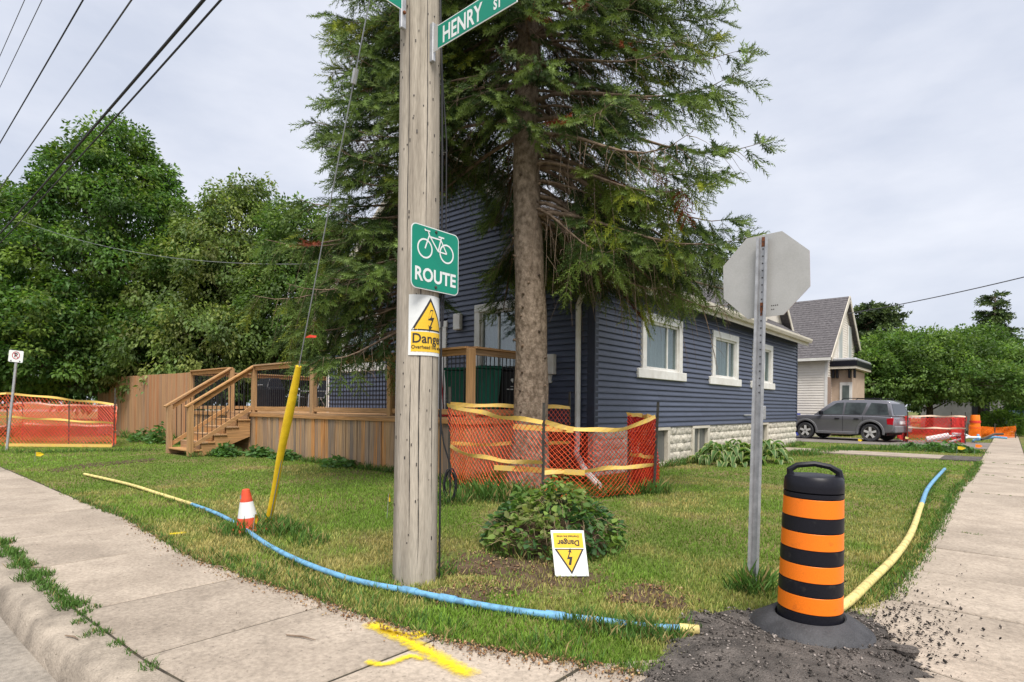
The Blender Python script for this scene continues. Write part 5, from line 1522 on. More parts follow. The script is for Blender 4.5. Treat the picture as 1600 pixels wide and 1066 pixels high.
for s in (-1, 1):
    for wx in ([(-0.66,1.10),(-0.56,1.54),(0.02,1.59),(0.22,1.10)], [(0.34,1.10),(0.18,1.585),(1.00,1.60),(1.02,1.10)], [(1.10,1.10),(1.08,1.60),(1.38,1.575),(1.98,1.14),(1.98,1.10)]):
        b = MB(); q = [(x, s*(HWID-ins(z)-0.03+0.006), z) for x, z in wx]; q2 = [(x, s*(HWID-ins(z)-0.03-0.004), z) for x, z in wx]
        m_ = len(q); b.add(q+q2, [tuple(range(m_)) if s<0 else tuple(range(m_-1,-1,-1))] + [(i,(i+1)%m_,m_+(i+1)%m_,m_+i) for i in range(m_)])
        b.build('side_window', pm('tinted_glass',(0.035,0.04,0.045),(0.09,0.11,0.115),scale=1.5,rough=0.06,spec=0.8), suv)
    for x0 in (0.28, 1.055):
        b = MB(); b.box((x0-0.006, s*(HWID+0.001)-0.003, 0.36),(x0+0.006, s*(HWID+0.001)+0.003, 1.03)); b.build('door_gap', M['drumblack'], suv)
    for x0 in (0.42, 1.18):
        b = MB(); b.box((x0,min(s*HWID,s*(HWID+0.035)),0.90),(x0+0.2,max(s*HWID,s*(HWID+0.035)),0.945)); b.build('door_handle', M['drumblack'], suv, bevel=0.012)
    b = MB(); b.box((1.86,min(s*0.86,s*1.06),1.08),(1.98,max(s*0.86,s*1.06),1.24)); b.build('mirror', M['drumblack'], suv, bevel=0.03, segs=2)
    for cx in (0.0, WB):
        o_ = arc(cx,0.36,0.455,-8,188,16); i_ = arc(cx,0.36,0.56 if False else 0.54,188,-8,16)
        b = MB(); b.prism([(x,z) for x,z in o_+i_], (0,0,0), (1,0,0), (0,0,1), 0, 0.03); 
        y0 = -s*0.0
        for i in range(len(b.v)): b.v[i].y = b.v[i].y + (s*HWID if s < 0 else s*HWID+0.03) 
        b.build('wheel_arch', M['cartrim'], suv, bevel=0.012)
        w = MB(); yc = s*0.80
        Mx = Matrix.Rotation(math.pi/2, 3, 'X')
        w.lathe([(0.25,-0.10),(0.33,-0.115),(0.36,-0.08),(0.362,0.08),(0.33,0.115),(0.25,0.10)], (cx,yc,0.36), 32, Mx, cap=False); tyo = w.build('wheel', M['rubber'], suv, smooth=True)
        w = MB(); w.lathe([(0.252,-0.06),(0.255,-0.095),(0.235,-0.10),(0.225,-0.05),(0.0,-0.03),(0.0,0.03),(0.225,0.05),(0.235,0.10),(0.255,0.095),(0.252,0.06)], (cx,yc,0.36), 28, Mx, cap=False); w.build('rim', M['stake'], tyo, smooth=True)
        w = MB(); yo = yc + s*0.085
        for k_ in range(5):
            a = math.radians(72*k_+18); w.bar((cx,yo,0.36),(cx+0.235*math.cos(a),yo,0.36+0.235*math.sin(a)),0.05,0.085,up=(-math.sin(a),0,math.cos(a)))
        w.lathe([(0.238,-0.012),(0.258,-0.012),(0.258,0.012),(0.238,0.012)], (cx,yo,0.36), 28, Mx, cap=False)
        w.build('spokes', M['rim'], tyo)
    b = MB(); b.prism([(-0.84,0.98),(-0.83,0.70),(-0.62,0.72),(-0.60,0.94)], (0,0,0), (1,0,0), (0,0,1), -s*(HWID+0.008), -s*(HWID-0.05)); b.build('tail_light', M['tail'], suv, bevel=0.006)
    b = MB(); b.tube([(-0.3,s*0.66,1.70),(-0.25,s*0.66,1.76),(1.1,s*0.66,1.78),(1.2,s*0.66,1.71)], 0.018, 6); b.build('roof_rail', M['drumblack'], suv)
    b = MB(); b.box((0.46,min(s*0.86,s*0.915),0.27),(WB-0.46,max(s*0.86,s*0.915),0.38)); b.build('sill_cladding', M['cartrim'], suv, bevel=0.015)
b = MB(); b.box((xr-0.06,-0.86,0.38),(xr+0.35,0.86,0.66)); b.build('rear_bumper', M['cartrim'], suv, bevel=0.04, segs=2)
b = MB(); b.box((xf-0.3,-0.86,0.34),(xf+0.05,0.86,0.62)); b.build('front_bumper', M['cartrim'], suv, bevel=0.04, segs=2)
b = MB(); b.add([(-0.793,-0.68,1.10),(-0.793,0.68,1.10),(-0.685,0.62,1.54),(-0.685,-0.62,1.54)], [(0,3,2,1)]); b.build('rear_window', pm('rear_glass',(0.03,0.035,0.04),rough=0.06,spec=0.8), suv)
b = MB(); b.box((xr-0.012,-0.26,0.72),(xr+0.02,0.26,0.84)); b.build('licence_plate', M['signwhite'], suv)

# far pale blue car at the right edge
fc = thing('distant_car', 'pale blue car parked far off at the right edge', 'car', site(29.6,34.0), math.radians(100))
b = MB(); pf = [(-2.1,0.3),(-2.15,0.75),(-1.5,0.9),(-0.9,1.35),(0.5,1.38),(1.1,0.92),(2.0,0.8),(2.15,0.5),(2.1,0.3)]
b.prism(pf[::-1], (0,0,0), (1,0,0), (0,0,1), -0.85, 0.85); b.build('body', M['bluecar'], fc, bevel=0.08, segs=2, smooth=True)
for s in (-1,1):
    b = MB(); b.prism([(-1.3,0.92),(-0.85,1.28),(0.45,1.3),(0.9,0.94)][::-1], (0,0,0), (1,0,0), (0,0,1), -s*0.857, -s*0.83); b.build('side_window', M['signdark'], fc)
    for cx in (-1.3, 1.3):
        b = MB(); b.lathe([(0.2,-0.1),(0.32,-0.1),(0.32,0.1),(0.2,0.1)], (cx,s*0.78,0.32), 20, Matrix.Rotation(math.pi/2,3,'X')); b.build('wheel', M['rubber'], fc)
fs_ = thing('far_house', 'grey shed wall with dark doorway at the far right', 'shed', site(31.5,37.5))
b = MB(fs_); c0 = fs_.location
b.box((c0.x-4,c0.y,0),(c0.x+0.5,c0.y+4,2.6)); b.build('wall', M['alu'], fs_)
MB(fs_).add([(c0.x-4.3,c0.y-0.3,2.6),(c0.x+0.8,c0.y-0.3,2.6),(c0.x+0.8,c0.y+2,3.9),(c0.x-4.3,c0.y+2,3.9),(c0.x-4.3,c0.y+4.3,2.6),(c0.x+0.8,c0.y+4.3,2.6)], [(0,1,2,3),(3,2,5,4),(1,5,2),(0,3,4)]).build('roof', M['shingle'], fs_)
MB(fs_).box((c0.x-1.2,c0.y-0.03,0),(c0.x-0.3,c0.y-0.002,2.1)).build('doorway', M['dark'], fs_)

# no parking sign at the left
np0 = site(-13.85, 15.8); npt = np0 + site(0.09,0.0,0.0) + Vector((0,0,2.6))
ns = thing('no_parking_sign', 'small white no parking sign on a leaning steel post', 'sign', np0)
ex_ = Vector((CB,SB,0)); ey2 = (Vector((0,0,1))+ex_*0.10).normalized()
MB(ns).bar(np0 - ey2*0.2, np0 + ey2*2.55, 0.06, 0.03, up=(-SB,CB,0)).build('post', M['galv'], ns)
o = np0 + ey2*2.58 + Vector((SB,-CB,0))*0.03
exs = (ex_ - ey2*ex_.dot(ey2)).normalized()
MB(ns).prism(rrect(0.40,0.32,0.03), o, exs, ey2, -0.002, 0.002).build('panel', M['signwhite'], ns)
v, f = ring2d((0,0.025), 0.088, 0.108); b = MB(ns); b.flat(v, f, o, exs, ey2, 0.004); v, f = line2d((-0.066,0.091),(0.066,-0.041),0.018); b.flat(v, f, o, exs, ey2, 0.0055); b.build('red_ring', M['signred'], ns)
v, f = text2d('P', 0.17, 1.0, 0.006); MB(ns).flat(v, f, o + ey2*0.025, exs, ey2, 0.0047).build('lettering', M['signdark'], ns)
b = MB(ns)
for sx in (-1,1): b.flat([(sx*0.155,-0.13),(sx*0.105,-0.105),(sx*0.105,-0.155)] if sx<0 else [(0.155,-0.13),(0.105,-0.155),(0.105,-0.105)], [(0,1,2)], o, exs, ey2, 0.004)
b.build('arrows', M['signdark'], ns)

# sprayed marks on the walk
def spray(pts, w, name, label):
    P = [G(u, v, 0.0) for u, v in pts]
    path = ctr_path(P, 10)
    vs, fs, cs = [], [], []
    n = len(path); K = 8
    for i, p in enumerate(path):
        t_ = (path[min(i+1,n-1)]-path[max(i-1,0)]).normalized(); nn_ = Vector((-t_.y,t_.x,0))
        for k in range(K+1):
            f = 2*k/K-1
            vs.append((*(p+nn_*f*w)[:2], 0.0095)); e = min(1.0, (i+0.5)/4, (n-i-0.5)/4)
            cs.append([max(0.0, 1-abs(f)**1.2)*0.62*e]*3)
        if i:
            for k in range(K):
                a = (i-1)*(K+1)+k; fs.append((a,a+1,a+K+2,a+K+1))
    o_ = np_mesh(name, np.array(vs), np.array(fs), M['paint'], None, np.array(cs))
    o_['kind'] = 'structure'
    return o_
spray([(572,975),(610,990),(660,1016),(700,1038),(742,1060)], 0.075, 'paint_marking', '')
spray([(588,984),(625,993),(662,992),(640,1003)], 0.04, 'paint_marking', '')
spray([(570,1035),(600,1041),(640,1028),(665,1033)], 0.036, 'paint_marking', '')
spray([(263,836),(275,835),(292,833)], 0.07, 'paint_marking', '')
# ------------------------------------------------------------------ vegetation
def nv(v): return v / max(np.linalg.norm(v), 1e-9)

# needle shoot: axis along +x, needles fanned all round, blunt tip
def shoot_template(nn=22, seed=1):
    r = np.random.default_rng(seed)
    vs, fs, sh = [], [], []
    for i in range(nn):
        s = (i+0.5)/nn
        a = i*2.4 + r.uniform(-.3,.3)
        L = (0.27 if nn > 10 else 0.33)*(1-0.3*s)
        d = np.array([0.75, math.cos(a), math.sin(a)*0.8]); d /= np.linalg.norm(d)
        p = np.array([s*0.92, 0, 0]); t = np.cross(d, [1,0,0]); t = nv(t)*(0.030 if nn > 10 else 0.10)
        b = len(vs)
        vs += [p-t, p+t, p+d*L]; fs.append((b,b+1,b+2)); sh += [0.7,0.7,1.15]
    return np.array(vs), np.array(fs), np.array(sh)
SH_V, SH_F, SH_S = shoot_template()
SHF = shoot_template(8, 2)
SHF = (SHF[0]*np.array([1,1,1]), SHF[1], SHF[2])

def tubes_np(paths, radii, seg=4):
    """many thin tapered tubes as one array set"""
    V, F = [], []; off = 0
    for P, R in zip(paths, radii):
        P = np.asarray(P); n = len(P)
        T = np.gradient(P, axis=0); T /= np.maximum(np.linalg.norm(T, axis=1, keepdims=True), 1e-9)
        up = np.tile([[0.13,0.21,0.97]], (n,1)); S = np.cross(T, up); ln = np.linalg.norm(S,axis=1,keepdims=True); S = np.where(ln<1e-3, np.array([[1.0,0,0]]), S/np.maximum(ln,1e-9))
        Q = np.cross(T, S)
        a = np.arange(seg)*2*math.pi/seg
        ring = P[:,None,:] + np.asarray(R)[:,None,None]*(S[:,None,:]*np.cos(a)[None,:,None] + Q[:,None,:]*np.sin(a)[None,:,None])
        V.append(ring.reshape(-1,3))
        i, k = np.meshgrid(np.arange(n-1), np.arange(seg), indexing='ij'); k2 = (k+1) % seg
        F.append((np.stack([i*seg+k, i*seg+k2, (i+1)*seg+k2, (i+1)*seg+k], axis=-1).reshape(-1,4)) + off)
        off += n*seg
    return np.concatenate(V), np.concatenate(F)

def spruce(name, label, base, H, r0, zc, lmax, seed, n_br, ztop_dense=9.6, hide=None, tone=(1,1,1), droop=0.42, detail=1.0, group=None, prof=None, dead=0.06, twig_gap=0.10, lean=(0,0), ssc=1.0, extra=(), far=False):
    r = np.random.default_rng(seed)
    t = thing(name, label, 'tree', (base.x, base.y, 0), 0, group)
    B = np.array([0.0, 0.0])
    # trunk
    tp, tr = [], []
    for i in range(26):
        z = -0.15 + (H+0.15)*i/25; f = max(0, z/H)
        tp.append((lean[0]*f*H+0.05*math.sin(z*0.8), lean[1]*f*H+0.04*math.sin(z*0.6+1), z)); tr.append((r0*(1-f)**0.8+0.012)*(1.0+0.35*math.exp(-max(z,0)*3.0))*(1+0.03*math.sin(z*5)))
    b = MB(); b.tube(tp, tr, 22); b.build('trunk', M['sprucebark'], t, smooth=True)
    paths, rads = [], []
    pos, dirs, scl, col = [], [], [], []
    z = zc; az = r.uniform(0, 6.28)
    zs = np.sort(np.concatenate([r.uniform(zc, min(ztop_dense,H*0.97), n_br), r.uniform(ztop_dense, H*0.97, int(n_br*0.2))])) if ztop_dense < H*0.97 else np.sort(r.uniform(zc, H*0.97, n_br))
    for zb in list(zs) + list(extra):
        ex = zb if isinstance(zb, tuple) else None
        if ex: zb = ex[0]
        az += 2.4 + r.uniform(-0.5,0.5)
        f = max(0.0, (zb-zc)/(H-zc))
        L = lmax*(prof(f, az) if prof else (1-f)**0.7)*r.uniform(0.55,1.12)
        if ex: az, L = ex[1], ex[2]
        elif hide and hide(zb, az, r): continue
        if L < 0.15: continue
        dh = np.array([math.cos(az), math.sin(az), 0.0])
        n = 9
        s = np.linspace(0,1,n)
        a0 = 0.10 + 0.5*f; d0 = droop*(1-0.75*f)*r.uniform(0.8,1.25)*(ex[3] if ex else 1.0)
        side = np.array([-dh[1],dh[0],0])*r.uniform(-0.12,0.12)
        P = dh[None]*(L*s)[:,None] + side[None]*(L*s**2)[:,None]
        P[:,2] = zb + L*(a0*s - d0*1.5*s**1.6 + d0*0.75*s**3.5)
        P[:,0] += lean[0]*zb; P[:,1] += lean[1]*zb
        isdead = r.random() < dead
        paths.append(P); rads.append(np.linspace(0.008+0.011*L, 0.003, n))
        yel = (not far) and r.random() < 0.16
        blt = r.uniform(0.7,1.3); phn = r.uniform(0,6.28); frq = r.uniform(5,9)
        nt = int(L/twig_gap*detail)
        for k in range(nt):
            u = 0.12 + 0.88*(k+r.random())/max(nt,1)
            i = min(int(u*(n-1)), n-2); fr = u*(n-1)-i
            p = P[i]*(1-fr)+P[i+1]*fr
            tg = nv(P[i+1]-P[i])
            sd = 1 if k % 2 else -1
            lat = nv(np.cross([0,0,1.0], tg))*sd
            bare = (u < 0.36 and r.random() < 0.8) or isdead
            if not bare and math.sin(phn+u*frq*max(1.0,L*0.6)) + r.normal(0,0.25) < -0.62 and u < 0.93: bare = True
            tl = (0.16+0.34*L*(1-u)**0.8*0.55)*r.uniform(0.6,1.2) + 0.10
            td = nv(tg*r.uniform(0.5,1.0) + lat*r.uniform(0.6,1.0) + np.array([0,0,r.uniform(-0.85,0.12)]))
            if ex and r.random() < 0.55:
                td = nv(td*0.6 + np.array([0,0,-r.uniform(0.5,1.2)])); tl *= r.uniform(1.1,1.9)
            m_ = 4
            ss = np.linspace(0,1,m_)
            TP = p[None] + td[None]*(tl*ss)[:,None]; TP[:,2] -= tl*0.28*ss**2*(1.6 if bare else 1.0)
            paths.append(TP); rads.append(np.linspace(0.0045,0.0018,m_))
            if bare:
                if r.random() < 0.5:
                    q = TP[2]; td2 = nv(td + r.normal(0,0.6,3)); paths.append(np.stack([q, q+td2*tl*0.3, q+td2*tl*0.5+[0,0,-0.08]])); rads.append(np.array([0.003,0.002,0.0012]))
                continue
            rust = (not far) and r.random() < 0.018
            ns = max(2, int(tl/0.062))
            for q in range(ns):
                v = (q+0.6)/ns
                pp = p + td*tl*v; pp = pp - np.array([0,0,tl*0.28*v*v])
                for sgn in (-1,1):
                    lt = nv(np.cross([0,0,1.0], td))*sgn
                    dd = nv(td*0.9 + lt*r.uniform(0.35,0.95) + np.array([0,0,r.uniform(-0.45,0.25)]))
                    pos.append(pp); dirs.append(dd); scl.append(r.uniform(0.09,0.17))
                    tip = v > 0.6 and u > 0.45
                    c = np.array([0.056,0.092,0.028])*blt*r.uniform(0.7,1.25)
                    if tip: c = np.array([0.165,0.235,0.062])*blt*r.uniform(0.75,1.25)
                    if yel: c = c*np.array([1.7,1.35,0.8])
                    if rust: c = np.array([0.20,0.045,0.018])*r.uniform(0.6,1.3)
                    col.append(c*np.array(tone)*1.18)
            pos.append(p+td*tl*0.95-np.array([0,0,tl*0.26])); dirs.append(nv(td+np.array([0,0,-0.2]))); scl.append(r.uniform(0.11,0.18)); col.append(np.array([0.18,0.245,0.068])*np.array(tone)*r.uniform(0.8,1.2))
    V, F = tubes_np(paths, rads)
    np_mesh('branches', V, F, M['twig'], t)
    pos, dirs, scl, col = np.array(pos), np.array(dirs), np.array(scl), np.array(col)
    T_ = SHF if far else (SH_V, SH_F, SH_S)
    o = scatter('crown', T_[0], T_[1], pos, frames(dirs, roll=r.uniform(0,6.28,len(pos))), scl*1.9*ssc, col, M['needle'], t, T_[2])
    for k in range(0 if far else 26):
        zk = 0.5+4.6*(k+r.random())/26; ak = az_cam + r.uniform(-1.5,1.5); ff = zk/H; rk = (r0*(1-ff)**0.8+0.012)*(1.0+0.35*math.exp(-zk*3.0))
        cx_, cy_ = lean[0]*zk+0.05*math.sin(zk*0.8), lean[1]*zk+0.04*math.sin(zk*0.6+1)
        e_ = Vector((math.cos(ak), math.sin(ak), 0.25)); p0 = Vector((cx_+math.cos(ak)*(rk-0.03), cy_+math.sin(ak)*(rk-0.03), zk)); lk = r.uniform(0.045,0.075)
        b = MB(); b.tube([p0, p0+e_*0.02, p0+e_*lk], [0.034,0.026,0.012*r.uniform(0.6,1.6)], 7); b.build('knot', M['twig'] if k % 3 == 0 else M['bark'], t, smooth=True)
    return t, len(pos)

# facing direction of the camera as an azimuth seen from the trunk
S1 = site(0.25, 9.3)
az_cam = math.atan2(-S1.y, -S1.x)
def adiff(a, b): return abs((a-b+math.pi) % (2*math.pi) - math.pi)
az_right = math.atan2(SB, CB); az_left = az_right + math.pi
def hide1(z, a, r):
    if z < 5.6 and adiff(a, az_cam) < 0.85: return True
    if z < 5.7 and adiff(a, az_left) < 1.15: return True
    if z < 4.95 and adiff(a, az_left) < 0.5: return r.random() < 0.4
    return False
def prof1(f, a):
    k = 0.97 - 0.25*f if f < 0.55 else 0.83*(1-(f-0.55)/0.5)
    if adiff(a, az_right) < 0.9: k *= 1.08
    if adiff(a, az_cam) < 0.7: k *= 0.62
    return max(k, 0.05)
spruce('spruce_tree', 'tall spruce with bare lower trunk rising from the netting', S1, 14.5, 0.285, 4.35, 3.2, 21, 165, ztop_dense=9.2, hide=hide1, prof=prof1, droop=0.62, dead=0.10, extra=[(4.75,az_right-0.15,3.1,1.35),(5.0,az_right+0.2,3.3,1.25),(4.6,az_right-0.55,2.5,1.5),(4.9,az_right+0.55,3.0,1.2),(5.2,az_right-0.3,3.3,1.2),(4.5,az_right-0.9,1.9,1.35),(5.4,az_right+0.05,3.4,1.15),(5.2,az_right-0.75,2.7,1.2),(4.4,az_right-0.35,2.2,1.45)])
S2 = site(-1.64, 9.9)
az_cam2 = math.atan2(-S2.y, -S2.x)
def hide2(z, a, r):
    return (z < 3.3 and adiff(a, az_left) > 1.3) or (z < 5.6 and adiff(a, az_left) > 1.75)
def prof2(f, a):
    k = 0.92 if f < 0.05 else 1.0 - 0.42*f
    if adiff(a, az_cam2) < 0.6: k *= 0.75
    if adiff(a, az_right) < 1.0: k *= 0.6
    return max(k if f < 0.6 else k*(1-(f-0.6)/0.42), 0.04)
spruce('spruce_tree', 'dense spruce behind the wooden pole, boughs over the deck rail', S2, 11.5, 0.17, 2.5, 2.05, 33, 185, ztop_dense=8.6, hide=hide2, prof=prof2, droop=0.50, tone=(1.02,1.06,1.1), dead=0.04, twig_gap=0.11, extra=[(3.3,az_left-0.2,2.5,1.0),(3.6,az_left+0.3,2.6,1.1),(3.0,az_left+0.1,2.3,0.8),(3.9,az_left-0.4,2.4,1.1),(3.4,az_left+0.6,2.2,1.0),(4.3,az_left+0.1,2.5,1.1),(2.9,az_left-0.5,2.1,0.7)])

# broadleaf: clumps of leaves over lobes of the crown
def leaf_template():
    v = np.array([[0,0,0],[0.42,0.26,0.07],[1.0,0,-0.06],[0.42,-0.26,0.07]])
    f = np.array([[0,1,2],[0,2,3]])
    return v, f
LV, LF = leaf_template()
def broadleaf(name, label, base, lobes, n_cl, n_lf, lsize, cols, seed, r0=0.25, trunk_top=None, clump=0.55, droop=0.3, group=None, flat=0.62, cat='tree', extra_limbs=26):
    r = np.random.default_rng(seed)
    t = thing(name, label, cat, (base.x, base.y, 0), 0, group)
    lobes = np.array(lobes, dtype=float)           # cx, cy, cz, rx, ry, rz relative to base, street-grid axes
    w = (lobes[:,3]*lobes[:,4] + lobes[:,3]*lobes[:,5]); w /= w.sum()
    li = r.choice(len(lobes), n_cl, p=w)
    d = r.normal(0,1,(n_cl,3)); d /= np.linalg.norm(d,axis=1,keepdims=True)
    d[:,2] = np.where(d[:,2] < -0.55, -d[:,2]*0.5, d[:,2]); d /= np.linalg.norm(d,axis=1,keepdims=True)
    rad = r.uniform(0.35,1.0,n_cl)**0.25*(1+0.09*np.sin(d[:,0]*7+d[:,2]*9+seed)+0.05*np.sin(d[:,1]*15+d[:,2]*17)+0.05*r.normal(0,1,n_cl))
    cc = lobes[li,:3] + d*lobes[li,3:6]*rad[:,None]
    keep = cc[:,2] > 0.15
    cc, d, li = cc[keep], d[keep], li[keep]
    m_ = len(cc)
    cl_s = clump*r.uniform(0.6,1.35,m_)
    # leaves
    idx = np.repeat(np.arange(m_), n_lf)
    N = len(idx)
    g = r.normal(0,1,(N,3)); g /= np.linalg.norm(g,axis=1,keepdims=True)
    g *= (r.uniform(0.15,1,N)**0.45)[:,None]
    off = g*np.stack([cl_s[idx],cl_s[idx],cl_s[idx]*flat],axis=1)
    pos = cc[idx]+off
    dome = -(off[:,0]**2+off[:,1]**2)/np.maximum(cl_s[idx],0.1)*droop
    pos[:,2] += dome
    out = g*0.7 + d[idx]*0.5 + np.array([0,0,-droop*1.2]) + r.normal(0,0.45,(N,3))
    Mx = frames(out, roll=r.normal(0,0.7,N))
    cols = np.array(cols)*np.array([1.45,1.4,1.3]); ci = r.integers(0,len(cols),m_)
    c = cols[ci][idx]*(r.uniform(0.7,1.3,(N,1)))*(r.uniform(0.62,1.4,m_)[idx][:,None])
    scatter('crown', LV, LF, pos, Mx, lsize*r.uniform(0.7,1.3,N), c, M['leaf'], t)
    # trunk and limbs
    zt = trunk_top or lobes[:,2].max()
    ctr = lobes[:,:3].mean(axis=0)
    top = np.array([ctr[0]*0.6, ctr[1]*0.6, zt])
    paths = [np.stack([np.array([0,0,-0.2]), np.array([0.05,0.03,zt*0.2]), top*0.5+np.array([0.1,0,0]), top])]; rads = [np.array([r0*1.25,r0,r0*0.7,r0*0.25])]
    sel = r.choice(m_, min(extra_limbs*3, m_), replace=False)
    for i in sel:
        q = cc[i]; f = np.clip(q[2]/zt*0.62, 0.12, 0.9); p0 = top*f
        mid = (p0+q)/2 + np.array([0,0,0.12*np.linalg.norm(q-p0)])
        paths.append(np.stack([p0, mid, q])); rads.append(np.array([r0*0.28*(1-f*0.6), r0*0.14, 0.008]))
    V, F = tubes_np(paths, rads, 6)
    np_mesh('trunk', V, F, M['bark'], t, None, True)
    return t
def rel(base, xc, d, z): # cam-frame offset -> street grid
    p = site(xc, d); return (p.x-base.x, p.y-base.y, z)

Tm = site(-19.2, 27.5)
broadleaf('maple_tree', 'biggest broad leafy tree, highest crown at the left', Tm, [(*rel(Tm,-19.8,27.3,3.4),6.9,6.9,3.2),(*rel(Tm,-19.6,27.5,6.2),6.0,6.0,3.1),(*rel(Tm,-19.4,27.5,8.9),4.5,4.5,2.9),(*rel(Tm,-19.2,27.6,11.2),3.0,3.0,2.5),(*rel(Tm,-19.1,27.6,13.1),1.5,1.5,1.8),(*rel(Tm,-20.5,24.6,3.4),5.2,3.6,2.8)],
    2000, 92, 0.19, [(0.050,0.105,0.024),(0.036,0.082,0.019),(0.070,0.13,0.028),(0.10,0.155,0.032)], 4, 0.42, clump=0.58, droop=0.55, group='trees behind the board fence')
Tb = site(-12.8, 27.0)
broadleaf('ash_tree', 'feathery olive green tree between the big maple and the spruce', Tb, [(*rel(Tb,-12.9,27,5.2),4.2,4.2,4.0),(*rel(Tb,-12.7,27,8.6),2.6,2.6,2.6),(*rel(Tb,-12.6,27,10.7),1.3,1.3,1.4),(*rel(Tb,-13.5,25.0,3.2),4.4,3.4,2.6)],
    900, 92, 0.18, [(0.090,0.135,0.036),(0.115,0.16,0.045),(0.07,0.115,0.032),(0.14,0.17,0.05)], 5, 0.3, clump=0.55, droop=0.85, group='trees behind the board fence')
Tc = site(-9.2, 25.5)
broadleaf('ash_tree', 'smaller dark tree half hidden by the spruce boughs', Tc, [(*rel(Tc,-9.2,25.5,4.8),3.0,3.0,3.8),(*rel(Tc,-9.3,25.5,8.2),1.8,1.8,2.0),(*rel(Tc,-6.5,24.8,3.8),2.6,2.6,2.9)],
    600, 95, 0.17, [(0.055,0.105,0.028),(0.07,0.12,0.032),(0.09,0.14,0.04)], 6, 0.25, clump=0.52, droop=0.6, group='trees behind the board fence')
Tl = site(-25.5, 27.0)
broadleaf('maple_tree', 'leafy tree at the far left edge behind the netting pen', Tl, [(*rel(Tl,-25.5,27,3.6),3.6,3.6,3.4),(*rel(Tl,-24.0,24.5,2.6),2.6,2.6,2.2)], 420, 90, 0.19, [(0.055,0.115,0.028),(0.08,0.14,0.034)], 8, 0.25, clump=0.6, droop=0.4, group='trees behind the board fence')
Tr = site(24.6, 34.0)
broadleaf('garden_tree', 'broad rounded tree behind the red netting pen', Tr, [(*rel(Tr,24.0,34,3.4),4.2,4.0,2.5),(*rel(Tr,21.4,34,3.0),2.8,3.0,2.3),(*rel(Tr,22.6,33.5,4.6),2.0,2.0,1.5),(*rel(Tr,26.6,34.0,4.2),2.6,2.4,1.9),(*rel(Tr,24.6,31.2,2.6),3.2,2.6,1.5)],
    900, 72, 0.19, [(0.06,0.115,0.03),(0.085,0.145,0.04),(0.105,0.165,0.045)], 9, 0.2, clump=0.5, droop=0.35, group='trees beside the far walk')
Tr2 = site(28.4, 35.0)
broadleaf('garden_tree', 'darker tree over the far end of the walk', Tr2, [(*rel(Tr2,28.3,35,3.7),2.6,2.6,1.9),(*rel(Tr2,29.5,34.5,3.2),1.8,1.8,1.3),(*rel(Tr2,27.2,35.6,4.7),1.6,1.6,1.2)],
    420, 85, 0.18, [(0.045,0.095,0.028),(0.06,0.12,0.033),(0.075,0.13,0.036)], 10, 0.17, clump=0.5, droop=0.35, group='trees beside the far walk')
Tr3 = site(20.2, 38.0)
broadleaf('garden_tree', 'pale green tree behind the white house gable', Tr3, [(*rel(Tr3,20.6,38,3.8),2.4,2.4,2.3),(*rel(Tr3,19.0,38,4.6),1.6,1.6,1.6)], 300, 48, 0.26, [(0.09,0.15,0.04),(0.11,0.17,0.045)], 12, 0.2, clump=0.5, group='trees beside the far walk')
bz = site(26.2, 30.8)
broadleaf('round_bush', 'small bright green bush by the far orange drum', bz, [(0,0,0.6,1.0,1.0,0.75)], 120, 46, 0.13, [(0.085,0.17,0.035),(0.11,0.19,0.04)], 13, 0.05, clump=0.28, cat='bush')
bz2 = site(30.2, 33.2)
broadleaf('round_bush', 'pale bush at the right edge beyond the walk', bz2, [(0,0,1.4,1.1,1.1,1.3)], 120, 46, 0.16, [(0.08,0.16,0.035),(0.10,0.18,0.04)], 14, 0.05, clump=0.32, cat='bush')
# hedge line far behind so no bare horizon shows through the crowns
for k_, (x_, d_, lab) in enumerate(((-30,46,'far tree mass behind the left edge of the scene'),(-16,48,'far tree mass behind the board fence'),(-4,50,'far tree mass behind the blue house'),(24,62,'far tree mass behind the white house'),(44,60,'far tree mass beyond the right edge'))):
    tb = site(x_, d_)
    broadleaf('far_tree', lab, tb, [(0,0,2.4,6.5,5.5,2.6),(3,2,3.0,4,4,2.6)], 200, 34, 0.5, [(0.05,0.095,0.035),(0.06,0.11,0.04)], 40+k_, 0.3, clump=0.9)
# two far conifers at the right
Pn = site(28.4, 46.0)
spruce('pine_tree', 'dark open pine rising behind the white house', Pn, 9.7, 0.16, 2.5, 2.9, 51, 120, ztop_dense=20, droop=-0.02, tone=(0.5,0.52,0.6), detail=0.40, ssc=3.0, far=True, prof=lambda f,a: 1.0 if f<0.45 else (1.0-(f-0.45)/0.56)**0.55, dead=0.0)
Sp3 = site(37.6, 45.0)
spruce('spruce_tree', 'far narrow spruce with pointed top at the right', Sp3, 10.8, 0.16, 2.0, 2.2, 52, 150, ztop_dense=20, droop=0.22, tone=(0.55,0.58,0.65), detail=0.42, ssc=2.8, far=True, prof=lambda f,a: (1-f)**0.9*1.0+0.06, dead=0.0)

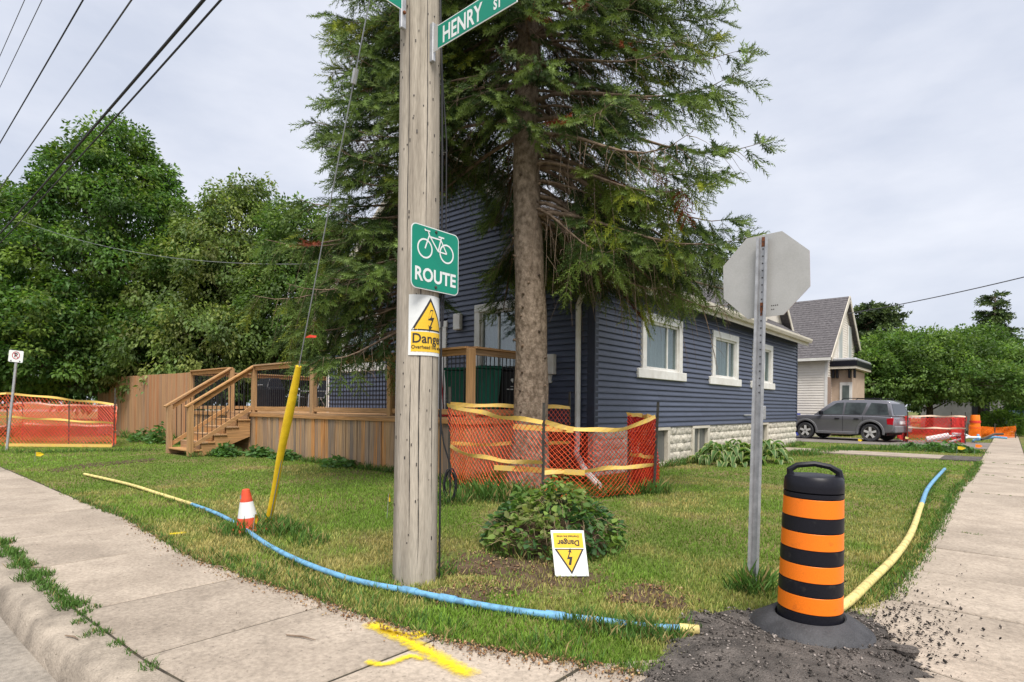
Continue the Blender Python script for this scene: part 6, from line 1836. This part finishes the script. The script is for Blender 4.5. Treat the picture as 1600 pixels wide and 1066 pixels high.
# hosta clumps, each leaf its own piece
def hosta_leaf(seed):
    r = random.Random(seed)
    L, W = 0.30, 0.15
    vs, fs = [], []
    n = 6
    for i in range(n+1):
        f = i/n
        w = W*0.5*math.sin(math.pi*min(1,f*0.93+0.07)**0.75)*(1.0)
        z = 0.22*math.sin(f*1.9) - 0.16*f*f*1.6
        x = L*f*1.0
        for s, q in ((-1,w),( -0.5,w*0.55),(0,0),(0.5,w*0.55),(1,w)):
            vs.append((x, math.copysign(q, s) if s else 0.0, z + (abs(q)*0.35 if s else -0.008)))
    for i in range(n):
        for k in range(4):
            a = i*5+k; fs.append((a, a+5, a+6, a+1))
    me = raw_mesh('leaf', vs, fs)
    at_ = me.color_attributes.new('Col', 'FLOAT_COLOR', 'POINT')
    for i in range(len(vs)):
        e = i % 5
        c = (0.48,0.50,0.24) if e in (0,4) else (0.085,0.175,0.05)
        at_.data[i].color = (*[x*r.uniform(0.85,1.1) for x in c], 1)
    me.polygons.foreach_set('use_smooth', [True]*len(me.polygons))
    me.materials.append(M['leaf'])
    return me
HL = [hosta_leaf(s) for s in range(4)]
for (px, lab, rr, nl, sd) in (((1142,727), 'variegated hosta clump left of the sign post by the foundation', 0.75, 120, 1), ((1203,724), 'variegated hosta clump right of the sign post by the foundation', 0.55, 80, 2)):
    p = G(*px) + site(0, 0.35)
    t = thing('hosta_plant', lab, 'plant', (p.x, p.y, 0), 0, 'hostas along the foundation')
    r = random.Random(sd)
    for i in range(nl):
        a = r.uniform(0, 6.283); q = r.random()**0.6*rr
        h = 0.42*(1-(q/rr)**2)*r.uniform(0.8,1.1)+0.02
        piece('leaf', HL[i % 4], t, (q*math.cos(a)*0.8, q*math.sin(a)*0.8, h), (r.uniform(-0.25,0.25), 0.35*(q/rr)+r.uniform(-0.15,0.3), a+r.uniform(-0.4,0.4)), (r.uniform(0.8,1.3),)*3)

# weedy mound by the fallen card
mc = site(0.40, 5.45)
mound = thing('weed_mound', 'ivy covered mound of weeds in front of the netting', 'plant', (mc.x, mc.y, 0))
r = np.random.default_rng(17)
b = MB(); b.lathe([(0.60,-0.02),(0.52,0.06),(0.38,0.15),(0.22,0.24),(0.0,0.28)], (0,0,0), 20, cap=False); b.build('soil_heap', M['soil'], mound, smooth=True)
def mound_pts(n):
    a = r.uniform(0,6.283,n); q = np.sqrt(r.uniform(0,1,n))*0.64
    h = 0.44*(1-(q/0.66)**2.4)*(0.62+0.62*vnoise(q*np.cos(a)*4+3, q*np.sin(a)*4+7, 12)) + 0.02
    return a, q, h
n = 1800
a, q, h = mound_pts(n)
pos = np.stack([q*np.cos(a), q*np.sin(a), h + r.uniform(-0.06,0.10,n)], axis=1)
out = np.stack([np.cos(a)*(0.6+q), np.sin(a)*(0.6+q), r.uniform(-0.5,0.5,n)], axis=1) + r.normal(0,0.5,(n,3))
lv = np.array([[0,0,0],[0.30,0.34,0.05],[0.62,0.30,0.02],[1.0,0,-0.08],[0.62,-0.30,0.02],[0.30,-0.34,0.05]]); lf = np.array([[0,1,2],[0,2,3],[0,3,4],[0,4,5]])
pal = np.array([(0.065,0.135,0.05),(0.055,0.115,0.045),(0.10,0.18,0.045),(0.16,0.23,0.055),(0.20,0.23,0.08)])
dk = vnoise(pos[:,0]*5+9, pos[:,1]*5, 3)
ci = np.clip((dk*4.9+r.normal(0,0.6,n)).astype(int),0,4)
o = scatter('leaves', lv, lf, pos, frames(out, roll=r.normal(0,0.5,n)), r.uniform(0.05,0.095,n), pal[ci]*1.2*r.uniform(0.6,1.4,(n,1)), M['leaf'], mound); o['kind'] = 'stuff'
paths, rads = [], []
for i in range(320):
    a_, q_ = r.uniform(0,6.283), math.sqrt(r.random())*0.6
    h_ = 0.40*(1-(q_/0.69)**1.8)
    p0 = np.array([q_*math.cos(a_), q_*math.sin(a_), h_]); d_ = np.array([math.cos(a_+r.normal(0,1)), math.sin(a_+r.normal(0,1)), r.uniform(-0.2,0.8)])*r.uniform(0.08,0.25)
    paths.append(np.stack([p0, p0+d_*0.6+[0,0,0.03], p0+d_+[0,0,-0.04]])); rads.append(np.array([0.003,0.0025,0.001]))
V, F = tubes_np(paths, rads, 4); np_mesh('stems', V, F, pm('dry_stems',(0.30,0.23,0.13),(0.2,0.14,0.08),rough=0.9), mound)

# ------------------------------------------------------------------ grass
def blade_template():
    vs, fs = [], []
    for i, (x, z, w) in enumerate(((0,0,1.0),(0.10,0.5,0.8),(0.32,0.9,0.0))):
        if w > 0: vs += [(x, -w*0.5, z), (x, w*0.5, z)] if i == 0 else [(x, w*0.45, z)]
        else: vs.append((x, 0, z))
    fs = [(0,1,2),(0,2,3)]
    return np.array(vs), np.array(fs)
BV, BF = blade_template()
G_R = np.random.default_rng(77)
def grass(name, label, x, y, h, w, col, lean=0.8, z0=-0.006):
    n = len(x)
    yaw = G_R.uniform(0, 6.283, n)
    c, s = np.cos(yaw), np.sin(yaw)
    ln = G_R.normal(0, 0.35, n)*lean
    Mx = np.zeros((n,3,3)); 
    Mx[:,0,0] = c; Mx[:,1,0] = s; Mx[:,0,1] = -s; Mx[:,1,1] = c; Mx[:,2,2] = 1
    Mx[:,0,2] = G_R.normal(0,0.30,n)*lean; Mx[:,1,2] = G_R.normal(0,0.30,n)*lean
    sc = np.stack([h, w, h], axis=1)
    pos = np.stack([x, y, np.full(n, z0)], axis=1)
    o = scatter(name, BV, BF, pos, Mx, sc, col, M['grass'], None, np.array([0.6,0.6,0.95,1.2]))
    o['kind'] = 'stuff'; o['label'] = label; o['category'] = 'grass'
    return o
N0 = 300000
dd_ = 2.7*np.exp(G_R.uniform(0, math.log(34/2.7), N0)); xx = G_R.uniform(-0.96, 0.94, N0)*dd_
gx_, gy_ = xx*CB - dd_*SB, xx*SB + dd_*CB
lawnp = ccw(LAWN)
jit = 0.05*G_R.normal(0,1,N0)
ok = inpoly(gx_+jit, gy_+jit*0.7, lawnp)
def rect(x0,x1,y0,y1): return (gx_ > x0) & (gx_ < x1) & (gy_ > y0) & (gy_ < y1)
for rc in ((HX0,HX1+0.06,HY0,HY1),(DX0,DX1,DY0,DY1+2.5),(SX0,SX1,5.5,DY0),(-8.5,-0.5,19.4,20.5),(-30,-0.5,25.3,30.4),(NX-9,NX+0.1,NY,NY+9)):
    ok &= ~rect(*rc)
ok &= (gx_-mc.x)**2+(gy_-mc.y)**2 > 0.42**2
# bare earth around the pole, the mound and the corner patch
bare_c = [(*site(0.2,4.45)[:2],0.55),(*site(-0.25,4.75)[:2],0.5),(*site(0.95,4.0)[:2],0.32),(*site(-0.3,4.0)[:2],0.3)]
bn = vnoise(gx_*3.1, gy_*3.1, 5)
for k_, (bx_, by_, br_) in enumerate(bare_c):
    dist = np.hypot(gx_-bx_, gy_-by_)/br_
    ok &= ~((dist < 0.6+0.6*bn) & (G_R.random(N0) < 0.60))
PATCH_PX = ((1075,963),(1130,958),(1200,955),(1290,958),(1345,962),(1385,985),(1415,1015),(1435,1050),(1420,1100),(1300,1130),(1080,1120),(1000,1075),(1040,1040),(1060,1000))
ok &= ~inpoly(gx_+0.05*G_R.normal(0,1,N0), gy_+0.05*G_R.normal(0,1,N0), [tuple(G(u,v)[:2]) for u,v in PATCH_PX])
gx_, gy_, dd_ = gx_[ok], gy_[ok], dd_[ok]
n = len(gx_)
n1 = vnoise(gx_*0.9, gy_*0.9, 1)*0.6 + vnoise(gx_*2.7, gy_*2.7, 2)*0.4
n2 = vnoise(gx_*0.35+4, gy_*0.35, 8)
stripe = 0.5+0.5*np.sin((gx_*0.5+gy_*0.86)*2*math.pi/0.55)
straw = np.clip((0.45-n1)*3.4 + 0.12*stripe + np.where(dd_ < 9, 0.12, -0.10) + G_R.normal(0,0.22,n), 0, 1)[:,None]
straw[gx_ < -12] *= 0.3
green = np.array([0.188,0.312,0.044])*(0.75+0.5*n2[:,None])
green = green*(1+0.15*(stripe[:,None]-0.5))
dry = np.array([0.47,0.40,0.15])
col = (green*(1-straw)+dry*straw)*G_R.uniform(0.7,1.3,(n,1))
h = (0.028+0.018*n2+0.010*G_R.random(n))*np.where(dd_ > 9, 0.85, 1.0)
w = 0.0052*(1+0.20*(dd_-2.7))*G_R.uniform(0.7,1.3,n)
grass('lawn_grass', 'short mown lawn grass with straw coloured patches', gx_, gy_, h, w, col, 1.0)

# longer tufts: round posts, poles, along pipe, deck foot, walk edges and joints
tx, ty, th_, tc = [], [], [], []
def tuft(p, rad, hgt, n, dry_=0.15):
    a = G_R.uniform(0,6.283,n); q = np.sqrt(G_R.random(n))*rad
    tx.append(p[0]+q*np.cos(a)); ty.append(p[1]+q*np.sin(a)); th_.append(hgt*G_R.uniform(0.45,1.1,n)*(1-0.4*q/max(rad,1e-6)))
    s = (G_R.random((n,1)) < dry_)*1.0
    base_ = np.array([0.085,0.170,0.036])*G_R.uniform(0.7,1.5,(n,1))
    tc.append(base_*(1-s)+np.array([0.36,0.28,0.12])*s*G_R.uniform(0.7,1.2,(n,1)))
def line_tuft(pts, step, rad, hgt, n, dry_=0.15, prob=1.0):
    for a, b_ in zip(pts, pts[1:]):
        a, b_ = Vector(a[:2]), Vector(b_[:2]); L = (b_-a).length; k = max(1, int(L/step))
        for i in range(k):
            if random.random() < prob:
                p = a + (b_-a)*((i+random.random())/k); s = random.uniform(0.5,1.2)
                tuft((p.x, p.y), rad*s, hgt*s, int(n*s), dry_)
for p, rad, hgt, n in ((G(660,905),0.10,0.22,90),(G(630,908),0.10,0.16,60),(G(690,900),0.12,0.18,80),(SB0,0.10,0.30,120),(SB0+site(0.05,-0.08),0.16,0.2,120),(SB0+site(-0.1,-0.05),0.12,0.2,90),(CB0+site(0.0,-0.1),0.24,0.22,240),(CB0+site(0.25,0.05),0.22,0.24,200),(CB0+site(-0.2,0.0),0.2,0.16,140),(GA,0.2,0.24,160),(GA+site(0.35,-0.3),0.25,0.2,180),(GA+site(0.7,-0.7),0.2,0.2,120),(cc,0.3,0.35,150),(cc+site(0.5,0.3),0.35,0.42,260),(cc+site(0.9,0.2),0.35,0.40,240),(tD,0.3,0.3,160),(DB+site(0.3,0.42),0.18,0.16,120),(G(1092,985)+site(-0.1,-0.02),0.12,0.12,70)):
    tuft(p, rad, hgt, n)
for k_ in range(16):
    a_ = k_*0.39; tuft((mc.x+0.58*math.cos(a_), mc.y+0.58*math.sin(a_)), 0.13, 0.20, 45, 0.3)
line_tuft([tA, tB, tD], 0.12, 0.16, 0.30, 60)
line_tuft([tA, tC, tE], 0.15, 0.2, 0.34, 60)
line_tuft([(DX1,DY0-0.1),(SX1,DY0-0.12)], 0.16, 0.14, 0.20, 60)
line_tuft([(SX1+0.1,5.6),(SX1+0.15,7.0)], 0.14, 0.16, 0.24, 60)
line_tuft([(DX0,DY0-0.1),(-25.5,DY0-0.1)], 0.25, 0.2, 0.42, 50)
line_tuft([(HX1+0.15,HY0+1.5),(HX1+0.2,HY1)], 0.16, 0.16, 0.24, 50)
line_tuft([p[:2] for p in lp[3:18]], 0.10, 0.10, 0.085, 34, 0.2, 0.95)
line_tuft([(p + site(0,-0.05))[:2] for p in lp[2:14]], 0.07, 0.06, 0.075, 26, 0.2, 0.7)
line_tuft([p[:2] for p in rp_[1:]], 0.12, 0.10, 0.085, 34)
line_tuft([(x_, y_) for x_, y_ in EDGE[2:12]], 0.07, 0.07, 0.085, 30, 0.3)
line_tuft([(x_+0.0, y_) for x_, y_ in EDGE[15:]], 0.07, 0.09, 0.085, 30, 0.12)
line_tuft([(x_, y_+0.14) for x_, y_ in EDGE[4:11]], 0.10, 0.12, 0.12, 36, 0.2)
line_tuft([G(u,v)[:2] for u, v in ((1240,712),(1330,702),(1420,704),(1530,708))], 0.2, 0.45, 0.22, 90, 0.05)
line_tuft([G(u,v)[:2] for u, v in ((1400,700),(1460,704),(1525,708))], 0.2, 0.5, 0.28, 90, 0.05)
line_tuft([G(u,v)[:2] for u, v in ((0,706),(60,708),(160,705),(240,704))], 0.2, 0.4, 0.16, 60, 0.1)
line_tuft([p[:2] for p in lp[13:18]], 0.04, 0.09, 0.13, 60, 0.25)
line_tuft([G(u,v)[:2] for u,v in ((880,985),(960,992),(1060,1000))], 0.05, 0.10, 0.13, 60, 0.2)
line_tuft([G(u,v)[:2] for u,v in ((0,846),(40,888),(78,921),(112,948))], 0.06, 0.06, 0.06, 50, 0.05)
line_tuft([G(u,v)[:2] for u,v in ((112,948),(180,1006),(240,1046))], 0.09, 0.03, 0.04, 18, 0.1)
# kerb joint weeds and joint grass on the walks
for (u, v, rad, hgt, n) in ((5,850,0.09,0.10,120),(20,868,0.10,0.10,140),(35,885,0.10,0.09,140),(55,903,0.13,0.10,220),(75,921,0.07,0.07,90),(95,938,0.07,0.07,90),(112,948,0.09,0.09,160),(130,958,0.05,0.05,60),(145,950,0.05,0.04,60),(128,973,0.05,0.05,60),(150,992,0.07,0.06,90),(182,1008,0.045,0.05,45),(232,1043,0.05,0.06,40),(160,793,0.12,0.05,90),(120,771,0.2,0.05,140)):
    p = G(u, v); tuft(p, rad, hgt, n, 0.05)
for (u0,v0,u1,v1) in ((1490,767,1600,777),(1459,826,1540,838),(1530,742,1600,747),(1545,723,1600,727)):
    line_tuft([G(u0,v0)[:2], G(u1,v1)[:2]], 0.08, 0.035, 0.035, 14, 0.1, 0.7)
tx, ty, th_, tc = map(np.concatenate, (tx, ty, th_, tc))
td_ = -tx*SB + ty*CB
okk = ~inpoly(tx, ty, [(DX0,DY0),(DX1,DY0),(DX1,DY1),(DX0,DY1)])
tx, ty, th_, tc, td_ = tx[okk], ty[okk], th_[okk], tc[okk], td_[okk]
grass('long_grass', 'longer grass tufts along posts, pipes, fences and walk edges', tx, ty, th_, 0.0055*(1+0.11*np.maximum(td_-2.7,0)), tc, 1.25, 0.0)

# broad weeds at the stair foot and fence
wx, wy, wz, wc_ = [], [], [], []
for (p, rad, hgt, n) in ((Vector((SX1+0.35,6.3,0)),0.5,0.35,260),(Vector((SX1+1.0,6.85,0)),0.5,0.28,220),(Vector((SX1+2.2,6.9,0)),0.5,0.2,140),(Vector((-21.3,6.8,0)),0.6,0.7,260),(Vector((-22.6,6.7,0)),0.7,0.5,220),(G(1480,706),0.8,0.35,300),(Vector((-10.8,6.9,0)),0.6,0.2,150),(Vector((-13.0,6.9,0)),0.5,0.2,120),(G(1440,703),0.7,0.25,200)):
    a = G_R.uniform(0,6.283,n); q = np.sqrt(G_R.random(n))*rad
    wx.append(p[0]+q*np.cos(a)); wy.append(p[1]+q*np.sin(a)*0.6); wz.append(hgt*(1-(q/rad)**2)*G_R.uniform(0.2,1.0,n)+0.02); wc_.append(np.array([0.075,0.16,0.045])*G_R.uniform(0.6,1.6,(n,1)))
wx, wy, wz, wc_ = map(np.concatenate, (wx, wy, wz, wc_)); n = len(wx)
o = scatter('weeds', lv, lf, np.stack([wx,wy,wz],axis=1), frames(G_R.normal(0,1,(n,3))*np.array([1,1,0.4]), roll=G_R.normal(0,0.6,n)), G_R.uniform(0.08,0.16,n), wc_, M['leaf'])
o['kind'] = 'stuff'; o['label'] = 'leafy weeds along the deck foot, fence and driveway edge'; o['category'] = 'weeds'

# ------------------------------------------------------------------ asphalt patch with crumbs at the corner, soil, litter
pp = [G(u, v) for u, v in PATCH_PX]
cen_ = sum((Vector((p.x,p.y,0)) for p in pp), Vector((0,0,0)))/len(pp)
vs, fs = [], []
rp2 = random.Random(9)
ringn = 120
outl = []
for i in range(ringn):
    f = i/ringn*len(pp); k = int(f) % len(pp); q = pp[k]*(1-(f-int(f)))+pp[(k+1) % len(pp)]*(f-int(f))
    outl.append(Vector((q.x,q.y,0)) + Vector((rp2.uniform(-0.07,0.07), rp2.uniform(-0.07,0.07), 0)))
NR = 14
for j in range(NR+1):
    s = j/NR
    for i in range(ringn):
        q = cen_ + (outl[i]-cen_)*(1-s)
        z = 0.0105 + 0.024*(1-(1-s)**3) + (0.014*float(vnoise(np.array([q.x*9.0]), np.array([q.y*9.0]), 4)[0]) + 0.008*float(vnoise(np.array([q.x*31.0]), np.array([q.y*31.0]), 6)[0]) - 0.008 if 0 < j else -0.006)
        vs.append((q.x, q.y, z))
for j in range(NR):
    for i in range(ringn):
        i2 = (i+1) % ringn; fs.append((j*ringn+i, j*ringn+i2, (j+1)*ringn+i2, (j+1)*ringn+i))
ap = MB().add(vs, fs).build('asphalt_patch', M['asphalt'], smooth=True); ap['kind'] = 'structure'
# soil showing round the pole and mound
for k_, (bx_, by_, br_) in enumerate(bare_c):
    n = 28; vs = [(bx_, by_, 0.004+0.001*k_)]
    for i in range(n):
        a = 2*math.pi*i/n; q = br_*(0.75+0.25*math.sin(a*3+k_)+rp2.uniform(-0.12,0.12)); vs.append((bx_+q*math.cos(a), by_+q*math.sin(a), -0.003+0.0008*k_))
    so = MB().add(vs, [(0,1+i,1+(i+1) % n) for i in range(n)]).build('bare_soil', M['soil']); so['kind'] = 'structure'
# crumbs
def rock_template():
    v = np.array([[1,0,0],[-1,0,0],[0,1,0],[0,-1,0],[0,0,0.8],[0,0,-0.6]],float); v[:,0] *= 1.2
    f = np.array([[0,2,4],[2,1,4],[1,3,4],[3,0,4],[2,0,5],[1,2,5],[3,1,5],[0,3,5]])
    return v, f
RV, RF = rock_template()
def crumbs(name, label, n, sampler, smin, smax, cols, mat):
    P = np.array([sampler() for _ in range(n)])
    s = smin*(smax/smin)**(G_R.random(n)**2.2)
    P = np.concatenate([P, np.zeros((n,1))], axis=1) if P.shape[1] == 2 else P
    P[:,2] += s*0.4
    cc_ = np.array(cols)[G_R.integers(0,len(cols),n)]*G_R.uniform(0.6,1.4,(n,1))
    o_ = scatter(name, RV, RF, P, frames(G_R.normal(0,1,(n,3))), np.stack([s,s*G_R.uniform(.6,1,n),s*G_R.uniform(.5,.9,n)],axis=1), cc_, mat)
    o_['kind'] = 'stuff'; o_['label'] = label; o_['category'] = 'gravel'
def samp_patch():
    i = random.randrange(ringn); s = math.sqrt(random.random())
    fi = random.random(); q = cen_+(outl[i]*fi+outl[(i+1) % ringn]*(1-fi)-cen_)*s*1.03
    return (q.x, q.y, 0.014+0.026*(1-s**3))
M['crumb'] = leafmat('asphalt_crumbs', 0.0, 0.9, 0.2)
crumbs('gravel', 'loose asphalt crumbs over the corner patch', 5200, samp_patch, 0.0022, 0.012, [(0.07,0.062,0.056),(0.12,0.105,0.094),(0.24,0.21,0.19),(0.04,0.035,0.032)], M['crumb'])
def samp_walk():
    while True:
        u = random.gauss(1405, 55); v = 1020 - abs(random.gauss(0, 42)) + random.gauss(0, 26)
        if v < 860 or v > 1075 or u > 1640: continue
        q = G(u, v); return (q.x, q.y, 0.008)
crumbs('gravel', 'dark asphalt crumbs scattered over the right walk', 1200, samp_walk, 0.0025, 0.014, [(0.035,0.03,0.027),(0.06,0.05,0.045),(0.02,0.018,0.016)], M['crumb'])
def samp_left():
    u = random.uniform(0, 1000); v = random.uniform(760, 1066); q = G(u, v)
    return (q.x, q.y, 0.007)
crumbs('gravel', 'a few specks of grit over the left walk', 160, samp_left, 0.002, 0.006, [(0.10,0.08,0.06),(0.2,0.17,0.13)], M['crumb'])
def samp_low():
    u = random.uniform(880, 1080); v = random.uniform(1035, 1066); q = G(u, v); return (q.x, q.y, 0.007)
crumbs('gravel', 'grit washed from the corner patch onto the front walk', 260, samp_low, 0.002, 0.007, [(0.05,0.04,0.035),(0.09,0.07,0.055)], M['crumb'])
ck = G(1418, 1027)
t = tag(MB().lathe([(0.0,0.0),(0.05,0.004),(0.058,0.025),(0.04,0.045),(0.0,0.05)], (ck.x,ck.y,0.012), 9, Matrix.Rotation(0.5,3,'Z') @ Matrix.Diagonal((1.0,0.6,1.0)), cap=False).build('asphalt_chunk', M['asphalt']), 'lump of black asphalt lying beside the drum base', 'debris')
# dead leaves and needles along the walk edge, twigs
def samp_edge():
    i = random.randrange(3, 11); f = random.random(); a, b_ = EDGE[i], EDGE[i+1]; q = (a[0]+(b_[0]-a[0])*f, a[1]+(b_[1]-a[1])*f)
    return (q[0]+random.gauss(0.0,0.03), q[1]-abs(random.gauss(0,0.075)), 0.008)
crumbs('litter', 'brown dead needles and leaf bits along the left walk edge', 2600, samp_edge, 0.003, 0.013, [(0.22,0.11,0.055),(0.30,0.18,0.09),(0.14,0.08,0.045),(0.34,0.24,0.12)], M['crumb'])
def samp_soil():
    k = random.choice([0,0,1,2,3]); bx_, by_, br_ = bare_c[k]; a = random.uniform(0,6.283); q = br_*math.sqrt(random.random())*1.1
    return (bx_+q*math.cos(a), by_+q*math.sin(a), 0.006)
crumbs('litter', 'dead leaf and bark bits on the soil round the pole', 2200, samp_soil, 0.003, 0.016, [(0.20,0.10,0.055),(0.28,0.17,0.09),(0.11,0.065,0.04),(0.32,0.23,0.13)], M['crumb'])
tw = random.Random(4)
for k_, (u, v, L, lab) in enumerate(((248,838,0.20,'short twig on the left walk near the yellow smear'),(345,886,0.14,'small dark twig on the walk below the cone'),(62,887,0.16,'twig lying across the kerb joint at the left'),(470,996,0.20,'thin twig on the walk left of the yellow paint'),(112,996,0.12,'straight twig on top of the kerb'))):
    p = G(u, v, 0.012); a = BETA + tw.uniform(-0.5,0.5); e = Vector((math.cos(a), math.sin(a), 0))*L/2
    tag(MB().tube([p-e, p+Vector((0.005,0.01,0.003)), p+e], [0.004,0.005,0.002], 5).build('twig', M['twig']), lab, 'twig')
